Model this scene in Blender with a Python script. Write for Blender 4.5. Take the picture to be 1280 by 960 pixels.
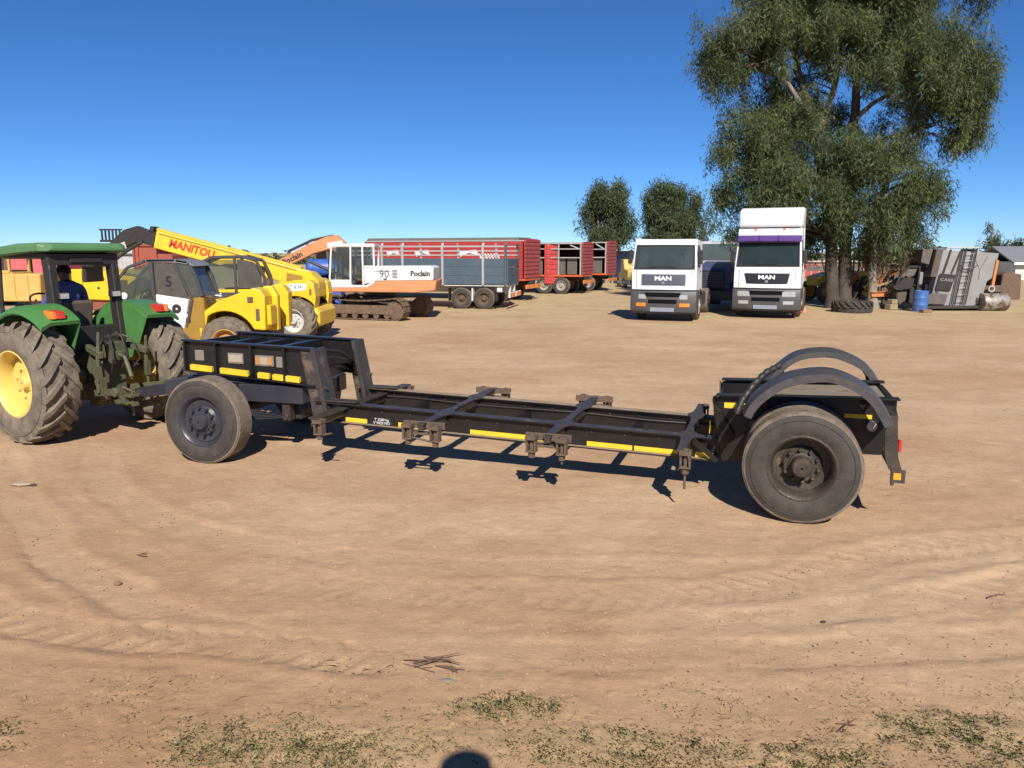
import bpy, math, random
import numpy as np
from mathutils import Vector, Matrix, Euler

for _o in list(bpy.data.objects):
    bpy.data.objects.remove(_o)
scene = bpy.context.scene
col = scene.collection
R = math.radians

# ------------------------------------------------------------------ camera
CAM_H = 2.4
cam_data = bpy.data.cameras.new('camera')
cam_data.sensor_width = 36.0
cam_data.lens = 27.0
cam_data.clip_start = 0.02
cam_data.clip_end = 9000.0
cam = bpy.data.objects.new('camera', cam_data)
cam.location = (0.0, 0.0, CAM_H)
cam.rotation_euler = (R(90.0) - math.atan(164.0 / 960.0), 0.0, 0.0)
col.objects.link(cam)
scene.camera = cam

# ------------------------------------------------------------------ sky and sun
SUN_EL = 37.8          # degrees above the horizon
SHADOW_AZ = -6.3       # shadows fall away from the camera, a little to the left
world = bpy.data.worlds.new('World')
scene.world = world
world.use_nodes = True
wn = world.node_tree
wn.nodes.clear()
sky = wn.nodes.new('ShaderNodeTexSky')
sky.sky_type = 'NISHITA'
sky.sun_disc = False
sky.sun_elevation = R(SUN_EL)
sky.sun_rotation = R(180.0 + SHADOW_AZ)
sky.altitude = 1600.0
sky.air_density = 0.75
sky.dust_density = 0.0
sky.ozone_density = 10.0
bg = wn.nodes.new('ShaderNodeBackground')
bg.inputs['Strength'].default_value = 0.089
wo = wn.nodes.new('ShaderNodeOutputWorld')
skyc = wn.nodes.new('ShaderNodeHueSaturation')
skyc.inputs['Saturation'].default_value = 1.07
wn.links.new(sky.outputs[0], skyc.inputs['Color'])
wn.links.new(skyc.outputs[0], bg.inputs['Color'])
wn.links.new(bg.outputs[0], wo.inputs['Surface'])

sun_data = bpy.data.lights.new('sun', 'SUN')
sun_data.energy = 4.9
sun_data.angle = R(0.53)
sun_data.color = (1.0, 0.945, 0.86)
sun = bpy.data.objects.new('sun', sun_data)
_d = Vector((math.sin(R(SHADOW_AZ)) * math.cos(R(SUN_EL)), math.cos(R(SHADOW_AZ)) * math.cos(R(SUN_EL)), -math.sin(R(SUN_EL))))
sun.rotation_euler = _d.to_track_quat('-Z', 'Y').to_euler()
sun.location = (4, -8, 30)
col.objects.link(sun)

scene.view_settings.view_transform = 'Standard'
scene.view_settings.look = 'None'
scene.view_settings.gamma = 1.0
scene.view_settings.exposure = 0.36
scene.view_settings.use_curve_mapping = False
scene.render.engine = 'CYCLES'
scene.cycles.max_bounces = 6
scene.cycles.transparent_max_bounces = 12
scene.cycles.use_denoising = True

# ------------------------------------------------------------------ materials
MATS = {}

def srgb(r, g, b):
    def f(c):
        c /= 255.0
        return c / 12.92 if c <= 0.04045 else ((c + 0.055) / 1.055) ** 2.4
    return (f(r), f(g), f(b), 1.0)

DUST = (0.36, 0.25, 0.155, 1.0)
RUST = (0.16, 0.066, 0.03, 1.0)

def mat(name, c, rough=0.5, metal=0.0, dirt=0.0, dirtcol=DUST, scale=3.0, bump=0.0, bscale=40.0,
        spec=0.5, var=0.12, wear=0.0, wearcol=RUST, wscale=9.0, coat=0.0):
    """Paint, metal or rubber with patchy dust (dirt), chips (wear) and tonal variation (var)."""
    if name in MATS:
        return MATS[name]
    if len(c) == 3:
        c = (*c, 1.0)
    m = bpy.data.materials.new(name)
    m.use_nodes = True
    nt = m.node_tree
    n, l = nt.nodes, nt.links
    bs = n['Principled BSDF']
    bs.inputs['Roughness'].default_value = rough
    bs.inputs['Metallic'].default_value = metal
    bs.inputs['Specular IOR Level'].default_value = spec
    bs.inputs['Coat Weight'].default_value = coat
    tc = n.new('ShaderNodeTexCoord')
    no = n.new('ShaderNodeTexNoise')
    no.inputs['Scale'].default_value = scale
    no.inputs['Detail'].default_value = 6.0
    no.inputs['Roughness'].default_value = 0.62
    l.new(tc.outputs['Object'], no.inputs['Vector'])
    hs = n.new('ShaderNodeHueSaturation')
    hs.inputs['Color'].default_value = c
    mr = n.new('ShaderNodeMapRange')
    mr.inputs['From Min'].default_value = 0.3
    mr.inputs['From Max'].default_value = 0.7
    mr.inputs['To Min'].default_value = 1.0 - var
    mr.inputs['To Max'].default_value = 1.0 + var
    l.new(no.outputs['Fac'], mr.inputs['Value'])
    l.new(mr.outputs[0], hs.inputs['Value'])
    out = hs.outputs['Color']
    if wear > 0:
        nw = n.new('ShaderNodeTexNoise')
        nw.inputs['Scale'].default_value = wscale
        nw.inputs['Detail'].default_value = 8.0
        nw.inputs['Roughness'].default_value = 0.7
        l.new(tc.outputs['Object'], nw.inputs['Vector'])
        rp = n.new('ShaderNodeValToRGB')
        rp.color_ramp.elements[0].position = 0.72 - 0.3 * wear
        rp.color_ramp.elements[1].position = 0.76 - 0.3 * wear + 0.05
        l.new(nw.outputs['Fac'], rp.inputs['Fac'])
        mw = n.new('ShaderNodeMix')
        mw.data_type = 'RGBA'
        mw.inputs[7].default_value = wearcol
        l.new(rp.outputs['Color'], mw.inputs[0])
        l.new(out, mw.inputs[6])
        out = mw.outputs[2]
    if dirt > 0:
        nd = n.new('ShaderNodeTexNoise')
        nd.inputs['Scale'].default_value = scale * 1.7
        nd.inputs['Detail'].default_value = 7.0
        nd.inputs['Roughness'].default_value = 0.68
        l.new(tc.outputs['Object'], nd.inputs['Vector'])
        md = n.new('ShaderNodeMapRange')
        md.inputs['From Min'].default_value = 0.32
        md.inputs['From Max'].default_value = 0.72
        md.inputs['To Min'].default_value = dirt * 0.35
        md.inputs['To Max'].default_value = min(1.0, dirt * 1.5)
        l.new(nd.outputs['Fac'], md.inputs['Value'])
        mx = n.new('ShaderNodeMix')
        mx.data_type = 'RGBA'
        mx.inputs[7].default_value = dirtcol
        l.new(md.outputs[0], mx.inputs[0])
        l.new(out, mx.inputs[6])
        out = mx.outputs[2]
        rr = n.new('ShaderNodeMapRange')
        rr.inputs['To Min'].default_value = rough
        rr.inputs['To Max'].default_value = min(1.0, rough + 0.4)
        l.new(md.outputs[0], rr.inputs['Value'])
        l.new(rr.outputs[0], bs.inputs['Roughness'])
    l.new(out, bs.inputs['Base Color'])
    if bump > 0:
        nb = n.new('ShaderNodeTexNoise')
        nb.inputs['Scale'].default_value = bscale
        nb.inputs['Detail'].default_value = 4.0
        l.new(tc.outputs['Object'], nb.inputs['Vector'])
        bp = n.new('ShaderNodeBump')
        bp.inputs['Strength'].default_value = bump
        bp.inputs['Distance'].default_value = 0.02
        l.new(nb.outputs['Fac'], bp.inputs['Height'])
        l.new(bp.outputs[0], bs.inputs['Normal'])
    MATS[name] = m
    return m

def glass(name, tint=(0.10, 0.12, 0.12), clear=0.55, rough=0.04):
    if name in MATS:
        return MATS[name]
    m = bpy.data.materials.new(name)
    m.use_nodes = True
    nt = m.node_tree
    n, l = nt.nodes, nt.links
    bs = n['Principled BSDF']
    bs.inputs['Base Color'].default_value = (*tint, 1)
    bs.inputs['Roughness'].default_value = rough
    tr = n.new('ShaderNodeBsdfTransparent')
    tr.inputs['Color'].default_value = (0.82, 0.88, 0.86, 1)
    mx = n.new('ShaderNodeMixShader')
    tc = n.new('ShaderNodeTexCoord')
    no = n.new('ShaderNodeTexNoise')
    no.inputs['Scale'].default_value = 2.5
    no.inputs['Detail'].default_value = 5
    l.new(tc.outputs['Object'], no.inputs['Vector'])
    mr = n.new('ShaderNodeMapRange')
    mr.inputs['From Min'].default_value = 0.3
    mr.inputs['From Max'].default_value = 0.7
    mr.inputs['To Min'].default_value = clear + 0.08
    mr.inputs['To Max'].default_value = clear - 0.12
    l.new(no.outputs['Fac'], mr.inputs['Value'])
    l.new(mr.outputs[0], mx.inputs['Fac'])
    l.new(bs.outputs[0], mx.inputs[1])
    l.new(tr.outputs[0], mx.inputs[2])
    l.new(mx.outputs[0], n['Material Output'].inputs['Surface'])
    MATS[name] = m
    return m

# ------------------------------------------------------------------ mesh helpers
class MB:
    """Collects simple solids and links them as one mesh object."""
    def __init__(self):
        self.v, self.f = [], []
    def add(self, vs, fs):
        o = len(self.v)
        self.v += [tuple(p) for p in vs]
        self.f += [tuple(i + o for i in q) for q in fs]
        return self
    def box(self, c, s, rot=None, taper=None):
        x, y, z = s[0] / 2, s[1] / 2, s[2] / 2
        t = taper or (1, 1)
        vs = [Vector(p) for p in ((-x, -y, -z), (x, -y, -z), (x, y, -z), (-x, y, -z),
              (-x * t[0], -y * t[1], z), (x * t[0], -y * t[1], z), (x * t[0], y * t[1], z), (-x * t[0], y * t[1], z))]
        if rot:
            m = Euler([R(a) for a in rot]).to_matrix()
            vs = [m @ p for p in vs]
        c = Vector(c)
        return self.add([p + c for p in vs], [(3, 2, 1, 0), (4, 5, 6, 7), (0, 1, 5, 4), (1, 2, 6, 5), (2, 3, 7, 6), (3, 0, 4, 7)])
    def bx(self, x0, x1, y0, y1, z0, z1):
        return self.box(((x0 + x1) / 2, (y0 + y1) / 2, (z0 + z1) / 2), (abs(x1 - x0), abs(y1 - y0), abs(z1 - z0)))
    def prism(self, pts, a, b, axis='y'):
        """Polygon extruded from a to b; axis y: pts are (x,z); axis x: (y,z); axis z: (x,y)."""
        def P(p, t):
            return {'y': (p[0], t, p[1]), 'x': (t, p[0], p[1]), 'z': (p[0], p[1], t)}[axis]
        n = len(pts)
        vs = [P(p, a) for p in pts] + [P(p, b) for p in pts]
        fs = [tuple(range(n))[::-1], tuple(range(n, 2 * n))]
        fs += [(i, (i + 1) % n, n + (i + 1) % n, n + i) for i in range(n)]
        return self.add(vs, fs)
    def loft(self, rings, close=True, caps=True):
        n = len(rings[0])
        vs = [p for r in rings for p in r]
        fs = []
        for k in range(len(rings) - 1):
            for i in range(n if close else n - 1):
                j = (i + 1) % n
                fs.append((k * n + i, k * n + j, (k + 1) * n + j, (k + 1) * n + i))
        if caps:
            fs.append(tuple(range(n))[::-1])
            fs.append(tuple(range((len(rings) - 1) * n, len(rings) * n)))
        return self.add(vs, fs)
    def tube(self, pts, r, n=8, caps=True):
        pts = [Vector(p) for p in pts]
        rs = r if isinstance(r, (list, tuple)) else [r] * len(pts)
        rings = []
        up = None
        for i, p in enumerate(pts):
            d = (pts[min(i + 1, len(pts) - 1)] - pts[max(i - 1, 0)]).normalized()
            if up is None:
                up = Vector((0, 0, 1)) if abs(d.z) < 0.9 else Vector((1, 0, 0))
            s = d.cross(up)
            if s.length < 1e-4:
                s = d.orthogonal()
            s.normalize()
            up = s.cross(d).normalized()
            rings.append([p + (s * math.cos(2 * math.pi * k / n) + up * math.sin(2 * math.pi * k / n)) * rs[i] for k in range(n)])
        return self.loft(rings, True, caps)
    def beam(self, p0, p1, w, h):
        """Rectangular bar from p0 to p1, w sideways, h upwards."""
        p0, p1 = Vector(p0), Vector(p1)
        d = (p1 - p0).normalized()
        up = Vector((0, 0, 1)) if abs(d.z) < 0.95 else Vector((0, 1, 0))
        s = d.cross(up).normalized()
        u = s.cross(d).normalized()
        q = [s * w / 2 + u * h / 2, -s * w / 2 + u * h / 2, -s * w / 2 - u * h / 2, s * w / 2 - u * h / 2]
        return self.loft([[p0 + k for k in q], [p1 + k for k in q]])
    def lathe(self, prof, c=(0, 0, 0), axis='y', n=32, caps=False):
        """prof: list of (radius, offset along axis)."""
        rings = []
        for r, t in prof:
            ring = []
            for k in range(n):
                a = 2 * math.pi * k / n
                u, w = r * math.cos(a), r * math.sin(a)
                p = {'y': (u, t, w), 'x': (t, u, w), 'z': (u, w, t)}[axis]
                ring.append(Vector(p) + Vector(c))
            rings.append(ring)
        return self.loft(rings, True, caps)
    def cyl(self, c, r, h, axis='y', n=20):
        return self.lathe([(r, -h / 2), (r, h / 2)], c, axis, n, True)
    def xform(self, m):
        self.v = [tuple(m @ Vector(p)) for p in self.v]
        return self
    def build(self, name, material, parent=None, smooth=False, bevel=0.0, loc=None, rot=None, kind=None, seg=1):
        me = bpy.data.meshes.new(name)
        me.from_pydata(self.v, [], self.f)
        me.validate()
        fix_normals(me)
        me.materials.append(material)
        o = bpy.data.objects.new(name, me)
        col.objects.link(o)
        if parent:
            o.parent = parent
        if loc:
            o.location = loc
        if rot:
            o.rotation_euler = rot
        if smooth:
            shade(me, smooth if not isinstance(smooth, bool) else 35)
        if bevel:
            b = o.modifiers.new('bevel', 'BEVEL')
            b.width = bevel
            b.segments = seg
            b.limit_method = 'ANGLE'
            b.angle_limit = R(40)
        if kind:
            o['kind'] = kind
        return o

import bmesh
def fix_normals(me):
    bm = bmesh.new()
    bm.from_mesh(me)
    bmesh.ops.recalc_face_normals(bm, faces=bm.faces)
    bm.to_mesh(me)
    bm.free()

def shade(me, ang=35):
    me.polygons.foreach_set('use_smooth', [True] * len(me.polygons))
    bm = bmesh.new()
    bm.from_mesh(me)
    for e in bm.edges:
        if len(e.link_faces) == 2 and e.calc_face_angle(0) > R(ang):
            e.smooth = False
    bm.to_mesh(me)
    bm.free()

def tag(o, label, cat, group=None, kind=None):
    o['label'] = label
    o['category'] = cat
    if group:
        o['group'] = group
    if kind:
        o['kind'] = kind
    return o

def thing(name, label, cat, loc=(0, 0, 0), rz=0.0, group=None, tilt=(0, 0)):
    o = bpy.data.objects.new(name, None)
    o.empty_display_size = 0.2
    col.objects.link(o)
    o.location = loc
    o.rotation_euler = (R(tilt[0]), R(tilt[1]), R(rz))
    return tag(o, label, cat, group)

def text(body, size, name, material, parent, loc, rot, depth=0.004, bold=0.0, sx=1.0, shear=0.0, align='CENTER'):
    cu = bpy.data.curves.new(name, 'FONT')
    cu.body = body
    cu.size = size
    cu.extrude = depth
    cu.offset = bold
    cu.shear = shear
    cu.align_x = align
    cu.align_y = 'CENTER'
    cu.resolution_u = 2
    t = bpy.data.objects.new(name + '_curve', cu)
    col.objects.link(t)
    dg = bpy.context.evaluated_depsgraph_get()
    me = bpy.data.meshes.new_from_object(t.evaluated_get(dg))
    bpy.data.objects.remove(t)
    me.name = name
    me.materials.clear()
    me.materials.append(material)
    o = bpy.data.objects.new(name, me)
    col.objects.link(o)
    o.parent = parent
    o.location = loc
    o.rotation_euler = [R(a) for a in rot]
    o.scale = (sx, 1, 1)
    return o

def arc(cx, cz, r, a0, a1, n):
    return [(cx + r * math.cos(R(a0 + (a1 - a0) * i / n)), cz + r * math.sin(R(a0 + (a1 - a0) * i / n))) for i in range(n + 1)]

def band(outer, inner):
    return outer + inner[::-1]

# ------------------------------------------------------------------ shared materials
black_paint = mat('black_chassis_paint', (0.010, 0.0105, 0.012), 0.3, 0, 0.02, scale=5, wear=0.24, wearcol=(0.085, 0.066, 0.054, 1), wscale=17, bump=0.12)
worn_black = mat('worn_black_steel', (0.022, 0.021, 0.022), 0.42, 0.1, 0.12, scale=4, wear=0.42, wearcol=(0.14, 0.088, 0.06, 1), wscale=8, bump=0.25)
rust_steel = mat('rusty_steel', (0.085, 0.055, 0.04), 0.75, 0.1, 0.18, scale=7, wear=0.5, wearcol=(0.045, 0.035, 0.03, 1), wscale=11, bump=0.4)
navy_paint = mat('dark_slate_paint', (0.024, 0.029, 0.042), 0.36, 0, 0.05, scale=5, bump=0.08, wear=0.1)
reflect_yellow = mat('yellow_reflective_tape', (0.78, 0.56, 0.02), 0.4, 0, 0.12, scale=12, wear=0.12, wearcol=(0.30, 0.22, 0.1, 1), wscale=30)
tyre_rubber = mat('dusty_tyre_rubber', (0.022, 0.022, 0.023), 0.75, 0, 0.14, dirtcol=(0.27, 0.2, 0.14, 1), scale=5, bump=0.3, bscale=60)
tread_rubber = mat('worn_tread_rubber', (0.05, 0.047, 0.043), 0.85, 0, 0.6, dirtcol=(0.28, 0.205, 0.145, 1), scale=6, bump=0.3, bscale=50)
farm_rubber = mat('muddy_tractor_tyre_rubber', (0.05, 0.046, 0.042), 0.85, 0, 0.66, dirtcol=(0.27, 0.21, 0.145, 1), scale=3.5, bump=0.4, bscale=30)
dark_metal = mat('dark_greasy_metal', (0.022, 0.021, 0.02), 0.5, 0.2, 0.1, scale=9, bump=0.2)
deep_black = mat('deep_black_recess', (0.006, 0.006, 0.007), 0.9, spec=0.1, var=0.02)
worn_upright = mat('scraped_black_steel', (0.03, 0.03, 0.033), 0.45, 0.1, 0.08, scale=4, wear=0.55, wearcol=(0.13, 0.088, 0.066, 1), wscale=5, bump=0.25)
dust_film = mat('dust_covered_steel', (0.25, 0.185, 0.13), 0.9, 0, 0.3, scale=6, wear=0.45, wearcol=(0.05, 0.045, 0.042, 1), wscale=7, var=0.2)
chrome = mat('worn_bright_metal', (0.55, 0.55, 0.55), 0.3, 0.9, 0.1)
matt_black = mat('matt_black_plastic', (0.013, 0.013, 0.014), 0.5, 0, 0.05, scale=6)
lamp_clear = mat('clear_lamp_lens', (0.5, 0.5, 0.5), 0.15, 0.3, 0.15)
lamp_amber = mat('amber_lamp_lens', (0.75, 0.22, 0.02), 0.2, 0, 0.1)
lamp_red = mat('red_lamp_lens', (0.55, 0.02, 0.015), 0.2, 0, 0.1)
white_paint = mat('white_cab_paint', (0.78, 0.78, 0.78), 0.35, 0, 0.05, dirtcol=(0.45, 0.36, 0.26, 1), scale=2.5, var=0.04)
letter_black = mat('black_lettering', (0.015, 0.015, 0.016), 0.5, var=0.02)
letter_white = mat('white_lettering', (0.75, 0.75, 0.74), 0.5, var=0.03)
letter_red = mat('red_lettering', (0.55, 0.05, 0.02), 0.5, var=0.15, wear=0.3, wearcol=(0.75, 0.45, 0.02, 1), wscale=30)
cab_glass = glass('cab_glass', (0.08, 0.1, 0.1), 0.68)
screen_glass = glass('windscreen_glass', (0.09, 0.115, 0.11), 0.28, 0.05)
seat_black = mat('black_seat_vinyl', (0.02, 0.02, 0.02), 0.6, 0, 0.15)

def wheel(parent, c, Rt, w, rim, rim_mat, tread_mat, wall_mat, side=1, dish=0.12, nuts=8, hub_r=0.12, hub_out=0.03, hub_mat=None,
          tread=None, name='wheel', yaw=0.0, groove=4, holes=0, n=40):
    """Wheel with its axle along y; side=+1 puts the outer face at +y. The disc is the part, tyre and hub its sub-parts."""
    h = w / 2
    s = side
    d = MB()
    # rim barrel with a dished disc
    d.lathe([(rim + 0.012, s * h * 0.93), (rim - 0.004, s * h * 0.95), (rim - 0.022, s * h * 0.86), (rim - 0.045, s * h * 0.55), (rim - 0.05, s * (h - dish)),
             (rim * 0.62, s * (h - dish - 0.008)), (rim * 0.52, s * (h - dish + 0.02)), (0.02, s * (h - dish + 0.022))], n=n)
    d.lathe([(rim + 0.012, -s * h * 0.93), (rim - 0.05, -s * h * 0.6), (rim - 0.05, s * (h - dish))], n=n)
    disc = d.build(name, rim_mat, parent, smooth=30, loc=c, rot=(0, 0, R(yaw)))
    # sidewalls with bead, bulge and shoulder
    t = MB()
    sh = Rt - 0.035 * Rt / 0.5
    prof = [(rim - 0.002, 0.90), (rim + 0.03, 0.97), (rim + (sh - rim) * 0.35, 1.04), (rim + (sh - rim) * 0.6, 1.05), (sh - 0.015, 0.97), (sh + 0.008, 0.90)]
    for q in (1, -1):
        t.lathe([(r, q * h * k) for r, k in prof], n=n)
    t.lathe([(rim + (sh - rim) * 0.78, h * 1.028 * s), (rim + (sh - rim) * 0.80, h * 1.05 * s), (rim + (sh - rim) * 0.82, h * 1.02 * s)], n=n)
    ty = t.build('tyre', wall_mat, disc, smooth=40)
    tr = MB()
    if tread is None:
        # ribbed highway tread
        pr = [(sh + 0.006, -h * 0.905), (Rt - 0.012, -h * 0.86)]
        for k in range(groove + 1):
            a = -0.80 + 1.6 * k / (groove + 1)
            b = -0.80 + 1.6 * (k + 1) / (groove + 1)
            pr += [(Rt, h * (a + 0.015)), (Rt, h * (b - 0.03)), (Rt - 0.012, h * (b - 0.025)), (Rt - 0.012, h * (b + 0.01))]
        pr += [(Rt - 0.012, h * 0.86), (sh + 0.006, h * 0.905)]
        tr.lathe(pr, n=n)
    else:
        # lugged tread: carcass plus chevron bars
        base = Rt - tread['depth']
        tr.lathe([(sh - 0.01, -h * 0.95), (base - 0.012, -h * 0.75), (base, 0), (base - 0.012, h * 0.75), (sh - 0.01, h * 0.95)], n=n)
        N = tread['n']
        for k in range(N):
            for q in (1, -1):
                a0 = 2 * math.pi * (k + (0.5 if q > 0 else 0)) / N
                sweep = tread['sweep'] * 2 * math.pi / N * tread.get('dir', 1)
                wa = tread['width'] * 2 * math.pi / N
                rings = []
                for i in range(5):
                    u = i / 4.0
                    y = q * h * (-0.06 + 1.06 * u)
                    a = a0 + sweep * u
                    top = Rt - 0.012 * u * u
                    bot = base - 0.03 - 0.03 * u
                    if i == 4:
                        top = Rt - tread['depth'] * 0.75
                    ww = wa * (0.85 + 0.3 * u)
                    rings.append([Vector((rr * math.cos(a + e), y, rr * math.sin(a + e))) for rr, e in
                                  ((bot, -ww * 0.62), (top, -ww * 0.42), (top, ww * 0.42), (bot, ww * 0.62))])
                tr.loft(rings)
    tr.build('tread', tread_mat, disc, smooth=45)
    hb = MB()
    yo = s * (h - dish)
    hb.lathe([(hub_r * 1.25, yo), (hub_r * 1.2, yo + s * 0.035), (hub_r, yo + s * 0.04), (hub_r * 0.95, yo + s * (dish + hub_out - 0.02)), (hub_r * 0.8, yo + s * (dish + hub_out)), (0.01, yo + s * (dish + hub_out))], n=24)
    hb.build('hub', hub_mat or rim_mat, disc, smooth=30)
    for k in range(nuts):
        a = 2 * math.pi * (k + 0.3) / nuts
        rr = max(hub_r * 1.55, rim * 0.46)
        nb = MB()
        nb.cyl((rr * math.cos(a), s * (h - dish + 0.03), rr * math.sin(a)), 0.017, 0.07, 'y', 6)
        nb.build('wheel_nut', hub_mat or rim_mat, disc)
    return disc
# ------------------------------------------------------------------ ground
rng = np.random.default_rng(7)
_LAT = rng.random((256, 256))

def vnoise(x, y):
    xi, yi = np.floor(x).astype(int), np.floor(y).astype(int)
    fx, fy = x - xi, y - yi
    fx, fy = fx * fx * (3 - 2 * fx), fy * fy * (3 - 2 * fy)
    a, b = _LAT[xi & 255, yi & 255], _LAT[(xi + 1) & 255, yi & 255]
    c, d = _LAT[xi & 255, (yi + 1) & 255], _LAT[(xi + 1) & 255, (yi + 1) & 255]
    return (a * (1 - fx) + b * fx) * (1 - fy) + (c * (1 - fx) + d * fx) * fy

def fbm(x, y, o=4):
    s, a, t = 0, 1.0, 0
    for k in range(o):
        s = s + a * vnoise(x * 2 ** k + 17.3 * k, y * 2 ** k + 5.1 * k)
        t += a
        a *= 0.55
    return s / t

def sstep(a, b, x):
    t = np.clip((x - a) / (b - a), 0, 1)
    return t * t * (3 - 2 * t)

# tyre tracks of machines that turned in the yard: centre line, half width, depth, lug pitch (0 = smooth)
TRACKS = [
    ([(-6.6, 9.6), (-5.6, 8.2), (-4.97, 7.39), (-3.9, 6.1), (-2.87, 5.2), (-1.95, 4.62), (-1.18, 4.4), (0.2, 4.3), (3.2, 4.45), (7, 5.2)], 0.2, 0.022, 0.0),
    ([(-7.2, 8.6), (-5.6, 6.9), (-4.2, 5.4), (-3.29, 4.78), (-2.67, 4.6), (-1.67, 4.42), (-0.5, 4.2)], 0.17, 0.03, 0.2),
    ([(-5.4, 9.9), (-4.6, 8.3), (-3.7, 7.1), (-2.4, 6.2), (-0.8, 5.75), (1.0, 5.6), (3.2, 5.75), (6.5, 6.6)], 0.19, 0.014, 0.0),
    ([(-2.4, 5.5), (-1.0, 5.2), (0.0, 5.12), (1.02, 5.08), (2.0, 5.35), (2.99, 5.9), (4.17, 6.2), (6, 6.6)], 0.2, 0.02, 0.17),
    ([(0.4, 4.62), (2.0, 4.8), (3.4, 5.25), (4.6, 5.7), (7, 6.5)], 0.18, 0.014, 0.0),
    ([(-3.3, 7.5), (-2.9, 7.0), (-2.65, 6.6)], 0.16, 0.016, 0.1),
    ([(-5.6, 8.9), (-5.15, 8.3), (-4.95, 7.9)], 0.10, 0.026, 0.0),
    ([(2.8, 4.9), (3.3, 5.15), (3.7, 5.35), (4.4, 5.9)], 0.22, 0.03, 0.24),
    ([(-8, 15.5), (-2, 14.0), (4, 13.2), (10, 14.2), (18, 17)], 0.3, 0.02, 0.0),
    ([(-8, 12.6), (-2, 12.0), (4, 11.4), (10, 12.0), (16, 14)], 0.3, 0.02, 0.0),
    ([(-3, 19), (3, 17.6), (9, 18.2), (15, 21)], 0.4, 0.02, 0.0),
    ([(4, 7.6), (6, 7.9), (8.5, 9.0), (11, 11)], 0.25, 0.014, 0.22),
]

def smooth_line(pts, n=14):
    pts = [np.array(p) for p in pts]
    pts = [2 * pts[0] - pts[1]] + pts + [2 * pts[-1] - pts[-2]]
    o = []
    for i in range(1, len(pts) - 2):
        for k in range(n):
            t = k / n
            p0, p1, p2, p3 = pts[i - 1:i + 3]
            o.append(0.5 * (2 * p1 + (p2 - p0) * t + (2 * p0 - 5 * p1 + 4 * p2 - p3) * t * t + (3 * p1 - p0 - 3 * p2 + p3) * t ** 3))
    o.append(pts[-2])
    return np.array(o)

def track_fields(X, Y):
    dz, mk = np.zeros_like(X), np.zeros_like(X)
    wob = (fbm(X * 1.7 + 3, Y * 1.7 + 9, 3) - 0.5) * 0.16
    for pts, hw, dep, pitch in TRACKS:
        L = smooth_line(pts)
        lo, hi = L.min(0) - 1.2, L.max(0) + 1.2
        idx = np.where((X > lo[0]) & (X < hi[0]) & (Y > lo[1]) & (Y < hi[1]))[0]
        if len(idx) == 0:
            continue
        x, y = X[idx], Y[idx]
        best = np.full(len(idx), 9e9)
        side = np.zeros(len(idx))
        arc_s = np.zeros(len(idx))
        s0 = 0.0
        for a, b in zip(L[:-1], L[1:]):
            d = b - a
            ln = math.hypot(*d)
            t = np.clip(((x - a[0]) * d[0] + (y - a[1]) * d[1]) / (ln * ln), 0, 1)
            px, py = x - a[0] - t * d[0], y - a[1] - t * d[1]
            q = px * px + py * py
            m = q < best
            best = np.where(m, q, best)
            side = np.where(m, (px * d[1] - py * d[0]) / ln, side)
            arc_s = np.where(m, s0 + t * ln, arc_s)
            s0 += ln
        fade = sstep(0, 0.6, arc_s) * sstep(0, 0.6, s0 - arc_s)
        pres = fade * np.clip(0.25 + 1.5 * (fbm(arc_s * 0.8 + hw * 77, side * 2 + dep * 900, 3) - 0.3), 0.12, 1)
        dd = np.abs(side + wob[idx])
        inside = 1 - sstep(hw * 0.75, hw * 1.05, dd)
        berm = np.exp(-((dd - hw * 1.3) / (hw * 0.28)) ** 2)
        h = -dep * inside + dep * 0.75 * berm
        if pitch > 0:
            ph = (arc_s + 0.55 * np.abs(side)) / pitch
            lug = sstep(0.55, 0.7, np.abs((ph % 1.0) - 0.5) * 2)
            h = h + inside * lug * dep * 0.9
        far = np.sqrt(best) < 1.1
        dz[idx] += np.where(far, h * pres * 0.55, 0)
        mk[idx] = np.maximum(mk[idx], np.where(far, inside * pres, 0))
    return dz, mk

def mound(X, Y):
    """The bank the photographer stands on, just behind the bottom edge of the picture."""
    return 0.95 * (1 - sstep(0.2, 3.15, Y + 0.12 * X * 0)) * (1 - sstep(9, 16, np.abs(X)))

def gz(x, y):
    x, y = np.atleast_1d(np.asarray(x, float)), np.atleast_1d(np.asarray(y, float))
    z = mound(x, y)
    fade = 1 - sstep(30, 60, np.hypot(x, y))
    z = z + fade * ((fbm(x * 0.45, y * 0.45, 3) - 0.5) * 0.035 + (fbm(x * 2.6 + 40, y * 2.6, 3) - 0.5) * 0.016)
    return z

def ground_z(x, y):
    return float(gz(x, y)[0])

GX_SPOTS = [(-1.3, 3.45, 0.55, 0.28), (-0.72, 3.4, 0.45, 0.2), (0.0, 3.75, 0.5, 0.16), (0.35, 3.45, 0.5, 0.18), (2.15, 3.55, 0.62, 0.2), (2.75, 3.4, 0.6, 0.25), (1.4, 3.35, 0.6, 0.16), (-2.9, 3.5, 0.5, 0.2), (3.6, 3.4, 0.9, 0.3), (-0.95, 3.33, 0.35, 0.16)]

def grass_field(X, Y):
    g = np.zeros_like(X)
    for cx, cy, rx, ry in GX_SPOTS:
        g = np.maximum(g, 1 - sstep(0.45, 1.25, np.sqrt(((X - cx) / rx) ** 2 + ((Y - cy) / ry) ** 2)))
    broad = 1 - sstep(3.55, 4.25, Y + 0.35 * (fbm(X * 1.1 + 9, Y * 1.1, 3) - 0.5) + 0.05 * X)
    pat = np.clip((fbm(X * 2.2 + 31, Y * 2.6 + 11, 4) - 0.42) * 4, 0, 1)
    return np.maximum(g, broad * (0.15 + 0.5 * pat))

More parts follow.
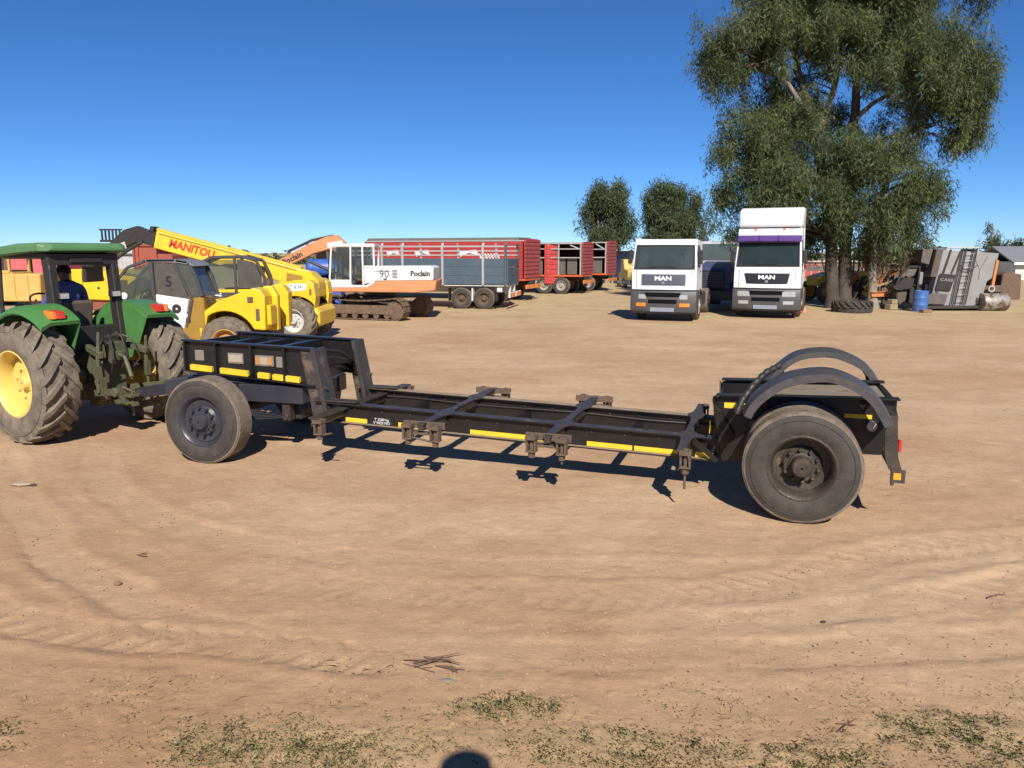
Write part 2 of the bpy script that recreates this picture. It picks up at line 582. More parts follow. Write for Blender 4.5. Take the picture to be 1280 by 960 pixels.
def build_ground():
    th = np.concatenate([np.linspace(-180, -44, 46)[:-1], np.linspace(-44, 44, 560), np.linspace(44, 180, 46)[1:]])
    th = th[:-1] if abs(th[0] + 360 - th[-1]) < 1e-6 else th
    rr = np.concatenate([np.geomspace(0.5, 3.0, 30)[:-1], np.geomspace(3.0, 12.0, 420)[:-1], np.geomspace(12, 60, 160)[:-1], np.geomspace(60, 6000, 30)])
    T, Rr = np.meshgrid(np.radians(th), rr)
    X, Y = (Rr * np.sin(T)).ravel(), (Rr * np.cos(T)).ravel()
    dz, mk = track_fields(X, Y)
    Z = gz(X, Y)
    near = 1 - sstep(10, 16, np.hypot(X, Y))
    Z = Z + dz + near * ((fbm(X * 9, Y * 9, 3) - 0.5) * 0.009 + (np.clip(fbm(X * 20 + 3, Y * 20, 3) - 0.62, 0, 1)) * 0.02)
    gr = grass_field(X, Y)
    Z = Z + gr * near * (fbm(X * 16, Y * 16, 2) - 0.4) * 0.02
    nt_, nr_ = len(th), len(rr)
    verts = np.column_stack([X, Y, Z])
    i = np.arange(nr_ - 1)[:, None] * nt_ + np.arange(nt_)[None, :]
    j = np.arange(nr_ - 1)[:, None] * nt_ + (np.arange(nt_)[None, :] + 1) % nt_
    quads = np.stack([i, j, j + nt_, i + nt_], -1).reshape(-1, 4)
    cz = np.array([[0, 0, float(gz(0, 0)[0])]])
    verts = np.vstack([verts, cz])
    ci = len(verts) - 1
    tris = np.stack([np.full(nt_, ci), (np.arange(nt_) + 1) % nt_, np.arange(nt_)], -1)
    me = bpy.data.meshes.new('ground')
    nq, nn = len(quads), len(tris)
    me.vertices.add(len(verts))
    me.vertices.foreach_set('co', verts.ravel())
    me.loops.add(nq * 4 + nn * 3)
    me.loops.foreach_set('vertex_index', np.concatenate([quads[:, ::-1].ravel(), tris[:, ::-1].ravel()]))
    me.polygons.add(nq + nn)
    me.polygons.foreach_set('loop_start', np.concatenate([np.arange(nq) * 4, nq * 4 + np.arange(nn) * 3]))
    me.update(calc_edges=True)
    me.polygons.foreach_set('use_smooth', np.ones(nq + nn, bool))
    for nm, arr in (('track', mk), ('turf', gr)):
        a = me.attributes.new(nm, 'FLOAT', 'POINT')
        a.data.foreach_set('value', np.append(arr, 0.0).astype(np.float32))
    o = bpy.data.objects.new('ground', me)
    col.objects.link(o)
    o['kind'] = 'structure'
    me.materials.append(dirt_material())
    return o

def dirt_material():
    m = bpy.data.materials.new('packed_dirt')
    m.use_nodes = True
    n, l = m.node_tree.nodes, m.node_tree.links
    bs = n['Principled BSDF']
    bs.inputs['Roughness'].default_value = 0.95
    bs.inputs['Specular IOR Level'].default_value = 0.15
    geo = n.new('ShaderNodeNewGeometry')
    def noise(scale, detail=5, rough=0.6, mapping=None, dist=0.0):
        no = n.new('ShaderNodeTexNoise')
        no.inputs['Scale'].default_value = scale
        no.inputs['Detail'].default_value = detail
        no.inputs['Roughness'].default_value = rough
        no.inputs['Distortion'].default_value = dist
        if mapping:
            mp = n.new('ShaderNodeMapping')
            mp.inputs['Scale'].default_value = mapping[0]
            mp.inputs['Rotation'].default_value = (0, 0, R(mapping[1]))
            l.new(geo.outputs['Position'], mp.inputs['Vector'])
            l.new(mp.outputs[0], no.inputs['Vector'])
        else:
            l.new(geo.outputs['Position'], no.inputs['Vector'])
        return no.outputs['Fac']
    def rng_(src, a, b, c=0.0, d=1.0):
        mr = n.new('ShaderNodeMapRange')
        mr.inputs['From Min'].default_value = a
        mr.inputs['From Max'].default_value = b
        mr.inputs['To Min'].default_value = c
        mr.inputs['To Max'].default_value = d
        l.new(src, mr.inputs['Value'])
        return mr.outputs[0]
    def mix(fac, a, b):
        mx = n.new('ShaderNodeMix')
        mx.data_type = 'RGBA'
        for sock, val in ((0, fac), (6, a), (7, b)):
            if isinstance(val, (tuple, float)):
                mx.inputs[sock].default_value = val
            else:
                l.new(val, mx.inputs[sock])
        return mx.outputs[2]
    def math_(op, a, b):
        x = n.new('ShaderNodeMath')
        x.operation = op
        x.use_clamp = True
        for k, val in enumerate((a, b)):
            if isinstance(val, float):
                x.inputs[k].default_value = val
            else:
                l.new(val, x.inputs[k])
        return x.outputs[0]
    tan = (0.462, 0.304, 0.182, 1)
    pale = (0.55, 0.387, 0.244, 1)
    red = (0.40, 0.236, 0.133, 1)
    straw = (0.52, 0.405, 0.215, 1)
    sep = n.new('ShaderNodeSeparateXYZ')
    l.new(geo.outputs['Position'], sep.inputs[0])
    streak = noise(1.0, 7, 0.66, ((0.38, 0.95, 1), 8), 0.5)
    c = mix(rng_(streak, 0.36, 0.66), tan, pale)
    patch = noise(0.32, 6, 0.6)
    c = mix(rng_(patch, 0.44, 0.66, 0, 0.75), c, red)
    # redder loose soil towards the camera
    yx = n.new('ShaderNodeMath')
    yx.operation = 'MULTIPLY_ADD'
    yx.inputs[1].default_value = 0.55
    l.new(sep.outputs['X'], yx.inputs[0])
    l.new(sep.outputs['Y'], yx.inputs[2])
    yr = rng_(yx.outputs[0], 6.2, 2.0)
    c = mix(math_('MULTIPLY', yr, rng_(noise(0.7, 5), 0.25, 0.75, 0.45, 1.0)), c, (0.37, 0.205, 0.105, 1))
    at = n.new('ShaderNodeAttribute')
    at.attribute_name = 'track'
    c = mix(math_('MULTIPLY', at.outputs['Fac'], 0.55), c, (0.50, 0.345, 0.21, 1))
    # dry straw cover further out
    yf = rng_(sep.outputs['Y'], 23.0, 33.0)
    sn = rng_(noise(1.0, 8, 0.75, ((0.35, 0.5, 1), 0)), 0.40, 0.56)
    c = mix(math_('MULTIPLY', yf, sn), c, straw)
    yf2 = rng_(sep.outputs['Y'], 38.0, 75.0)
    c = mix(yf2, c, straw)
    sg = rng_(noise(1.6, 8, 0.75), 0.5, 0.64, 0, 0.6)
    c = mix(math_('MULTIPLY', yf, sg), c, (0.25, 0.22, 0.10, 1))
    # turf litter near the camera
    tf = n.new('ShaderNodeAttribute')
    tf.attribute_name = 'turf'
    c = mix(math_('MULTIPLY', tf.outputs['Fac'], rng_(noise(30, 4), 0.35, 0.7, 0, 0.6)), c, (0.40, 0.33, 0.17, 1))
    # grit
    grit = noise(55, 6, 0.75)
    hs = n.new('ShaderNodeHueSaturation')
    mid_ = noise(3.2, 6, 0.7)
    vv = n.new('ShaderNodeMath')
    vv.operation = 'MULTIPLY'
    l.new(rng_(grit, 0.25, 0.75, 0.84, 1.14), vv.inputs[0])
    l.new(rng_(mid_, 0.3, 0.7, 0.88, 1.1), vv.inputs[1])
    l.new(vv.outputs[0], hs.inputs['Value'])
    l.new(c, hs.inputs['Color'])
    c2 = mix(rng_(noise(9, 6, 0.7), 0.52, 0.74, 0, 0.35), hs.outputs['Color'], (0.27, 0.16, 0.09, 1))
    # pale flecks of straw and pebbles
    c3 = mix(rng_(noise(1.0, 4, 0.7, ((26, 90, 30), 15)), 0.70, 0.76, 0, 0.55), c2, (0.62, 0.50, 0.34, 1))
    l.new(c3, bs.inputs['Base Color'])
    b1 = n.new('ShaderNodeBump')
    b1.inputs['Strength'].default_value = 0.28
    b1.inputs['Distance'].default_value = 0.03
    l.new(noise(1.0, 8, 0.68, ((5, 14, 8), 10)), b1.inputs['Height'])
    b2 = n.new('ShaderNodeBump')
    b2.inputs['Strength'].default_value = 0.5
    b2.inputs['Distance'].default_value = 0.008
    l.new(grit, b2.inputs['Height'])
    l.new(b1.outputs[0], b2.inputs['Normal'])
    l.new(b2.outputs[0], bs.inputs['Normal'])
    return m

ground = build_ground()

def leaf_material(name, c1, c2, trans=0.25, rough=0.55):
    m = bpy.data.materials.new(name)
    m.use_nodes = True
    n, l = m.node_tree.nodes, m.node_tree.links
    bs = n['Principled BSDF']
    bs.inputs['Roughness'].default_value = rough
    bs.inputs['Specular IOR Level'].default_value = 0.35
    geo = n.new('ShaderNodeNewGeometry')
    cl = n.new('ShaderNodeTexNoise')
    cl.inputs['Scale'].default_value = 1.1
    cl.inputs['Detail'].default_value = 3
    l.new(geo.outputs['Position'], cl.inputs['Vector'])
    cm = n.new('ShaderNodeMapRange')
    cm.inputs['From Min'].default_value = 0.32
    cm.inputs['From Max'].default_value = 0.68
    cm.inputs['To Min'].default_value = -0.3
    cm.inputs['To Max'].default_value = 0.75
    l.new(cl.outputs['Fac'], cm.inputs['Value'])
    fa = n.new('ShaderNodeMath')
    fa.operation = 'MULTIPLY_ADD'
    fa.use_clamp = True
    fa.inputs[1].default_value = 0.55
    l.new(geo.outputs['Random Per Island'], fa.inputs[0])
    l.new(cm.outputs[0], fa.inputs[2])
    mx = n.new('ShaderNodeMix')
    mx.data_type = 'RGBA'
    mx.inputs[6].default_value = (*c1, 1)
    mx.inputs[7].default_value = (*c2, 1)
    l.new(fa.outputs[0], mx.inputs[0])
    l.new(mx.outputs[2], bs.inputs['Base Color'])
    tr = n.new('ShaderNodeBsdfTranslucent')
    l.new(mx.outputs[2], tr.inputs['Color'])
    ms = n.new('ShaderNodeMixShader')
    ms.inputs['Fac'].default_value = trans
    l.new(bs.outputs[0], ms.inputs[1])
    l.new(tr.outputs[0], ms.inputs[2])
    l.new(ms.outputs[0], n['Material Output'].inputs['Surface'])
    return m

def quads_mesh(name, V, material, parent=None, per=4):
    """V: (n, per, 3) array, one face per row."""
    n = len(V)
    me = bpy.data.meshes.new(name)
    me.vertices.add(n * per)
    me.vertices.foreach_set('co', V.reshape(-1))
    me.loops.add(n * per)
    me.loops.foreach_set('vertex_index', np.arange(n * per))
    me.polygons.add(n)
    me.polygons.foreach_set('loop_start', np.arange(n) * per)
    me.update(calc_edges=True)
    me.materials.append(material)
    o = bpy.data.objects.new(name, me)
    col.objects.link(o)
    if parent:
        o.parent = parent
    return o

def grass_blades(name, N, xr, yr, hmin, hmax, mat_, seed, field, flat=0.0, wid=0.006):
    g = np.random.default_rng(seed)
    x, y = g.uniform(*xr, N), g.uniform(*yr, N)
    keep = g.random(N) < field(x, y)
    x, y = x[keep], y[keep]
    n = len(x)
    z = gz(x, y) - 0.004
    h = g.uniform(hmin, hmax, n)
    a = g.uniform(0, 2 * np.pi, n)
    lean = g.uniform(0.15, 1.0, n) + flat
    dx, dy = np.cos(a), np.sin(a)
    w = g.uniform(0.5, 1.2, n) * wid
    base = np.column_stack([x, y, z])
    sidev = np.column_stack([-dy, dx, np.zeros(n)]) * w[:, None] / 2
    mid = base + np.column_stack([dx * h * lean * 0.35, dy * h * lean * 0.35, h * 0.6 / (1 + flat)])
    tip = base + np.column_stack([dx * h * lean, dy * h * lean, h * (1.0 / (1 + flat * 2.5))])
    V = np.stack([base - sidev, base + sidev, mid + sidev * 0.7, tip, mid - sidev * 0.7], 1)
    return quads_mesh(name, V, mat_, per=5)

green_blade = leaf_material('green_grass_blade', (0.15, 0.19, 0.06), (0.38, 0.36, 0.17), 0.3)
dry_blade = leaf_material('dry_grass_blade', (0.42, 0.33, 0.17), (0.60, 0.52, 0.32), 0.3)

def f_green(x, y):
    g = np.zeros_like(x)
    for cx, cy, rx, ry in GX_SPOTS:
        g = np.maximum(g, 1 - sstep(0.2, 1.15, np.sqrt(((x - cx) / rx) ** 2 + ((y - cy) / ry) ** 2)))
    p = np.clip((fbm(x * 5, y * 5, 3) - 0.36) * 4, 0, 1)
    sparse = 0.10 * (1 - sstep(3.5, 4.3, y)) * np.clip((fbm(x * 2.2 + 31, y * 2.6 + 11, 4) - 0.45) * 5, 0, 1)
    strip = 0.55 * (1 - sstep(3.38, 3.62, y + 0.25 * (fbm(x * 1.7 + 5, y * 1.7, 3) - 0.5))) * np.clip((fbm(x * 3.1 + 7, y * 3.4 + 2, 4) - 0.40) * 5, 0, 1) * sstep(-1.5, -0.9, x)
    return np.maximum(np.maximum(g * np.clip(p * 1.3, 0, 1), sparse), strip) * sstep(-0.3, 0.6, y)

def f_dry(x, y):
    return grass_field(x, y) * (0.3 + 0.5 * fbm(x * 6, y * 6, 2)) * 0.6

o = grass_blades('green_grass', 420000, (-4.2, 4.4), (2.6, 4.4), 0.006, 0.026, green_blade, 3, f_green, 0.1, 0.0022)
tag(o, 'short green grass tufts in patches along the bottom edge of the dirt', 'grass', kind='stuff')
o = grass_blades('dry_grass', 90000, (-4.2, 4.4), (2.4, 4.5), 0.006, 0.035, dry_blade, 4, f_dry, 1.6, 0.0022)
tag(o, 'dry yellow straw and dead grass lying on the near dirt', 'dry grass', kind='stuff')
# ------------------------------------------------------------------ drawbar container trailer
TR = thing('chassis_trailer', 'long black skeletal drawbar trailer with yellow strips standing across the dirt', 'trailer',
           (2.945, 7.72, 0.0), 161.8)

def zf(x):                      # the frame rises a little towards its front
    return 0.022 * x

def rail(y):
    m = MB()
    x0, x1 = 0.78, 5.35
    zb0, zb1 = 0.325 + zf(x0), 0.325 + zf(x1)
    def slab(ya, yb, za, zb):
        m.loft([[Vector((x, ya, za + zf(x))), Vector((x, yb, za + zf(x))), Vector((x, yb, zb + zf(x))), Vector((x, ya, zb + zf(x)))] for x in (x0, x1)])
    slab(y - 0.007, y + 0.007, 0.340, 0.548)
    slab(y - 0.07, y + 0.07, 0.325, 0.340)
    slab(y - 0.07, y + 0.07, 0.548, 0.563)
    r_ = m.build('rail', black_paint, TR, bevel=0.004)
    for s in (1, -1):
        m = MB()
        slab(y + s * 0.009, y + s * 0.066, 0.3405, 0.343)
        m.build('dust_ledge', dust_film, r_)
    m = MB()
    slab(y - 0.066, y + 0.066, 0.5632, 0.5652)
    m.build('worn_top', worn_upright if y > 0 else dust_film, r_)
    return r_
rail(0.5)
rail(-0.5)

def strip(x0, x1, y, z0, z1, sgn=1, pitch=True, name='reflective_strip'):
    m = MB()
    k = zf if pitch else (lambda x: 0)
    m.loft([[Vector((x, y, z0 + k(x))), Vector((x, y + sgn * 0.003, z0 + k(x))), Vector((x, y + sgn * 0.003, z1 + k(x))), Vector((x, y, z1 + k(x)))] for x in (x0, x1)])
    return m.build(name, reflect_yellow, TR)
for x0, x1 in ((4.98, 4.70), (4.30, 3.85), (3.42, 2.58), (2.10, 1.62), (1.60, 1.08), (0.98, 0.80)):
    for y, s in ((0.508, 1), (-0.508, -1)):
        strip(x0, x1, y, 0.345, 0.395, s)
# mass plate with white writing on the near rail
m = MB()
m.bx(4.36, 4.66, 0.508, 0.513, 0.345, 0.43)
pl = m.build('mass_plate', letter_black, TR, loc=(0, 0, zf(4.5)))
text('T 2580 kg', 0.045, 'lettering', letter_white, pl, (4.51, 0.515, 0.405), (90, 0, 180), 0.001)
text('V 9420 NO', 0.045, 'lettering', letter_white, pl, (4.51, 0.515, 0.366), (90, 0, 180), 0.001)

# flared cross members that carry the container locks
def cross(x, half=1.16, flare=True, drop=0.0, mt=None, w=0.13):
    m = MB()
    zt = 0.570 + zf(x) - drop
    hw = w / 2
    if flare:
        out = []
        for y, k in ((-half, 0.04), (-0.86, 0.045), (-0.66, 0.055), (-0.55, 0.10), (-0.45, 0.10), (-0.34, 0.05), (-0.25, 0.04), (0.25, 0.04), (0.34, 0.05), (0.45, 0.10), (0.55, 0.10), (0.66, 0.055), (0.86, 0.045), (half, 0.04)):
            out.append((y, k))
        rings = [[Vector((x - k, y, zt - 0.02)), Vector((x + k, y, zt - 0.02)), Vector((x + k, y, zt)), Vector((x - k, y, zt))] for y, k in out]
        m.loft(rings)
        rings = []
        for y, d in ((-half, 0.07), (-0.6, 0.13), (-0.3, 0.1), (0.3, 0.1), (0.6, 0.13), (half, 0.07)):
            rings.append([Vector((x - 0.03, y, zt - d)), Vector((x + 0.03, y, zt - d)), Vector((x + 0.03, y, zt - 0.02)), Vector((x - 0.03, y, zt - 0.02))])
        m.loft(rings)
    else:
        m.bx(x - hw, x + hw, -half, half, zt - 0.02, zt)
        m.bx(x - 0.03, x + 0.03, -half, half, zt - 0.1, zt - 0.02)
    return m.build('cross_member', mt or black_paint, TR, bevel=0.004)
for xx in (3.72, 2.36, 1.06):
    cross(xx, mt=worn_black)
cross(5.0, flare=False, drop=0.05, mt=worn_black)
for xx in (4.4, 3.05, 1.7):            # low plain members seen as shadows between the rails
    m = MB()
    m.bx(xx - 0.035, xx + 0.035, -0.49, 0.49, 0.36 + zf(xx), 0.44 + zf(xx))
    m.build('cross_member', black_paint, TR, bevel=0.004)

# container locks: housing, hanging screw and nut
def lock(x, y, z, tail=0.0, lever=0.0):
    s = 1 if y > 0 else -1
    m = MB()
    z -= 0.025
    m.bx(x - 0.055, x + 0.055, y - 0.06, y + 0.06, z - 0.03, z + 0.012)
    m.bx(x - 0.05, x - 0.032, y - 0.045, y + 0.045, z - 0.14, z - 0.03)
    m.bx(x + 0.032, x + 0.05, y - 0.045, y + 0.045, z - 0.14, z - 0.03)
    m.bx(x - 0.052, x + 0.052, y - 0.05, y + 0.05, z - 0.158, z - 0.14)
    h = m.build('twist_lock', rust_steel, TR, bevel=0.003)
    q = MB()
    q.cyl((x, y, z - 0.1), 0.02, 0.2, 'z', 10)
    q.cyl((x, y, z - 0.19), 0.036, 0.045, 'z', 6)
    q.cyl((x, y, z + 0.016), 0.03, 0.02, 'z', 8)
    if tail:
        q.cyl((x, y, z - 0.19 - tail / 2), 0.012, tail, 'z', 8)
    q.build('lock_screw', rust_steel, h)
    if lever:
        v = MB()
        v.tube([(x, y, z - 0.17), (x + lever, y + 0.05 * s, z - 0.12)], 0.011, 6)
        v.build('lock_lever', rust_steel, h)
for s in (1, -1):
    lock(4.95, 1.12 * s, 0.60 + 0.02, 0.0, -0.18)
    for xx, tl in ((3.87, 0.0), (3.56, 0.0), (2.52, 0.0), (2.21, 0.06), (1.02, 0.17)):
        lock(xx, 1.14 * s, 0.575 + zf(xx), tl, 0.24 if abs(xx - 3.56) < 0.01 else 0)
    for xa, xb in ((3.87, 3.56), (2.52, 2.21)):   # angle iron joining a lock pair
        m = MB()
        m.bx(xb - 0.08, xa + 0.08, 1.075 * s - 0.012, 1.075 * s + 0.012, 0.50 + zf(xa), 0.575 + zf(xa))
        m.bx(xb - 0.05, xa + 0.05, 1.1 * s - 0.03, 1.1 * s + 0.03, 0.44 + zf(xa), 0.465 + zf(xa))
        m.build('lock_bracket', rust_steel, TR, bevel=0.003)

# ---- raised front frame over the dolly
def front_side(s):
    y = 0.5 * s
    m = MB()
    xa, xb = 5.34, 7.22
    def k(x):
        return (x - 5.34) / 1.88
    def slab(ya, yb, z0, z1):
        m.loft([[Vector((x, y + s * ya, (0.865 + 0.105 * k(x)) + z0)), Vector((x, y + s * yb, 0.865 + 0.105 * k(x) + z0)),
                 Vector((x, y + s * yb, (0.865 + 0.105 * k(x)) + z1 - 0.065 * k(x) * (1 if z1 > 0.2 else 0))), Vector((x, y + s * ya, (0.865 + 0.105 * k(x)) + z1 - 0.065 * k(x) * (1 if z1 > 0.2 else 0)))] for x in (xa, xb)])
    slab(0.0, 0.012, 0.0, 0.43)
    m.loft([[Vector((x, y - s * 0.03, z)), Vector((x, y + s * 0.07, z)), Vector((x, y + s * 0.07, z + 0.02)), Vector((x, y - s * 0.03, z + 0.02))] for x, z in ((xa, 1.283), (xb, 1.326))])
    m.loft([[Vector((x, y - s * 0.03, z)), Vector((x, y + s * 0.075, z)), Vector((x, y + s * 0.075, z - 0.014)), Vector((x, y - s * 0.03, z - 0.014))] for x, z in ((xa, 0.865), (xb, 0.97))])
    p = m.build('front_frame_side', black_paint, TR, bevel=0.003)
    for x in (7.19, 6.73, 6.22, 5.76):
        q = MB()
        kk = k(x)
        q.bx(x - 0.012, x + 0.012, y + s * 0.012, y + s * 0.062, 0.868 + 0.105 * kk, 1.28 + 0.04 * kk)
        q.build('stiffener', black_paint, p)
    for x0, x1 in ((7.12, 6.80), (6.68, 6.28), (6.14, 5.98), (5.93, 5.56)):
        q = MB()
        q.loft([[Vector((x, y + s * 0.012, 0.885 + 0.105 * k(x))), Vector((x, y + s * 0.05, 0.872 + 0.105 * k(x))), Vector((x, y + s * 0.053, 0.932 + 0.105 * k(x))), Vector((x, y + s * 0.015, 0.94 + 0.105 * k(x)))] for x in (x0, x1)])
        q.build('reflective_strip', reflect_yellow, p)
    for x, w, mt in ((6.99, 0.13, matt_black), (6.46, 0.22, lamp_clear), (6.05, 0.26, lamp_clear), (5.83, 0.11, None)):
        zc = 1.10 + 0.06 * k(x)
        q = MB()
        q.bx(x - w / 2, x + w / 2, y + s * 0.012, y + s * 0.03, zc - 0.065, zc + 0.065)
        hs = q.build('lamp_housing', mat('dull_grey_plastic', (0.16, 0.155, 0.15), 0.6, 0, 0.3, scale=20), p, bevel=0.006)
        if mt is lamp_clear:
            q = MB()
            q.bx(x - w / 2 + 0.015, x + w / 2 - 0.015, y + s * 0.03, y + s * 0.036, zc - 0.045, zc + 0.045)
            q.build('marker_lens', mat('dirty_lens', (0.42, 0.36, 0.28), 0.4, 0, 0.4, scale=25), p, bevel=0.004)
            if x < 6.2:
                for dx in (-0.085, 0.085):
                    q = MB()
                    q.bx(x + dx - 0.032, x + dx + 0.032, y + s * 0.036, y + s * 0.041, zc - 0.045, zc + 0.045)
                    q.build('amber_lens', mat('dirty_amber_lens', (0.5, 0.2, 0.03), 0.4, 0, 0.4, scale=25), p)
    return p
front_side(1)
front_side(-1)
def cbeam(x, y0, y1, z0, z1, w, name='cross_member', mt=None):
    m = MB()
    m.bx(x - w / 2, x + w / 2, y0, y1, z0, z1)
    return m.build(name, mt or black_paint, TR, bevel=0.004)
cbeam(7.2, -0.488, 0.488, 0.98, 1.30, 0.05)
for xx in (6.78, 6.35, 5.92):
    cbeam(xx, -0.488, 0.488, 1.2, 1.29, 0.09)
cbeam(5.46, -0.488, 0.488, 0.9, 1.02, 0.1)
m = MB()
m.bx(5.7, 7.0, -0.47, 0.47, 0.925, 0.945)
m.build('turntable_plate', black_paint, TR)
m = MB()   # air hoses looping across the step in the frame
m.tube([(5.42, 0.46, 1.22), (5.36, 0.25, 1.25), (5.32, 0.0, 1.2), (5.34, -0.25, 1.08), (5.42, -0.42, 1.05)], 0.02, 8)
m.tube([(5.40, 0.46, 1.14), (5.33, 0.2, 1.16), (5.30, -0.1, 1.1), (5.36, -0.3, 1.02), (5.44, -0.42, 1.0)], 0.014, 8)
m.build('air_hose', matt_black, TR, smooth=True)
# uprights that step the frame down
for s in (1, -1):
    y = 0.5 * s
    m = MB()
    rings = []
    for z, xc in ((0.44, 5.28), (0.62, 5.31), (0.95, 5.37), (1.285, 5.43)):
        rings.append([Vector((xc + 0.12, y + s * 0.014, z)), Vector((xc - 0.06, y + s * 0.014, z)), Vector((xc - 0.06, y + s * 0.03, z)), Vector((xc + 0.12, y + s * 0.03, z))])
    m.loft(rings)
    up = m.build('upright', worn_upright, TR, bevel=0.004)
    f = MB()
    rings = []
    for z, xc in ((0.46, 5.19), (0.66, 5.22), (0.95, 5.28), (1.30, 5.35)):
        rings.append([Vector((xc + 0.025, y - s * 0.16, z)), Vector((xc - 0.025, y - s * 0.16, z)), Vector((xc - 0.025, y + s * 0.09, z)), Vector((xc + 0.025, y + s * 0.09, z))])
    f.loft(rings)
    f.build('upright_flange', worn_upright, up, bevel=0.004)
    f = MB()
    f.bx(5.19, 5.46, y + s * 0.03, y + s * 0.045, 0.83, 0.86)
    f.build('gusset', worn_black, up)
    f = MB()
    f.bx(4.8, 5.32, y - 0.075, y + 0.075, 0.69, 0.705)
    f.build('gusset', worn_black, up)
# ---- rear box over the axle
def box_side(s):
    y = 0.5 * s
    m = MB()
    m.prism([(0.80, 0.345), (0.80, 0.985), (0.74, 1.005), (-0.80, 1.055), (-0.84, 0.9), (-0.72, 0.52), (0.2, 0.5), (0.6, 0.345)], y, y - s * 0.014, 'y')
    m.loft([[Vector((x, y - s * 0.06, z)), Vector((x, y + s * 0.07, z)), Vector((x, y + s * 0.07, z + 0.016)), Vector((x, y - s * 0.06, z + 0.016))] for x, z in ((0.80, 1.006), (-0.84, 1.058))])
    p = m.build('rear_box_side', black_paint, TR, bevel=0.003)
    return p
for s in (1, -1):
    p = box_side(s)
    # folded plate between rail and box
    q = MB()
    y = 0.5 * s
    q.add([(0.83, y + s * 0.05, 1.0), (0.83, y + s * 0.13, 0.98), (0.72, y + s * 0.05, 0.35), (0.80, y - s * 0.2, 0.98), (0.80, y - s * 0.2, 0.40), (0.60, y + s * 0.05, 0.62)],
          [(0, 1, 2), (0, 3, 4, 2), (0, 1, 5), (1, 2, 5)])
    q.build('corner_plate', black_paint, p)
    q = MB()
    q.beam((1.0, y + s * 0.1, 0.56), (0.76, y + s * 0.1, 0.36), 0.02, 0.05)
    q.build('brace', black_paint, p, bevel=0.003)
    q = MB()
    q.add([(0.846, y - s * 0.06, 0.70), (0.846, y + s * 0.12, 0.70), (0.846, y + s * 0.12, 0.76), (0.846, y - s * 0.06, 0.76)], [(0, 1, 2, 3)])
    q.box((0.844, y + s * 0.03, 0.665), (0.004, 0.18, 0.055))
    q.build('reflective_strip', reflect_yellow, p)
    for x0, x1, z0, z1 in ((0.72, 0.50, 0.885, 0.94), (0.22, -0.22, 0.87, 0.915), (-0.38, -0.62, 0.86, 0.9)):
        q = MB()
        q.bx(x0, x1, y + s * 0.001, y + s * 0.004, z0, z1)
        q.build('reflective_strip', reflect_yellow, p)
    q = MB()
    q.cyl((0.42, y + s * 0.03, 0.74), 0.055, 0.06, 'y', 16)
    q.build('spring_pin', rust_steel, p, smooth=True, bevel=0.004)
    q = MB()
    q.cyl((-0.62, y + s * 0.03, 0.80), 0.045, 0.06, 'y', 14)
    q.build('marker_lamp', lamp_clear, p, smooth=True)
cbeam(0.77, -0.486, 0.486, 0.55, 0.96, 0.03)
cbeam(-0.80, -0.486, 0.486, 0.8, 1.04, 0.05)
for xx in (0.32, -0.28):
    cbeam(xx, -0.486, 0.486, 0.84, 0.96, 0.08)
m = MB()    # worn top plate between the box sides
m.loft([[Vector((x, -0.44, z)), Vector((x, 0.44, z)), Vector((x, 0.44, z + 0.012)), Vector((x, -0.44, z + 0.012))] for x, z in ((0.30, 0.985), (-0.76, 1.02))])
m.build('top_plate', mat('worn_top_plate', (0.2, 0.16, 0.12), 0.7, 0, 0.3, wear=0.6, wearcol=(0.03, 0.028, 0.028, 1), wscale=5, bump=0.2), TR, bevel=0.003)
# rear axle, springs
m = MB()
m.cyl((0, 0, 0.5), 0.07, 2.0, 'y', 16)
m.build('axle', dark_metal, TR, smooth=True)
for s in (1, -1):
    m = MB()
    for k in range(5):
        h = 0.62 - 0.085 * k
        m.loft([[Vector((x, 0.46 * s - 0.035, 0.60 - 0.016 * k + 0.10 * (x / 0.62) ** 2)), Vector((x, 0.46 * s + 0.035, 0.60 - 0.016 * k + 0.10 * (x / 0.62) ** 2)),
                 Vector((x, 0.46 * s + 0.035, 0.613 - 0.016 * k + 0.10 * (x / 0.62) ** 2)), Vector((x, 0.46 * s - 0.035, 0.613 - 0.016 * k + 0.10 * (x / 0.62) ** 2))] for x in np.linspace(-h, h, 9)])
    m.build('leaf_spring', dark_metal, TR)
# curved mudguards of dark rubber
guard_mat = mat('dark_grey_mudguard', (0.04, 0.044, 0.05), 0.42, 0, 0.1, scale=7, bump=0.3, bscale=14, wear=0.12, wearcol=(0.16, 0.15, 0.14, 1))
def mudguard(s, cx, y0, y1, ctr=(0.0), a0=22, a1=158, r=0.66, cz=0.70):
    m = MB()
    rings = []
    for i in range(29):
        a = R(a0 + (a1 - a0) * i / 28)
        wob = 0.003 * math.sin(i * 0.9) + 0.006 * math.sin(i * 0.37 + s)
        ring = []
        for yy, dr in ((y0, -0.06), (y0, 0.0), (y0 * 0.72 + y1 * 0.28, 0.018), ((y0 + y1) / 2, 0.01), (y0 * 0.28 + y1 * 0.72, 0.018), (y1, 0.0), (y1, -0.07), (y1 - 0.012 * s, -0.07), (y1 - 0.012 * s, -0.012), (y0 + 0.012 * s, -0.012), (y0 + 0.012 * s, -0.045)):
            rr = r + dr + wob
            ring.append(Vector((cx + rr * math.cos(a), yy, cz + rr * math.sin(a))))
        rings.append(ring)
    m.loft(rings)
    return m.build('mudguard', guard_mat, TR, smooth=50)
mudguard(1, -0.10, 0.68, 1.16)
mudguard(-1, -0.26, -0.68, -1.16, r=0.64)
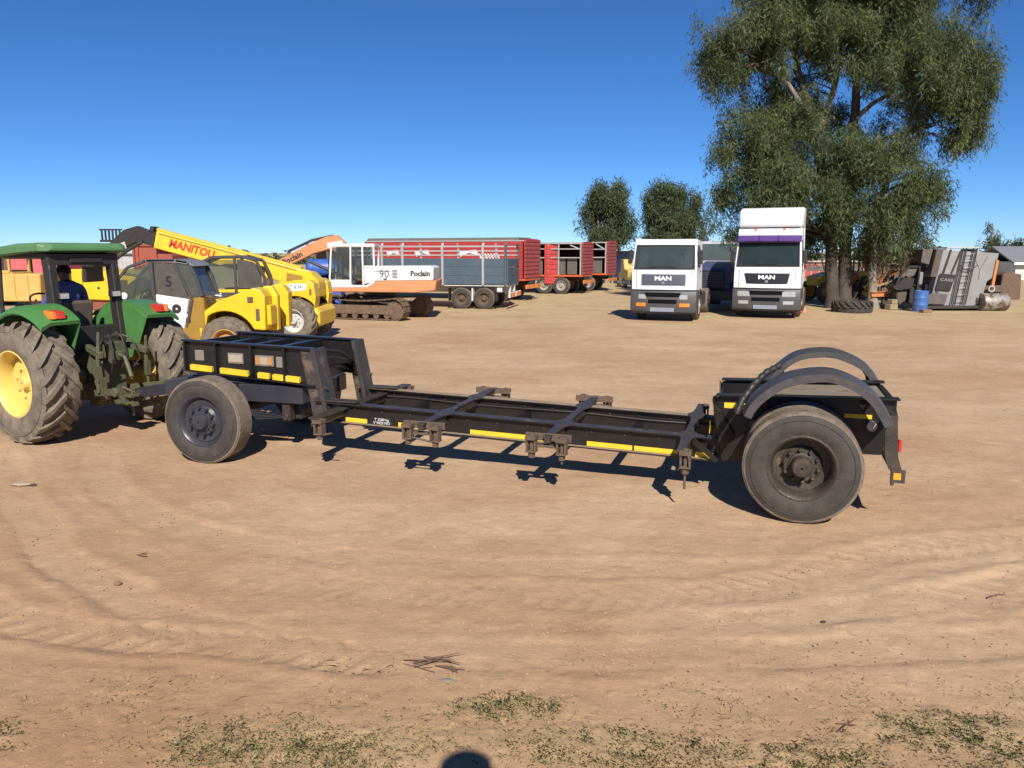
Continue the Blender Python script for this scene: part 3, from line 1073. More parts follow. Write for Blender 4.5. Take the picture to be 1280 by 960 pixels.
for s, cx in ((1, -0.10), (-1, -0.26)):       # struts that carry the guards
    for dx in (0.42, -0.45):
        m = MB()
        m.tube([(cx + dx, 0.5 * s, 0.92), (cx + dx, 0.95 * s, 1.12)], 0.018, 8)
        m.build('guard_strut', dark_metal, TR, smooth=True)
m = MB()   # ribbed hose lying against the near guard
pts = [(0.585, 1.08, 0.95), (0.54, 1.02, 1.07), (0.45, 0.90, 1.20), (0.34, 0.77, 1.30), (0.22, 0.64, 1.355)]
L = []
for i in range(len(pts) - 1):
    for k in range(10):
        L.append(Vector(pts[i]).lerp(Vector(pts[i + 1]), k / 10))
m.tube(L, [0.034 if (i // 2) % 2 else 0.027 for i in range(len(L))], 10)
m.build('ribbed_hose', matt_black, TR, smooth=50)
# rear lamp brackets
for s in (1, -1):
    m = MB()
    m.prism([(-0.66, 1.00), (-0.76, 1.0), (-0.79, 0.64), (-0.83, 0.51), (-0.72, 0.52), (-0.68, 0.64)], 0.98 * s, 1.00 * s, 'y')
    m.bx(-0.80, -0.68, 0.85 * s, 0.98 * s, 0.60, 0.61)
    b = m.build('lamp_bracket', worn_black, TR, bevel=0.003)
    m = MB()
    m.bx(-0.812, -0.785, 0.93 * s, 0.995 * s, 0.68, 0.78)
    m.build('tail_lamp', lamp_red, b, bevel=0.005)
    m = MB()
    m.bx(-0.86, -0.74, 0.985 * s, 1.0 * s, 0.40, 0.52)
    m.cyl((-0.76, 0.99 * s, 0.39), 0.015, 0.03, 'z', 8)
    m.build('bumper_end', worn_black, b, bevel=0.003)
    m = MB()
    m.bx(-0.825, -0.765, 1.0 * s, 1.004 * s, 0.43, 0.49)
    m.build('amber_reflector', mat('amber_reflector', (0.7, 0.34, 0.02), 0.3, 0, 0.1), b)
    m = MB()
    m.beam((-0.78, 0.5 * s, 0.92), (-0.74, 0.99 * s, 0.97), 0.05, 0.05)
    m.build('bracket_arm', worn_black, b)
cbeam(-0.81, -0.98, 0.98, 0.42, 0.49, 0.05, 'rear_bumper', worn_black)
m = MB()   # air line clipped along the inside of the far rail
L = [(x, -0.475 + 0.006 * math.sin(x * 5), 0.47 + zf(x) + 0.008 * math.sin(x * 3.1)) for x in np.linspace(0.8, 5.3, 40)]
m.tube(L, 0.011, 6)
m.build('air_line', matt_black, TR, smooth=True)
for x in np.linspace(1.0, 5.2, 13):
    for y in (0.5, -0.5):
        m = MB()
        m.cyl((x, y, 0.50 + zf(x)), 0.012, 0.03, 'y', 6)
        m.build('bolt', worn_black, TR)
# ---- dolly under the front frame
DY = 3.0        # a little steering lock
ca, sa = math.cos(R(DY)), math.sin(R(DY))
def dl(p):
    return Vector((6.50 + p[0] * ca - p[1] * sa, p[0] * sa + p[1] * ca, p[2]))
DM = Matrix.Translation((6.50, 0, 0)) @ Matrix.Rotation(R(DY), 4, 'Z')
m = MB()
for s in (1, -1):
    m.bx(-0.92, -0.05, 0.36 * s, 0.56 * s, 0.62, 0.83)
    m.bx(0.0, 1.02, 0.38 * s, 0.54 * s, 0.64, 0.82)
m.bx(0.94, 1.02, -0.38, 0.38, 0.64, 0.82)
m.bx(-0.9, -0.8, -0.36, 0.36, 0.64, 0.80)
m.xform(DM)
dolly = m.build('dolly_frame', navy_paint, TR, bevel=0.008)
m = MB()
m.lathe([(0.40, 0.84), (0.47, 0.84), (0.47, 0.922), (0.40, 0.922), (0.40, 0.84)], n=40, axis='z')
m.bx(-0.5, 0.55, -0.5, 0.5, 0.835, 0.85)
m.xform(DM)
m.build('turntable', navy_paint, dolly, smooth=30)
for k in range(5):
    m = MB()
    y = -0.44 + 0.22 * k
    m.beam((0.50, 0.1 * (k - 2), 0.845), (1.0, y, 0.83), 0.045, 0.03)
    m.xform(DM)
    m.build('brace', navy_paint, dolly, bevel=0.003)
m = MB()   # A-shaped drawbar down to the hitch
m.beam((0.9, 0.34, 0.72), (1.74, 0.055, 0.56), 0.09, 0.14)
m.beam((0.9, -0.34, 0.72), (1.74, -0.055, 0.56), 0.09, 0.14)
m.bx(1.62, 1.80, -0.09, 0.09, 0.50, 0.62)
m.xform(DM)
m.build('drawbar', navy_paint, dolly, bevel=0.008)
m = MB()
m.lathe([(0.075, -0.03), (0.075, 0.03), (0.035, 0.03), (0.035, -0.03), (0.075, -0.03)], (1.86, 0, 0.56), 'z', 20)
m.xform(DM)
m.build('towing_eye', dark_metal, dolly, smooth=30)
m = MB()
m.cyl((0, 0, 0.5), 0.065, 2.1, 'y', 16)
m.xform(DM)
m.build('axle', dark_metal, dolly, smooth=True)
for s in (1, -1):
    m = MB()
    for k in range(6):
        h = 0.66 - 0.08 * k
        m.loft([[Vector((x, 0.46 * s - 0.04, 0.40 + 0.02 * k - 0.02 + 0.05 * (x / 0.6) ** 2)), Vector((x, 0.46 * s + 0.04, 0.40 + 0.02 * k - 0.02 + 0.05 * (x / 0.6) ** 2)),
                 Vector((x, 0.46 * s + 0.04, 0.414 + 0.02 * k - 0.02 + 0.05 * (x / 0.6) ** 2)), Vector((x, 0.46 * s - 0.04, 0.414 + 0.02 * k - 0.02 + 0.05 * (x / 0.6) ** 2))] for x in np.linspace(-h, h, 9)])
    m.xform(DM)
    m.build('leaf_spring', navy_paint, dolly)
    for xx in (0.66, -0.66):
        m = MB()
        m.bx(xx - 0.05, xx + 0.05, 0.40 * s, 0.52 * s, 0.40, 0.64)
        m.cyl((xx, 0.46 * s, 0.45), 0.04, 0.17, 'y', 12)
        m.xform(DM)
        m.build('spring_hanger', dark_metal, dolly, bevel=0.005)
m = MB()     # air tank across the back of the dolly
m.lathe([(0.02, -0.34), (0.1, -0.33), (0.13, -0.28), (0.13, 0.28), (0.1, 0.33), (0.02, 0.34)], (-0.68, 0, 0.50), 'y', 20, True)
m.xform(DM)
m.build('air_tank', navy_paint, dolly, smooth=40)
# ---- wheels
for s in (1, -1):
    p = dl((0, s * 1.09, 0.5))
    wheel(TR, tuple(p), 0.5, 0.29, 0.292, navy_paint, tread_rubber, tyre_rubber, s, dish=0.055, nuts=10, hub_r=0.10, hub_out=0.035, hub_mat=navy_paint, yaw=DY, n=56)
    wheel(TR, (0, s * 1.055, 0.51), 0.512, 0.29, 0.292, worn_black, tread_rubber, tyre_rubber, s, dish=0.17, nuts=10, hub_r=0.095, hub_out=-0.01, hub_mat=worn_black, n=56)
    wheel(TR, (0, s * 0.735, 0.51), 0.512, 0.28, 0.292, worn_black, tread_rubber, tyre_rubber, -s, dish=0.13, nuts=0, hub_r=0.1, hub_out=-0.02, n=40)
# ------------------------------------------------------------------ people
skin_brown = mat('dark_brown_skin', (0.07, 0.038, 0.024), 0.5, var=0.08)
blue_cloth = mat('blue_work_jacket', (0.045, 0.075, 0.22), 0.85, 0, 0.1, scale=6, bump=0.5, bscale=18)
navy_cloth = mat('navy_trousers', (0.018, 0.022, 0.05), 0.85, 0, 0.15, scale=6, bump=0.5, bscale=18)
hair_black = mat('black_hair', (0.008, 0.007, 0.007), 0.8, bump=0.6, bscale=90)
boot_black = mat('black_boot', (0.015, 0.013, 0.012), 0.6, 0, 0.3)

def person(name, label, J, loc, rz, group=None, jacket=None, pants=None):
    """J: joints in local metres (x forward, y left). One skinned body, hair and hat as parts."""
    root = thing(name, label, 'person', loc, rz, group)
    order, edges, rad = [], [], []
    def v(n, p, r):
        order.append((n, Vector(p)))
        rad.append(r)
        return len(order) - 1
    idx = {}
    def add(n, r, par=None):
        idx[n] = v(n, J[n], r)
        if par:
            edges.append((idx[par], idx[n]))
    add('pelvis', (0.15, 0.12)); add('waist', (0.145, 0.105), 'pelvis'); add('chest', (0.17, 0.115), 'waist'); add('collar', (0.11, 0.085), 'chest')
    add('neck', (0.055, 0.058), 'collar'); add('head_low', (0.07, 0.08), 'neck'); add('head', (0.077, 0.095), 'head_low'); add('head_top', (0.06, 0.075), 'head')
    for s in ('l', 'r'):
        add('sh_' + s, (0.075, 0.075), 'collar'); add('el_' + s, (0.05, 0.05), 'sh_' + s); add('wr_' + s, (0.034, 0.03), 'el_' + s)
        add('pa_' + s, (0.04, 0.022), 'wr_' + s)
        add('hip_' + s, (0.095, 0.095), 'pelvis'); add('kn_' + s, (0.062, 0.062), 'hip_' + s); add('an_' + s, (0.042, 0.042), 'kn_' + s); add('to_' + s, (0.04, 0.032), 'an_' + s)
        # five fingers curling from the palm
        pa, wr = Vector(J['pa_' + s]), Vector(J['wr_' + s])
        d = (pa - wr).normalized()
        crs = Vector(J['grip_' + s]).normalized()       # finger row direction
        nrm = d.cross(crs).normalized() * J.get('curl_' + s, 1)
        for k, (off, ln) in enumerate(((-0.028, 0.07), (-0.009, 0.08), (0.01, 0.076), (0.028, 0.06))):
            b = pa + crs * off + d * 0.02
            i0 = v('f%d%s' % (k, s), b + d * 0.02, (0.0095, 0.0095)); edges.append((idx['pa_' + s], i0))
            i1 = v('g%d%s' % (k, s), b + d * (0.02 + ln * 0.5) + nrm * 0.012, (0.009, 0.009)); edges.append((i0, i1))
            i2 = v('h%d%s' % (k, s), b + d * (0.02 + ln * 0.7) + nrm * 0.04, (0.0075, 0.0075)); edges.append((i1, i2))
        b = (pa + wr) / 2 - crs * 0.03
        i0 = v('t0' + s, b - crs * 0.012 + d * 0.01, (0.012, 0.012)); edges.append((idx['pa_' + s], i0))
        i1 = v('t1' + s, b - crs * 0.03 + d * 0.045 + nrm * 0.015, (0.0095, 0.0095)); edges.append((i0, i1))
    me = bpy.data.meshes.new('body')
    me.from_pydata([p for _, p in order], edges, [])
    ob = bpy.data.objects.new('body', me)
    col.objects.link(ob)
    sk = ob.modifiers.new('skin', 'SKIN')
    sk.use_smooth_shade = True
    for i, d in enumerate(me.skin_vertices[0].data):
        d.radius = rad[i]
        d.use_root = (i == 0)
    sb = ob.modifiers.new('sub', 'SUBSURF')
    sb.levels = sb.render_levels = 2
    dg = bpy.context.evaluated_depsgraph_get()
    full = bpy.data.meshes.new_from_object(ob.evaluated_get(dg))
    bpy.data.objects.remove(ob)
    full.name = 'body'
    full.materials.clear()
    for mm in (jacket or blue_cloth, skin_brown, pants or navy_cloth, boot_black):
        full.materials.append(mm)
    pts = [(p, n) for n, p in order]
    segs = [(Vector(order[a][1]), Vector(order[b][1]), order[b][0]) for a, b in edges]
    for f in full.polygons:
        c = f.center
        best, bn = 9e9, ''
        for a, b, n in segs:
            ab = b - a
            t = max(0, min(1, (c - a).dot(ab) / max(ab.length_squared, 1e-9)))
            q = (c - a - ab * t).length
            if q < best:
                best, bn = q, n
        if bn.startswith(('head', 'neck', 'pa_')) or bn[0] in 'fght' and bn[1].isdigit():
            f.material_index = 1
        elif bn.startswith(('hip', 'kn', 'an')):
            f.material_index = 2
        elif bn.startswith('to_'):
            f.material_index = 3
        f.use_smooth = True
    body = bpy.data.objects.new('body', full)
    col.objects.link(body)
    body.parent = root
    # head features
    H_ = Vector(J['head']); F_ = Vector(J.get('face', (1, 0, 0))).normalized()
    up = Vector((0, 0, 1)); sd = up.cross(F_).normalized()
    def at(f, s_, u):
        return H_ + F_ * f + sd * s_ + up * u
    m = MB()
    m.loft([[at(0.075, -0.012, -0.02), at(0.075, 0.012, -0.02), at(0.085, 0.009, 0.03), at(0.085, -0.009, 0.03)],
            [at(0.115, -0.01, -0.028), at(0.115, 0.01, -0.028), at(0.098, 0.006, 0.02), at(0.098, -0.006, 0.02)]])
    m.build('nose', skin_brown, body, smooth=True)
    m = MB()
    m.box(at(0.088, 0, -0.055), (0.02, 0.045, 0.012))
    m.build('mouth', mat('lips', (0.09, 0.035, 0.028), 0.5), body)
    for q in (1, -1):
        m = MB()
        m.lathe([(0.001, -0.012), (0.009, -0.008), (0.012, 0), (0.009, 0.008), (0.001, 0.012)], at(0.085, 0.032 * q, 0.012), 'x', 10)
        m.build('eye', mat('eye_white', (0.5, 0.48, 0.45), 0.2), body, smooth=True)
        m = MB()
        m.loft([[at(0.0, 0.078 * q, -0.03), at(0.02, 0.078 * q, -0.02), at(0.022, 0.078 * q, 0.025), at(-0.005, 0.078 * q, 0.03)],
                [at(-0.012, 0.1 * q, -0.025), at(0.01, 0.096 * q, -0.02), at(0.012, 0.098 * q, 0.03), at(-0.018, 0.104 * q, 0.03)]])
        m.build('ear', skin_brown, body, smooth=True)
    m = MB()
    rings = []
    for i in range(7):
        u = i / 6
        rings.append([at((0.085 if math.cos(a) < 0 else 0.07) * math.cos(a) * math.cos(u * 1.45) * 1.2 - 0.012, 0.087 * math.sin(a) * math.cos(u * 1.45), 0.012 + 0.03 * math.cos(a) + (0.105 - 0.03 * math.cos(a)) * math.sin(u * 1.45)) for a in np.linspace(0, 2 * math.pi, 17)[:-1]])
    m.loft(rings)
    m.build('hair', hair_black, root, smooth=True)
    return root

# ------------------------------------------------------------------ green tractor
TRC = thing('tractor', 'green tractor with yellow rims and flat green canopy coupled to the black trailer', 'tractor', (-5.72, 10.4, 0.0), 150.0)
green_paint = mat('green_tractor_paint', (0.045, 0.20, 0.045), 0.35, 0, 0.10, scale=4, var=0.15)
canopy_green = mat('faded_green_canopy', (0.075, 0.20, 0.07), 0.5, 0, 0.10, dirtcol=(0.30, 0.33, 0.24, 1), scale=3)
yellow_rim = mat('yellow_rim_paint', (0.76, 0.56, 0.13), 0.45, 0, 0.16, scale=4)
oily_green = mat('oily_green_casting', (0.045, 0.068, 0.032), 0.5, 0.1, 0.2, scale=8, wear=0.3, wearcol=(0.03, 0.028, 0.025, 1))
lug = dict(depth=0.045, n=20, sweep=1.15, width=0.36)
for s in (1, -1):
    w = wheel(TRC, (0, 0.85 * s, 0.775), 0.775, 0.46, 0.415, yellow_rim, farm_rubber, farm_rubber, s, dish=0.22, nuts=8, hub_r=0.09, hub_out=-0.12,
              tread=dict(lug, dir=1), n=48)
    m = MB()       # inner disc panel bolted to the rim
    m.lathe([(0.30, s * 0.03), (0.31, s * 0.045), (0.27, s * 0.05), (0.16, s * 0.03), (0.1, s * 0.032)], n=32)
    m.build('disc_panel', yellow_rim, w, smooth=30)
    wheel(TRC, (2.2, 0.72 * s, 0.5), 0.5, 0.30, 0.28, yellow_rim, farm_rubber, farm_rubber, s, dish=0.12, nuts=6, hub_r=0.08, hub_out=-0.02,
          tread=dict(depth=0.04, n=16, sweep=1.1, width=0.36), n=36)
m = MB()
m.prism([(-0.42, 0.45), (-0.42, 1.05), (-0.2, 1.12), (0.6, 1.02), (1.0, 0.95), (1.0, 0.5), (0.4, 0.42)], -0.2, 0.2)
m.bx(1.0, 2.5, -0.24, 0.24, 0.55, 0.98)
m.build('transmission', oily_green, TRC, bevel=0.02)
m = MB()
for s in (1, -1):
    m.lathe([(0.14, 0.18 * s), (0.12, 0.4 * s), (0.1, 0.7 * s)], (0, 0, 0.775), 'y', 16, True)
m.cyl((2.2, 0, 0.5), 0.07, 1.3, 'y', 12)
m.build('axle', oily_green, TRC, smooth=30)
# mudguards
for s in (1, -1):
    o_ = arc(0, 0.775, 0.95, 18, 127, 22)
    i_ = arc(0, 0.775, 0.925, 18, 127, 22)
    m = MB()
    n_ = len(o_)
    rings = []
    for (xo, zo), (xi, zi) in zip(o_, i_):
        rings.append([Vector((xo, 0.47 * s, zo + 0.03)), Vector((xo, 0.84 * s, zo + 0.02)), Vector((xo, 0.95 * s, zo - 0.03)), Vector((xo, 0.965 * s, zo - 0.07)), Vector((xi, 0.95 * s, zi - 0.065)), Vector((xi, 0.83 * s, zi)), Vector((xi, 0.47 * s, zi + 0.005))])
    m.loft(rings)
    fd = m.build('mudguard', green_paint, TRC, smooth=40)
    m = MB()
    m.prism(arc(0, 0.775, 0.935, 18, 127, 18) + [(-0.34, 1.12), (-0.16, 0.95), (0.55, 0.85), (0.85, 0.9)], 0.47 * s, 0.455 * s)
    m.build('mudguard_side', green_paint, fd, bevel=0.004)
    # combined orange and red rear lamp
    for nm, mt, y0, y1 in (('red_lens', lamp_red, 0.64, 0.75), ('amber_lens', lamp_amber, 0.75, 0.82)):
        m = MB()
        rings = []
        for yy, k in ((y0 * s, 0.7), ((y0 * 0.6 + y1 * 0.4) * s, 1.0), ((y0 * 0.3 + y1 * 0.7) * s, 1.0), (y1 * s, 0.7)):
            rings.append([Vector((-0.42, yy, 1.59)), Vector((-0.565 + 0.02 * (1 - k), yy, 1.605 - 0.01 * k)), Vector((-0.52 - 0.025 * k, yy, 1.66 + 0.03 * k)), Vector((-0.40, yy, 1.675 + 0.025 * k))])
        m.loft(rings)
        m.build(nm, mt, fd, smooth=40)
# roll bar posts and canopy
for s in (1, -1):
    m = MB()
    m.loft([[Vector((x - 0.07, 0.43 * s + a - 0.05, z)), Vector((x + 0.09, 0.43 * s + a - 0.05, z)), Vector((x + 0.09, 0.43 * s + a + 0.05, z)), Vector((x - 0.07, 0.43 * s + a + 0.05, z))] for x, a, z in ((-0.05, 0, 0.9), (0.02, 0, 1.6), (0.06, 0, 2.2), (0.10, -0.02 * s, 2.40))])
    p = m.build('roll_bar_post', matt_black, TRC, bevel=0.01)
    m = MB()
    m.bx(-0.09, 0.0, 0.36 * s - 0.07, 0.36 * s + 0.07, 1.80, 1.89)
    lb = m.build('work_lamp', matt_black, TRC, bevel=0.012)
    m = MB()
    m.bx(-0.096, -0.09, 0.36 * s - 0.055, 0.36 * s + 0.055, 1.812, 1.878)
    m.build('lamp_glass', lamp_clear, lb)
    m = MB()
    m.tube([(1.25, 0.44 * s, 1.0), (1.3, 0.44 * s, 1.7), (1.28, 0.42 * s, 2.36)], 0.03, 8)
    m.build('roof_post', matt_black, TRC, smooth=True)
m = MB()
m.bx(0.0, 0.16, -0.48, 0.48, 2.24, 2.385)
m.bx(0.3, 1.3, -0.39, 0.39, 2.33, 2.37)
m.bx(0.05, 1.35, -0.46, -0.40, 2.34, 2.40)
m.bx(0.05, 1.35, 0.40, 0.46, 2.34, 2.40)
m.bx(-0.02, 0.04, -0.24, 0.2, 2.27, 2.33)
m.build('roof_frame', matt_black, TRC, bevel=0.006)
m = MB()
def rr_(x, w, z):
    return [Vector((x, -w, z)), Vector((x, w, z))]
prof = [(-0.10, 0.50, 2.42, 2.47), (-0.06, 0.55, 2.415, 2.515), (0.0, 0.60, 2.415, 2.53), (0.5, 0.62, 2.39, 2.52), (1.3, 0.62, 2.33, 2.45), (1.55, 0.54, 2.31, 2.41)]
rings = []
for x, w, z0, z1 in prof:
    rings.append([Vector((x, -w, z0)), Vector((x, w, z0)), Vector((x, w, z1 - 0.03)), Vector((x, w - 0.06, z1)), Vector((x, -w + 0.06, z1)), Vector((x, -w, z1 - 0.03))])
m.loft(rings)
m.build('canopy', canopy_green, TRC, bevel=0.012)
# platform, seat, controls
m = MB()
m.bx(0.1, 1.3, -0.45, 0.45, 0.98, 1.03)
m.bx(-0.02, 0.12, -0.44, 0.44, 1.0, 1.42)
m.build('platform', matt_black, TRC, bevel=0.008)
m = MB()
m.box((0.45, 0.02, 1.36), (0.46, 0.46, 0.12))
m.bx(0.3, 0.6, -0.12, 0.16, 1.03, 1.3)
st = m.build('seat', seat_black, TRC, bevel=0.03, seg=2)
m = MB()
m.box((0.25, 0.02, 1.58), (0.09, 0.42, 0.36), (0, -10, 0))
m.build('seat_back', mat('faded_brown_seat_vinyl', (0.075, 0.06, 0.047), 0.7, 0, 0.1), st, bevel=0.03, seg=2)
m = MB()
m.prism([(1.0, 1.0), (1.35, 1.0), (1.35, 1.55), (1.15, 1.62)], -0.2, 0.2)
ds = m.build('dashboard', matt_black, TRC, bevel=0.02)
m = MB()
ring = []
c0, ax = Vector((1.0, 0, 1.72)), Vector((-0.55, 0, 0.83)).normalized()
u_ = Vector((0, 1, 0)); w_ = ax.cross(u_)
L = [c0 + u_ * 0.2 * math.cos(a) + w_ * 0.2 * math.sin(a) for a in np.linspace(0, 2 * math.pi, 25)]
m.tube(L, 0.014, 6)
m.tube([c0 + u_ * 0.19, c0 - u_ * 0.19], 0.01, 6)
m.tube([c0, (1.2, 0, 1.5)], 0.025, 8)
m.build('steering_wheel', matt_black, ds, smooth=True)
for x, y, z in ((0.75, -0.34, 1.75), (0.65, -0.38, 1.7), (0.85, -0.3, 1.68), (0.7, 0.36, 1.6)):
    m = MB()
    m.tube([(x - 0.05, y, 1.3), (x, y, z)], 0.009, 6)
    m.lathe([(0.004, -0.03), (0.02, -0.01), (0.02, 0.015), (0.004, 0.03)], (x, y, z), 'z', 10)
    m.build('control_lever', matt_black, TRC, smooth=True)
# bonnet and exhaust
m = MB()
rings = []
for x, w, z in ((1.32, 0.33, 1.62), (1.9, 0.31, 1.58), (2.6, 0.28, 1.50), (2.78, 0.25, 1.40)):
    rings.append([Vector((x, -w, 1.0)), Vector((x, w, 1.0)), Vector((x, w, z - 0.12)), Vector((x, w * 0.7, z)), Vector((x, -w * 0.7, z)), Vector((x, -w, z - 0.12))])
m.loft(rings)
bn = m.build('bonnet', green_paint, TRC, bevel=0.03, seg=2)
m = MB()
m.bx(2.78, 2.80, -0.2, 0.2, 1.02, 1.34)
m.build('grille', matt_black, bn)
m = MB()
m.tube([(1.72, 0.42, 1.2), (1.72, 0.42, 1.9), (1.70, 0.42, 2.25)], [0.045, 0.045, 0.03], 10)
m.build('exhaust', rust_steel, TRC, smooth=True)
# linkage at the back
for s in (1, -1):
    m = MB()
    m.beam((-0.35, 0.27 * s, 1.18), (-0.72, 0.33 * s, 1.10), 0.07, 0.09)
    la = m.build('lift_arm', oily_green, TRC, bevel=0.01)
    m = MB()
    m.tube([(-0.70, 0.33 * s, 1.40 if s > 0 else 1.3), (-0.66, 0.34 * s, 1.05), (-0.64, 0.36 * s, 0.62)], [0.018, 0.028, 0.022], 8)
    m.box((-0.655, 0.35 * s, 0.86), (0.06, 0.06, 0.2))
    m.build('lift_rod', oily_green, la, smooth=30)
    m = MB()
    m.beam((-0.20, 0.26 * s, 0.55), (-1.02, 0.37 * s, 0.66), 0.035, 0.09)
    m.cyl((-1.02, 0.37 * s, 0.66), 0.06, 0.06, 'y', 12)
    m.build('lower_link', oily_green, TRC, bevel=0.006)
    m = MB()
    m.tube([(-0.36, 0.1 * s, 0.62), (-0.6, 0.2 * s, 0.52), (-0.8, 0.34 * s, 0.62)], 0.018, 6)
    m.build('check_chain', rust_steel, TRC, smooth=True)
m = MB()
m.bx(-0.56, -0.36, -0.14, 0.14, 0.95, 1.24)
m.bx(-0.62, -0.5, -0.07, 0.09, 1.0, 1.12)
m.tube([(-0.5, 0.02, 1.1), (-0.74, 0.02, 1.05), (-0.9, 0.05, 0.8)], 0.03, 8)
m.build('top_link', oily_green, TRC, bevel=0.008)
for k, (y, z) in enumerate(((-0.12, 1.32), (-0.03, 1.36), (0.07, 1.34), (0.15, 1.30))):
    m = MB()
    m.cyl((-0.5, y, z - 0.04), 0.028, 0.1, 'x', 10)
    m.tube([(-0.5, y, z), (-0.6, y * 1.6, z - 0.05), (-0.68, y * 2.0, z - 0.3), (-0.55, y * 1.4, z - 0.5)], 0.012, 6)
    m.build('hydraulic_hose', dark_metal, TRC, smooth=True)
m = MB()
m.bx(-0.86, -0.1, -0.05, 0.05, 0.40, 0.45)
m.bx(-0.86, -0.68, -0.07, 0.07, 0.52, 0.56)
m.bx(-0.72, -0.62, -0.07, 0.07, 0.40, 0.56)
m.cyl((-0.80, 0, 0.44), 0.016, 0.34, 'z', 8)
m.bx(-0.3, -0.1, -0.16, 0.16, 0.36, 0.62)
m.build('hitch', oily_green, TRC, bevel=0.004)

J = dict(pelvis=(0.42, 0.02, 1.50), waist=(0.40, 0.02, 1.64), chest=(0.40, 0.02, 1.83), collar=(0.43, 0.02, 1.96), neck=(0.45, 0.02, 2.02), head_low=(0.47, 0.02, 2.07), head=(0.48, 0.02, 2.14), head_top=(0.48, 0.02, 2.20),
         sh_l=(0.42, 0.21, 1.91), el_l=(0.58, 0.29, 1.66), wr_l=(0.80, 0.20, 1.68), pa_l=(0.88, 0.185, 1.70), grip_l=(0.3, 0.5, 0.8), curl_l=1,
         sh_r=(0.42, -0.17, 1.91), el_r=(0.52, -0.29, 1.64), wr_r=(0.74, -0.22, 1.62), pa_r=(0.86, -0.19, 1.67), grip_r=(0.3, -0.5, 0.8), curl_r=-1,
         hip_l=(0.46, 0.11, 1.48), kn_l=(0.88, 0.16, 1.50), an_l=(0.98, 0.17, 1.12), to_l=(1.12, 0.18, 1.07),
         hip_r=(0.46, -0.07, 1.48), kn_r=(0.88, -0.12, 1.50), an_r=(0.98, -0.13, 1.12), to_r=(1.12, -0.14, 1.07), face=(1, 0.15, 0))
_p = TRC.location
person('person', 'person in a blue jacket seated at the wheel of the green tractor', J, tuple(_p), 150.0)

# ------------------------------------------------------------------ the photographer, whose raised phone shades the grass
gy = float(mound(np.array([0.0]), np.array([-0.4]))[0]) + 0.0
PH = dict(pelvis=(0, 0, 0.95), waist=(0, 0, 1.12), chest=(0.01, 0, 1.32), collar=(0.01, 0, 1.46), neck=(0.02, 0, 1.52), head_low=(0.04, 0, 1.58), head=(0.05, 0, 1.655), head_top=(0.05, 0, 1.72),
          sh_l=(0.0, 0.19, 1.42), el_l=(0.04, 0.27, 1.16), wr_l=(0.17, 0.17, 1.38), pa_l=(0.175, 0.145, 1.44), grip_l=(0, 0.6, -0.6), curl_l=1,
          sh_r=(0.0, -0.19, 1.42), el_r=(0.04, -0.27, 1.16), wr_r=(0.17, -0.13, 1.38), pa_r=(0.175, -0.105, 1.44), grip_r=(0, -0.6, -0.6), curl_r=-1,
          hip_l=(0, 0.1, 0.92), kn_l=(0.03, 0.11, 0.5), an_l=(0, 0.12, 0.09), to_l=(0.15, 0.13, 0.045),
          hip_r=(0, -0.1, 0.92), kn_r=(0.03, -0.11, 0.5), an_r=(0, -0.12, 0.09), to_r=(0.15, -0.13, 0.045), face=(1, 0, 0.05))
ptr = person('person', 'person holding a phone at the camera, only the shadow shows on the near grass', PH, (0.17, -0.28, gy), 90.0, pants=navy_cloth)
m = MB()
m.lathe([(0.001, 1.82), (0.10, 1.82), (0.125, 1.80), (0.115, 1.70), (0.165, 1.685), (0.17, 1.68), (0.09, 1.675)], (0.04, 0, 0), 'z', 24)
m.build('hat', navy_cloth, ptr, smooth=40)
m = MB()
m.bx(-0.06, 0.115, -0.052, -0.043, 2.345, 2.43)
m.bx(-0.02, 0.02, -0.0435, -0.042, 2.39, 2.41)
ph = m.build('phone', matt_black, None, bevel=0.004)
tag(ph, 'black phone held up by the photographer, shading the near grass', 'phone')
# ------------------------------------------------------------------ telehandlers
tele_yellow = mat('yellow_machine_paint', (0.78, 0.50, 0.012), 0.38, 0, 0.06, scale=2.5, wear=0.07, wscale=5)
tele_yellow2 = mat('yellow_boom_paint', (0.80, 0.52, 0.03), 0.38, 0, 0.05, scale=2.5, wear=0.05, wscale=6)
grey_trim = mat('grey_cab_trim', (0.045, 0.047, 0.053), 0.4, 0, 0.08, scale=4)
brown_shadow = mat('brown_shaded_yellow', (0.30, 0.17, 0.015), 0.5, 0, 0.08, scale=3, wear=0.3)  # yellow paint taken down to ochre, its shade put into the colour
lugm = dict(depth=0.04, n=18, sweep=1.1, width=0.4)

def frame_loop(m, pts, y, w, d):
    """Bars along a closed polyline in the xz plane at y."""
    for a, b in zip(pts, pts[1:] + pts[:1]):
        m.beam((a[0], y, a[1]), (b[0], y, b[1]), d, w)

def pane(parent, pts, y0, y1, material, name='window_pane'):
    m = MB()
    m.prism(pts, y0, y1)
    return m.build(name, material, parent)

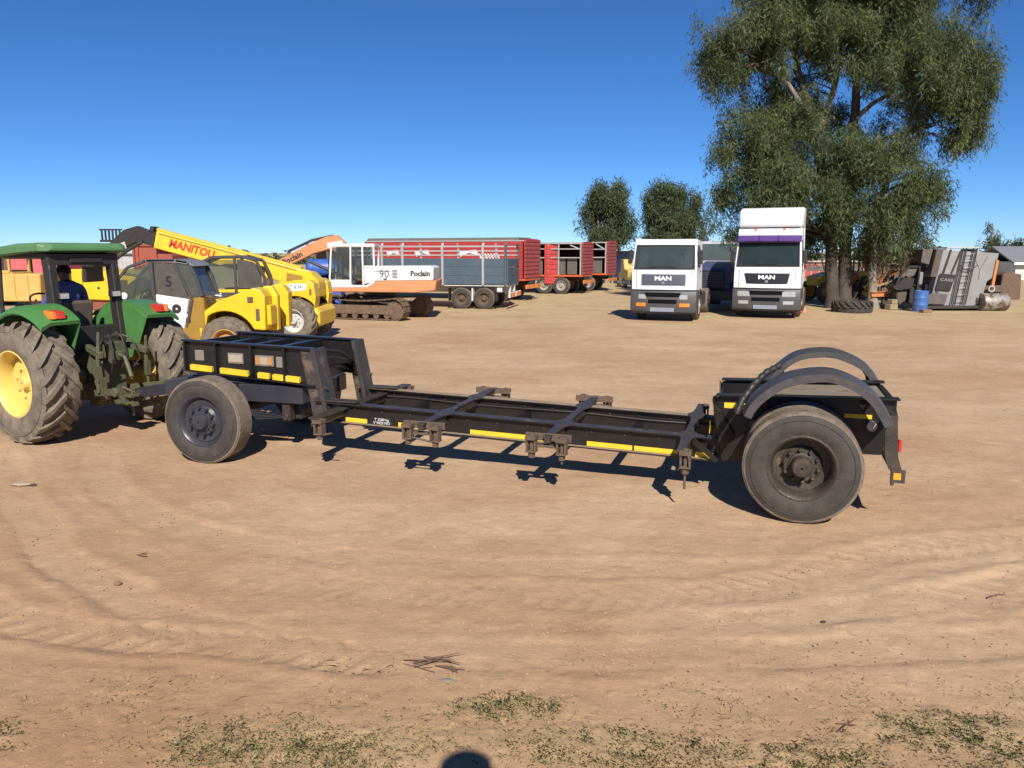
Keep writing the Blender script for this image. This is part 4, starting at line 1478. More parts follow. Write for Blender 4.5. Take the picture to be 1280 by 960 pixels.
# near machine, boom removed, with a white door marked 5
T1 = thing('telehandler', 'yellow telehandler without boom, white door marked 5, behind the green tractor', 'telehandler', (-6.0, 17.05, 0), 180.0)
for x, yw in ((0.0, 0), (2.75, 0)):
    for s in (1, -1):
        wheel(T1, (x, 0.92 * s, 0.54), 0.54, 0.36, 0.28, mat('orange_rim_paint', (0.50, 0.24, 0.03), 0.5, 0, 0.3), farm_rubber, farm_rubber, s, dish=0.14, nuts=8, hub_r=0.09, hub_out=0, tread=lugm, n=36)
m = MB()
m.bx(-0.8, 3.3, -0.45, 0.45, 0.5, 0.95)
m.build('chassis', dark_metal, T1, bevel=0.02)
body = [(-0.84, 0.80), (-0.86, 1.50), (-0.78, 1.64), (-0.62, 1.68), (-0.40, 1.60), (0.1, 1.42), (0.42, 1.20), (0.42, 0.82)]
hole = arc(0, 0.54, 0.62, 0, 180, 14)
def arch_body(y0, y1, mt, nm, outline):
    m = MB()
    # outline with a wheel arch cut out along its lower edge
    pts = [(-0.62, 0.80)] + [p for p in arc(0, 0.54, 0.66, 156, 24, 12)] + [(0.62, 0.80)]
    up = [p for p in outline]
    poly = [up[0]] + up[1:-1] + [up[-1]]
    full = poly + [(0.61, 0.82)][:0] + [q for q in arc(0, 0.54, 0.66, 25, 155, 12) if q[0] < 0.41]
    m.prism(full, y0, y1)
    return m.build(nm, mt, T1, bevel=0.025, seg=2)
arch_body(0.52, 1.02, tele_yellow, 'side_pod', body)
arch_body(-1.02, -0.52, tele_yellow, 'side_pod', body)
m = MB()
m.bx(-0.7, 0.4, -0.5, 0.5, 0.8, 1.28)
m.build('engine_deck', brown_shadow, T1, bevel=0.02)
for s in (1, -1):       # uprights that held the boom pivot
    m = MB()
    m.prism([(-0.96, 0.75), (-0.97, 1.50), (-0.85, 1.70), (-0.68, 1.70), (-0.5, 1.5), (-0.4, 0.75)], 0.30 * s, 0.50 * s)
    m.build('pivot_upright', tele_yellow, T1, bevel=0.03, seg=2)
m = MB()
m.bx(-0.95, -0.86, 0.55, 0.95, 0.9, 1.32)
m.build('tail_box', tele_yellow, T1, bevel=0.02)
m = MB()
m.bx(-0.62, -0.5, 1.02, 1.045, 1.38, 1.50)
m.bx(-0.74, -0.66, 1.02, 1.04, 1.0, 1.25)
m.build('side_lamp', rust_steel, T1, bevel=0.01)
for k in range(6):
    m = MB()
    z = 1.62 - 0.05 * k
    m.tube([(0.55, 0.95 - 0.03 * k, z), (0.1, 0.9, z - 0.08), (-0.35, 0.8, 1.45 - 0.03 * k), (-0.62, 0.55, 1.5 - 0.03 * k)], 0.011, 6)
    m.build('hydraulic_hose', matt_black, T1, smooth=True)
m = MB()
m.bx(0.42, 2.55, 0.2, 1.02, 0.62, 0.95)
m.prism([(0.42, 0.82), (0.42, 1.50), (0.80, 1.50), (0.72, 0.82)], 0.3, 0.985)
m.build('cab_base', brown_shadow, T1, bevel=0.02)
m = MB()
m.tube([(0.42, 0.9, 0.62), (0.5, 1.0, 0.62), (0.5, 1.02, 0.85)], 0.035, 8)
m.bx(0.3, 0.95, 0.9, 1.08, 0.56, 0.62)
m.build('step', tele_yellow, T1, bevel=0.01)
# cab: curved front, grey pillars
cabp = [(0.44, 1.50), (0.56, 1.95), (0.70, 2.20), (0.95, 2.24), (1.55, 2.24), (1.95, 2.10), (2.22, 1.80), (2.32, 1.45), (2.30, 1.1)]
for y in (0.99, 0.12):
    m = MB()
    for a, b in zip(cabp[:-1], cabp[1:]):
        m.beam((a[0], y, a[1]), (b[0], y, b[1]), 0.06, 0.06)
    m.beam((1.42, y, 0.85), (1.45, y, 2.22), 0.06, 0.09)
    m.beam((0.80, y, 0.85), (0.66, y, 1.45), 0.06, 0.07)
    m.beam((0.66, y, 1.45), (0.98, y, 2.2), 0.06, 0.06)
    m.build('cab_frame', grey_trim, T1, bevel=0.012)
m = MB()
m.prism([(0.55, 2.12), (0.70, 2.23), (0.95, 2.27), (1.55, 2.27), (1.75, 2.21), (1.5, 2.20), (0.9, 2.18)], 0.1, 1.02)
m.build('cab_roof', mat('blue_grey_roof', (0.16, 0.18, 0.21), 0.4, 0, 0.2), T1, bevel=0.02)
pane(T1, [(1.48, 1.2), (1.48, 2.2), (1.93, 2.06), (2.18, 1.78), (2.27, 1.45), (2.27, 1.2)], 0.98, 0.99, cab_glass)
pane(T1, [(1.48, 1.2), (1.48, 2.2), (1.93, 2.06), (2.18, 1.78), (2.27, 1.45), (2.27, 1.2)], 0.12, 0.13, cab_glass)
pane(T1, [(0.72, 1.46), (1.0, 2.17), (1.40, 2.19), (1.39, 1.52)], 0.985, 0.995, mat('dark_tinted_glass', (0.045, 0.055, 0.055), 0.12, 0, 0.15, scale=3), 'door_window')
m = MB()
m.prism([(0.46, 1.5), (0.58, 1.95), (0.70, 2.18), (0.95, 2.18), (0.68, 1.48)], 0.975, 0.99)
m.loft([[Vector((0.45, y, 1.5)), Vector((0.46, y, 1.5)), Vector((0.70, y, 2.2)), Vector((0.69, y, 2.2))] for y in (0.15, 0.96)])
m.build('rear_window', mat('dark_green_glass', (0.04, 0.06, 0.055), 0.15, 0, 0.12), T1)
m = MB()
m.prism([(0.72, 1.45), (1.40, 1.55), (1.40, 0.98), (1.2, 0.80), (0.85, 0.82)], 0.99, 1.03)
door = m.build('door', white_paint, T1, bevel=0.02)
m = MB()
m.lathe([(0.02, 1.032), (0.09, 1.036), (0.1, 1.03)], (0.98, 0, 1.25), 'y', 16)
m.build('door_handle', matt_black, door)
text('5', 0.30, 'lettering', letter_black, T1, (1.12, 0.999, 1.80), (90, 0, 180), 0.002, 0.006)
m = MB()
m.box((1.35, 0.55, 1.05), (0.5, 0.5, 0.14))
m.box((1.10, 0.55, 1.38), (0.12, 0.48, 0.6))
m.build('seat', seat_black, T1, bevel=0.03)
m = MB()
m.tube([(2.05, 0.55, 1.0), (1.85, 0.55, 1.5)], 0.03, 8)
L = [Vector((1.83, 0.55, 1.52)) + Vector((0.06 * math.cos(a), 0.19 * math.sin(a), -0.1 * math.cos(a))) for a in np.linspace(0, 2 * math.pi, 20)]
m.tube(L, 0.015, 6)
m.build('steering_wheel', matt_black, T1, smooth=True)
m = MB()
m.bx(2.35, 3.4, -0.9, 0.9, 0.75, 1.02)
m.build('front_deck', tele_yellow, T1, bevel=0.02)
m = MB()
m.cyl((2.05, 1.03, 1.52), 0.07, 0.02, 'y', 14)
m.build('sticker', letter_white, T1)

# far machine with its boom raised
T2 = thing('telehandler', 'yellow telehandler with long raised boom lettered in red and grey cab', 'telehandler', (-5.8, 21.6, 0), 180.0)
for x in (0.0, 2.9):
    for s in (1, -1):
        wheel(T2, (x, 0.90 * s, 0.6), 0.6, 0.42, 0.30, mat('white_rim_paint', (0.6, 0.6, 0.58), 0.5, 0, 0.3), farm_rubber, farm_rubber, s, dish=0.14, nuts=8, hub_r=0.09, hub_out=0, tread=lugm, n=36, yaw=-14 if x == 0 else 0)
m = MB()
m.bx(-0.5, 3.6, -0.45, 0.45, 0.5, 1.0)
m.build('chassis', dark_metal, T2, bevel=0.02)
for s in (1, -1):
    m = MB()
    m.prism([(-0.52, 0.95), (-0.56, 1.25), (-0.52, 1.58), (-0.38, 1.68), (0.0, 1.68), (0.6, 1.55), (0.9, 1.2), (0.9, 0.95)] + [q for q in arc(0, 0.6, 0.66, 32, 138, 12)], 0.5 * s, 1.0 * s)
    sp = m.build('side_pod', tele_yellow, T2, bevel=0.03, seg=2)
    m = MB()
    m.prism([(-0.34, 1.58), (-0.30, 1.42), (0.36, 1.36), (0.66, 1.38), (0.5, 1.50), (0.0, 1.60)], 1.0 * s, 1.008 * s)
    m.build('sticker', letter_white, sp)
    m = MB()
    m.prism([(0.42, 1.42), (0.38, 1.37), (0.63, 1.385), (0.5, 1.46)], 1.008 * s, 1.011 * s)
    m.build('sticker', letter_red, sp)
    m = MB()
    m.prism([(0.35, 1.22), (0.55, 1.2), (0.72, 0.95), (0.62, 0.93), (0.48, 1.1), (0.33, 1.14)], 0.95 * s, 1.06 * s)
    m.build('wheel_guard', grey_trim, sp, bevel=0.02)
text('MLT 634', 0.14, 'lettering', grey_trim, T2, (0.05, 1.012, 1.50), (90, 0, 180), 0.001)
m = MB()
m.prism([(-0.22, 0.40), (-0.55, 0.40), (-0.64, 0.52), (-0.64, 0.82), (-0.56, 0.96), (-0.35, 0.96), (-0.25, 0.7)], -0.95, 0.97)
cw = m.build('counterweight', tele_yellow, T2, bevel=0.09, seg=3)
for x in (-0.36, -0.50):
    m = MB()
    m.bx(x - 0.05, x + 0.05, 0.972, 0.978, 0.73, 0.76)
    m.build('red_reflector', lamp_red, cw)
m = MB()
m.bx(-0.45, -0.4, 1.0, 1.03, 1.3, 1.45)
m.build('side_lamp', rust_steel, T2, bevel=0.01)
m = MB()
m.prism([(-0.5, 1.2), (-0.5, 1.62), (-0.25, 1.88), (0.35, 1.92), (0.6, 1.6), (0.6, 1.2)], -0.42, 0.36)
m.build('boom_tower', tele_yellow, T2, bevel=0.03)
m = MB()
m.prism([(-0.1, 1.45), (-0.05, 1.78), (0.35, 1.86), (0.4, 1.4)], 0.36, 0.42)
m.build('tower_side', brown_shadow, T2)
# boom: local frame along its length
BM = Matrix.Translation((0.12, -0.05, 1.70)) @ Matrix.Rotation(R(-15.0), 4, 'Y')
def bm_part(mb, nm, mt, parent=T2, **k):
    mb.xform(BM)
    return mb.build(nm, mt, parent, **k)
boom = bm_part(MB().bx(-0.35, 4.05, -0.16, 0.16, -0.22, 0.27), 'boom', tele_yellow2, bevel=0.03, seg=2)
bm_part(MB().bx(0.0, 4.05, -0.09, 0.17, 0.27, 0.33), 'boom_rail', tele_yellow2, boom, bevel=0.01)
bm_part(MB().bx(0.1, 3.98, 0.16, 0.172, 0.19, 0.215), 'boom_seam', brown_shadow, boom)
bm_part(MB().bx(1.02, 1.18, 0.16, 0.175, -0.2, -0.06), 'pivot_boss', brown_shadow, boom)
mb = MB()
mb.bx(4.05, 4.35, -0.14, 0.14, -0.18, 0.22)
mb.bx(4.12, 4.24, -0.17, 0.17, 0.18, 0.34)
ex = bm_part(mb, 'boom_extension', matt_black, boom, bevel=0.02)
mb = MB()
mb.prism([(4.3, 0.2), (4.62, 0.24), (4.95, 0.04), (5.25, -0.40), (5.50, -0.72), (5.60, -0.98), (5.38, -1.0), (5.14, -0.72), (4.8, -0.42), (4.55, -0.2), (4.3, -0.16)], -0.13, 0.13)
bm_part(mb, 'boom_head', matt_black, boom, bevel=0.02)
mb = MB()
mb.tube([(4.35, 0.16, -0.12), (4.75, 0.16, -0.5), (5.2, 0.16, -1.05)], 0.05, 10)
bm_part(mb, 'tilt_cylinder', dark_metal, boom, smooth=True)
mb = MB()
mb.prism([(4.85, -0.26), (5.05, -0.4), (4.98, -0.56), (4.76, -0.42)], 0.131, 0.14)
bm_part(mb, 'sticker', mat('pale_grey_plate', (0.45, 0.45, 0.45), 0.5, 0, 0.2), boom)
# fork carriage with vertical bars
mb = MB()
mb.box((5.55, 0, -1.0), (0.34, 1.1, 0.3), (0, 13, 0))
mb.box((5.62, 0, -1.35), (0.12, 0.9, 0.5), (0, 13, 0))
bm_part(mb, 'fork_carriage', matt_black, boom, bevel=0.02)
mb = MB()
for k in range(6):
    xx = 5.16 + 0.10 * k
    mb.bx(xx, xx + 0.04, -0.32, -0.28, 2.72, 3.04)
mb.bx(5.12, 5.74, -0.33, -0.27, 3.02, 3.06)
mb.bx(5.12, 5.74, -0.33, -0.27, 2.70, 2.76)
mb.beam((5.16, -0.3, 2.72), (5.0, -0.1, 2.45), 0.06, 0.08)
mb.build('load_guard', matt_black, boom)
t = text('MANITOU', 0.30, 'lettering', letter_red, boom, (0, 0, 0), (0, 0, 0), 0.003, 0.012, 0.86, 0.12)
t.matrix_local = BM @ Matrix.Translation((3.02, 0.164, 0.02)) @ Matrix.Rotation(R(180), 4, 'Z') @ Matrix.Rotation(R(90), 4, 'X') @ Matrix.Diagonal((0.92, 1, 1, 1))
# cab
cp = [(0.75, 1.2), (0.78, 1.75), (0.98, 2.20), (1.35, 2.30), (2.15, 2.28), (2.50, 2.12), (2.62, 1.8), (2.62, 1.2)]
for y in (1.0, 0.42):
    m = MB()
    for a, b in zip(cp[:-1], cp[1:]):
        m.beam((a[0], y, a[1]), (b[0], y, b[1]), 0.07, 0.08)
    m.beam((1.55, y, 1.2), (1.55, y, 2.28), 0.07, 0.07)
    m.build('cab_frame', grey_trim, T2, bevel=0.015)
m = MB()
m.prism([(0.98, 2.2), (1.35, 2.33), (2.15, 2.31), (2.48, 2.16), (2.1, 2.24), (1.35, 2.25)], 0.4, 1.03)
m.build('cab_roof', grey_trim, T2, bevel=0.02)
m = MB()
m.prism([(0.62, 0.9), (0.62, 1.3), (0.85, 1.45), (2.62, 1.42), (2.62, 0.9)], 0.42, 0.98)
m.build('cab_base', tele_yellow, T2, bevel=0.02)
m = MB()
m.bx(0.82, 2.55, 0.98, 1.0, 1.22, 1.36)
trim = m.build('cab_side_trim', grey_trim, T2)
for x0, x1 in ((1.0, 1.28), (1.95, 2.15)):
    m = MB()
    m.bx(x0, x1, 1.0, 1.004, 1.25, 1.34)
    m.build('sticker', letter_white, trim)
pane(T2, [(1.60, 1.47), (1.60, 2.22), (2.13, 2.22), (2.45, 2.08), (2.56, 1.8), (2.56, 1.47)], 0.985, 0.995, cab_glass)
pane(T2, [(0.84, 1.47), (0.86, 1.75), (1.03, 2.15), (1.36, 2.23), (1.50, 2.23), (1.50, 1.47)], 0.985, 0.995, mat('dark_tinted_glass', (0.045, 0.055, 0.055), 0.12), 'door_window')
m = MB()
m.box((1.4, 0.7, 1.7), (0.14, 0.44, 0.6))
m.box((1.65, 0.7, 1.42), (0.5, 0.44, 0.12))
m.build('seat', seat_black, T2, bevel=0.03)

# ------------------------------------------------------------------ tracked excavators
orange_paint = mat('faded_orange_paint', (0.58, 0.22, 0.075), 0.5, 0, 0.15, dirtcol=(0.5, 0.33, 0.22, 1), scale=2.5, wear=0.15, wearcol=(0.35, 0.16, 0.08, 1), wscale=5)
exc_white = mat('chalky_white_paint', (0.68, 0.67, 0.64), 0.5, 0, 0.08, scale=3, wear=0.08)
track_steel = mat('rusty_track_steel', (0.085, 0.05, 0.035), 0.7, 0.2, 0.35, scale=5, bump=0.3)

def crawler(parent, M, length, r, w, gauge, mt, frame_mt):
    for s in (1, -1):
        yc = gauge / 2 * s
        fr = MB()
        fr.bx(-length / 2 + 0.1, length / 2 - 0.1, yc - w * 0.3, yc + w * 0.3, r * 0.55, r * 1.35)
        fr.cyl((length / 2, yc, r), r * 0.86, w * 0.5, 'y', 20)
        fr.cyl((-length / 2, yc, r), r * 0.86, w * 0.5, 'y', 20)
        for k in range(6):
            fr.cyl((-length / 2 + 0.35 + k * (length - 0.7) / 5, yc, r * 0.42), r * 0.3, w * 0.5, 'y', 12)
        fr.xform(M)
        tf = fr.build('track_frame', frame_mt, parent, smooth=30)
        # shoes around the loop
        per = 2 * length + 2 * math.pi * r
        N = 40
        for k in range(N):
            q = per * k / N
            if q < length:
                p, a = (-length / 2 + q, 2 * r), 0
                p = (p[0], p[1] - 0.05 * math.sin(math.pi * q / length) * 2)
            elif q < length + math.pi * r:
                t = (q - length) / r
                p, a = (length / 2 + r * math.sin(t), r + r * math.cos(t)), t
            elif q < 2 * length + math.pi * r:
                p, a = (length / 2 - (q - length - math.pi * r), 0.0), math.pi
            else:
                t = (q - 2 * length - math.pi * r) / r
                p, a = (-length / 2 - r * math.sin(t), r - r * math.cos(t)), math.pi + t
            sh = MB()
            L_ = per / N * 0.94
            sh.box((0, 0, -0.012), (L_, w, 0.025))
            sh.box((L_ * 0.35, 0, 0.012), (0.025, w, 0.03))
            sh.xform(M @ Matrix.Translation((p[0], yc, max(p[1], 0.03))) @ Matrix.Rotation(a, 4, 'Y'))
            sh.build('track_shoe', mt, tf)

EX = thing('excavator', 'white and orange tracked excavator with its boom stretched left, numbered 90', 'excavator', (-4.9, 28.9, 0), 180.0)
crawler(EX, Matrix.Translation((0.25, 0, 0)) @ Matrix.Rotation(R(180 - 20), 4, 'Z'), 2.9, 0.40, 0.5, 1.9, track_steel, track_steel)
m = MB()
m.cyl((0, 0, 0.86), 0.55, 0.25, 'z', 24)
m.bx(-0.6, 0.6, -0.7, 0.7, 0.45, 0.8)
m.build('undercarriage', dark_metal, EX, smooth=30)
m = MB()
m.prism([(-2.15, 1.06), (-2.2, 1.42), (0.2, 1.38), (0.2, 1.22), (1.7, 1.22), (1.7, 1.02), (-1.4, 0.98)], -1.2, 1.2)
m.build('deck', orange_paint, EX, bevel=0.03)
m = MB()
m.prism([(-2.08, 1.42), (-2.10, 1.88), (-1.95, 1.93), (0.2, 1.92), (0.2, 1.39)], -1.16, 1.18)
hood = m.build('engine_cover', exc_white, EX, bevel=0.03)
m = MB()
for k in range(6):
    m.bx(-0.8, -0.62, 1.18, 1.186, 1.52 + 0.05 * k, 1.545 + 0.05 * k)
m.build('vent', matt_black, hood)
m = MB()
m.bx(-0.55, 0.05, 1.18, 1.184, 1.74, 1.76)
m.bx(-0.42, -0.3, 1.18, 1.184, 1.44, 1.5)
m.bx(-1.7, -1.62, 1.18, 1.184, 1.16, 1.2)
m.build('panel_line', dark_metal, hood)
text('90', 0.40, 'lettering', letter_black, hood, (-0.33, 1.184, 1.64), (90, 0, 180), 0.002, 0.0, 0.9)
text('Poclain', 0.26, 'lettering', letter_black, hood, (-1.62, 1.184, 1.66), (90, 0, 180), 0.002, 0.01, 0.95)
# cab of white bars
m = MB()
ccx = [(1.62, 1.22), (1.62, 1.45), (1.52, 2.64), (0.02, 2.64), (0.02, 1.38), (0.30, 1.22)]
for y in (1.18, 0.25):
    for a, b in zip(ccx, ccx[1:] + ccx[:1]):
        m.beam((a[0], y, a[1]), (b[0], y, b[1]), 0.06, 0.08)
    m.beam((0.88, y, 1.25), (0.84, y, 2.62), 0.06, 0.09)
    m.beam((0.42, y, 1.25), (0.42, y, 2.62), 0.06, 0.12)
    m.beam((0.05, y, 1.92), (0.42, y, 1.92), 0.06, 0.06)
m.prism([(0.02, 1.38), (0.02, 1.92), (0.38, 1.92), (0.38, 1.3)], 0.28, 1.19)
m.bx(0.9, 1.6, 1.16, 1.2, 1.22, 1.45)
m.prism([(-0.02, 2.62), (-0.02, 2.72), (1.52, 2.72), (1.56, 2.62)], 0.2, 1.22)
cb = m.build('cab', exc_white, EX, bevel=0.01)
pane(cb, [(0.93, 1.48), (0.9, 2.58), (1.48, 2.58), (1.57, 1.48)], 1.17, 1.18, cab_glass)
pane(cb, [(0.48, 1.48), (0.48, 2.58), (0.80, 2.58), (0.82, 1.48)], 1.17, 1.18, cab_glass)
pane(cb, [(0.08, 1.96), (0.08, 2.58), (0.38, 2.58), (0.38, 1.96)], 1.17, 1.18, cab_glass)
m = MB()
m.tube([(0.98, 1.12, 1.7), (1.05, 1.12, 2.1), (1.25, 1.12, 2.2), (1.4, 1.12, 2.4)], 0.02, 6)
m.build('control_rod', grey_trim, cb, smooth=True)
m = MB()
m.box((0.7, 0.7, 1.55), (0.45, 0.5, 0.14))
m.box((0.5, 0.7, 1.85), (0.14, 0.48, 0.6))
m.build('seat', seat_black, cb, bevel=0.03)
m = MB()
bo = [(0.5, 1.3), (0.95, 2.1), (1.25, 2.78), (1.05, 2.98), (1.55, 3.05), (1.95, 2.98), (2.5, 2.75), (3.25, 2.38), (4.05, 1.96), (3.98, 1.72), (3.1, 2.05), (2.4, 2.38), (1.85, 2.52), (1.5, 2.4), (1.2, 1.9), (0.9, 1.25)]
m.prism(bo[:3] + bo[4:], -0.12, 0.18)
bm_ = m.build('boom', orange_paint, EX, bevel=0.02)
m = MB()
m.prism([(1.35, 2.62), (1.35, 2.84), (1.9, 2.76), (1.9, 2.58)], 0.181, 0.186)
m.build('plate', exc_white, bm_)
t = text('Poclain', 0.28, 'lettering', letter_black, bm_, (3.25, 0.186, 2.19), (90, 0, 180), 0.002, 0.008)
t.matrix_local = Matrix.Translation((3.2, 0.186, 2.2)) @ Matrix.Rotation(R(25), 4, 'Y') @ Matrix.Rotation(R(180), 4, 'Z') @ Matrix.Rotation(R(90), 4, 'X')
m = MB()
m.prism([(3.95, 1.98), (4.15, 2.05), (4.4, 1.2), (4.35, 0.3), (4.15, 0.3), (4.1, 1.2)], -0.1, 0.14)
m.build('dipper_arm', rust_steel, EX, bevel=0.02)
m = MB()
m.prism([(4.0, 0.35), (4.5, 0.3), (4.75, 0.05), (4.3, 0.02), (3.85, 0.12)], -0.4, 0.4)
m.build('bucket', rust_steel, EX, bevel=0.02)
m = MB()
m.tube([(1.0, 0.25, 1.4), (2.6, 0.25, 2.1)], [0.07, 0.05], 10)
m.build('lift_cylinder', dark_metal, EX, smooth=True)
m = MB()
m.tube([(1.7, 0.0, 3.02), (2.5, 0.0, 2.86), (3.4, 0.0, 2.45)], 0.05, 8)
m.build('arm_cylinder', dark_metal, EX, smooth=True)

# sand-yellow excavator at the left edge
sand_paint = mat('sandy_yellow_paint', (0.66, 0.40, 0.10), 0.5, 0, 0.15, scale=2, wear=0.1)
EY = thing('excavator', 'sandy yellow tracked excavator behind the tractor at the left edge', 'excavator', (-14.35, 23.6, 0), 178.0)
crawler(EY, Matrix.Identity(4), 2.6, 0.36, 0.5, 1.9, track_steel, track_steel)
m = MB()
m.prism([(-0.72, 1.0), (-0.76, 1.80), (0.2, 1.80), (0.35, 1.55), (1.4, 1.3), (1.4, 1.0)], -1.2, 1.2)
h = m.build('engine_cover', sand_paint, EY, bevel=0.03)
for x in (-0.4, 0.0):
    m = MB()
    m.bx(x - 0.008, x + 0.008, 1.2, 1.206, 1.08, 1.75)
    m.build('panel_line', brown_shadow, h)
m = MB()
m.bx(0.05, 1.0, 0.3, 1.19, 1.3, 1.85)
for y in (0.32, 1.18):
    frame_loop(m, [(0.12, 1.85), (0.12, 2.42), (0.90, 2.42), (0.95, 1.85)], y, 0.1, 0.06)
m.bx(0.05, 0.98, 0.28, 1.22, 2.40, 2.48)
c_ = m.build('cab', sand_paint, EY, bevel=0.015)
pane(c_, [(0.16, 1.88), (0.16, 2.38), (0.86, 2.38), (0.9, 1.88)], 1.16, 1.17, cab_glass)
m = MB()
m.cyl((0, 0, 0.86), 0.5, 0.3, 'z', 20)
m.build('undercarriage', dark_metal, EY, smooth=30)
m = MB()
m.prism([(1.0, 1.2), (1.9, 2.6), (3.6, 3.0), (3.7, 2.75), (2.1, 2.3), (1.5, 1.1)], -0.2, 0.15)
m.build('boom', sand_paint, EY, bevel=0.02)

# yellow machine marked 274 seen through the tractor's cab
YD = thing('loader', 'bright yellow engine end marked 274 seen between the tractor posts', 'loader', (-12.3, 24.0, 0), 0.0)
m = MB()
m.prism([(-0.85, 1.02), (-0.85, 1.92), (0.35, 1.88), (1.35, 1.6), (1.35, 0.95)], -0.9, 0.9)
h = m.build('engine_cover', tele_yellow, YD, bevel=0.03)
m = MB()
m.bx(-0.52, -0.505, -0.906, -0.9, 1.05, 1.88)
m.cyl((-0.05, -0.9, 1.36), 0.04, 0.012, 'y', 10)
m.build('panel_line', dark_metal, h)
text('274', 0.20, 'lettering', letter_black, h, (-0.02, -0.904, 1.62), (90, 0, 0), 0.002, 0.0, 1.2)
m = MB()
m.bx(-0.9, 1.5, -0.8, 0.8, 0.7, 1.0)
m.build('chassis', mat('dull_red_paint', (0.25, 0.04, 0.025), 0.5, 0, 0.2), YD, bevel=0.02)
m = MB()
for a, b in (((-2.2, 0), (-2.2, 1)), ((-2.2, 1), (-0.9, 1))):
    m.beam((a[0], -0.6, 0.75 + 1.5 * a[1]), (b[0], -0.6, 0.75 + 1.5 * b[1]), 0.08, 0.08)
    m.beam((a[0], 0.6, 0.75 + 1.5 * a[1]), (b[0], 0.6, 0.75 + 1.5 * b[1]), 0.08, 0.08)
m.bx(-2.3, -0.9, -0.7, 0.7, 0.7, 0.8)
m.build('cab_frame', matt_black, YD)
for x in (-1.9, 0.8):
    for s in (1, -1):
        wheel(YD, (x, 0.95 * s, 0.5), 0.5, 0.35, 0.26, tele_yellow, farm_rubber, farm_rubber, s, nuts=6, tread=lugm, n=28)

# blue water tank on its blue skid
TK = thing('water_tank', 'blue cylindrical tank on a blue skid beneath the orange boom', 'tank', (-7.55, 31.0, 0), 4.0)
blue_paint = mat('bright_blue_paint', (0.012, 0.10, 0.42), 0.4, 0, 0.1, scale=3)
m = MB()
m.lathe([(0.01, -0.66), (0.22, -0.64), (0.36, -0.55), (0.38, -0.48), (0.38, 0.48), (0.36, 0.55), (0.22, 0.64), (0.01, 0.66)], (0, 0, 1.78), 'x', 28, True)
tk = m.build('tank', blue_paint, TK, smooth=40)
for x in (-0.4, 0.4):
    m = MB()
    m.lathe([(0.385, -0.03), (0.40, -0.03), (0.40, 0.03), (0.385, 0.03)], (x, 0, 1.78), 'x', 28)
    m.build('tank_band', blue_paint, tk)
m = MB()
for x in (0.30, 0.52):
    m.tube([(x, -0.42, 1.2), (x, -0.42, 2.2)], 0.015, 6)
for z in (1.35, 1.55, 1.75, 1.95, 2.1):
    m.tube([(0.30, -0.42, z), (0.52, -0.42, z)], 0.012, 6)
m.build('ladder', matt_black, TK)
m = MB()
m.bx(-0.8, 0.8, -0.5, 0.5, 1.0, 1.3)
m.prism([(-0.3, 1.3), (0.3, 1.3), (0.2, 1.45), (-0.2, 1.45)], -0.45, 0.45)
m.bx(-0.75, 0.75, -0.45, 0.45, 0.45, 1.0)
m.build('skid', blue_paint, TK, bevel=0.02)
for x in (-0.55, 0.55):
    for s in (1, -1):
        wheel(TK, (x, 0.5 * s, 0.4), 0.4, 0.2, 0.22, blue_paint, tread_rubber, tyre_rubber, s, nuts=5, n=24)
# ------------------------------------------------------------------ livestock and stake trailers
steel_blue = mat('steel_blue_board_paint', (0.042, 0.082, 0.115), 0.55, 0, 0.08, scale=2, wear=0.08)
pale_steel = mat('pale_steel_rail', (0.42, 0.42, 0.42), 0.5, 0.2, 0.2, scale=4)
red_paint = mat('bright_red_paint', (0.42, 0.024, 0.022), 0.45, 0, 0.08, scale=2, var=0.14)
dull_red = mat('weathered_red_paint', (0.38, 0.045, 0.045), 0.55, 0, 0.12, scale=2, var=0.14)
orange_red = mat('orange_red_paint', (0.62, 0.10, 0.02), 0.5, 0, 0.1)
dark_grey = mat('dark_grey_sheet', (0.06, 0.062, 0.065), 0.6, 0, 0.2, scale=3)
truck_rim = mat('pale_truck_rim', (0.4, 0.39, 0.37), 0.5, 0.2, 0.3)

def tandem(parent, xs, ys, r=0.48, rim_mt=rust_steel, n=28, w=0.3):
    for x in xs:
        for s in (1, -1):
            wheel(parent, (x, ys * s, r), r, w, r * 0.55, rim_mt, tread_rubber, tyre_rubber, s, dish=0.12, nuts=8, hub_r=0.09, hub_out=-0.01, n=n)

GT = thing('stake_trailer', 'blue grey high sided trailer with steel posts behind the excavator', 'trailer', (0.05, 34.1, 0), 168.0)
# x forward from the tail, y=+1.2 faces the camera
LG = 7.2
for k in range(3):
    for y in (1.2, -1.2):
        m = MB()
        m.bx(0.02, LG, y - 0.03, y + 0.03, 1.06 + 0.375 * k, 1.395 + 0.375 * k)
        m.build('side_board', steel_blue, GT, bevel=0.012)
    m = MB()
    m.bx(-0.03, 0.03, -1.16, 1.16, 1.06 + 0.375 * k, 1.395 + 0.375 * k)
    m.build('tail_board', steel_blue, GT, bevel=0.012)
for y in (1.2, -1.2):
    for x in (0.06, 1.05, 2.85, 4.65, 5.6, 7.1):
        m = MB()
        s = 1 if y > 0 else -1
        m.bx(x - 0.05, x + 0.05, y + 0.03 * s, y + 0.10 * s, 1.02, 2.72)
        m.prism([(y + 0.10 * s, 2.55), (y + 0.03 * s, 2.55), (y - 0.10 * s, 2.80), (y - 0.04 * s, 2.82)], x - 0.05, x + 0.05, 'x')
        m.build('post', pale_steel if x > 1 else steel_blue, GT, bevel=0.01)
    for z in (2.30, 2.48, 2.68):
        m = MB()
        m.bx(0.05, LG, y - 0.02, y + 0.02, z - 0.025, z + 0.025)
        m.build('rail', pale_steel, GT)
m = MB()
m.bx(0.0, LG, -1.18, 1.18, 0.98, 1.05)
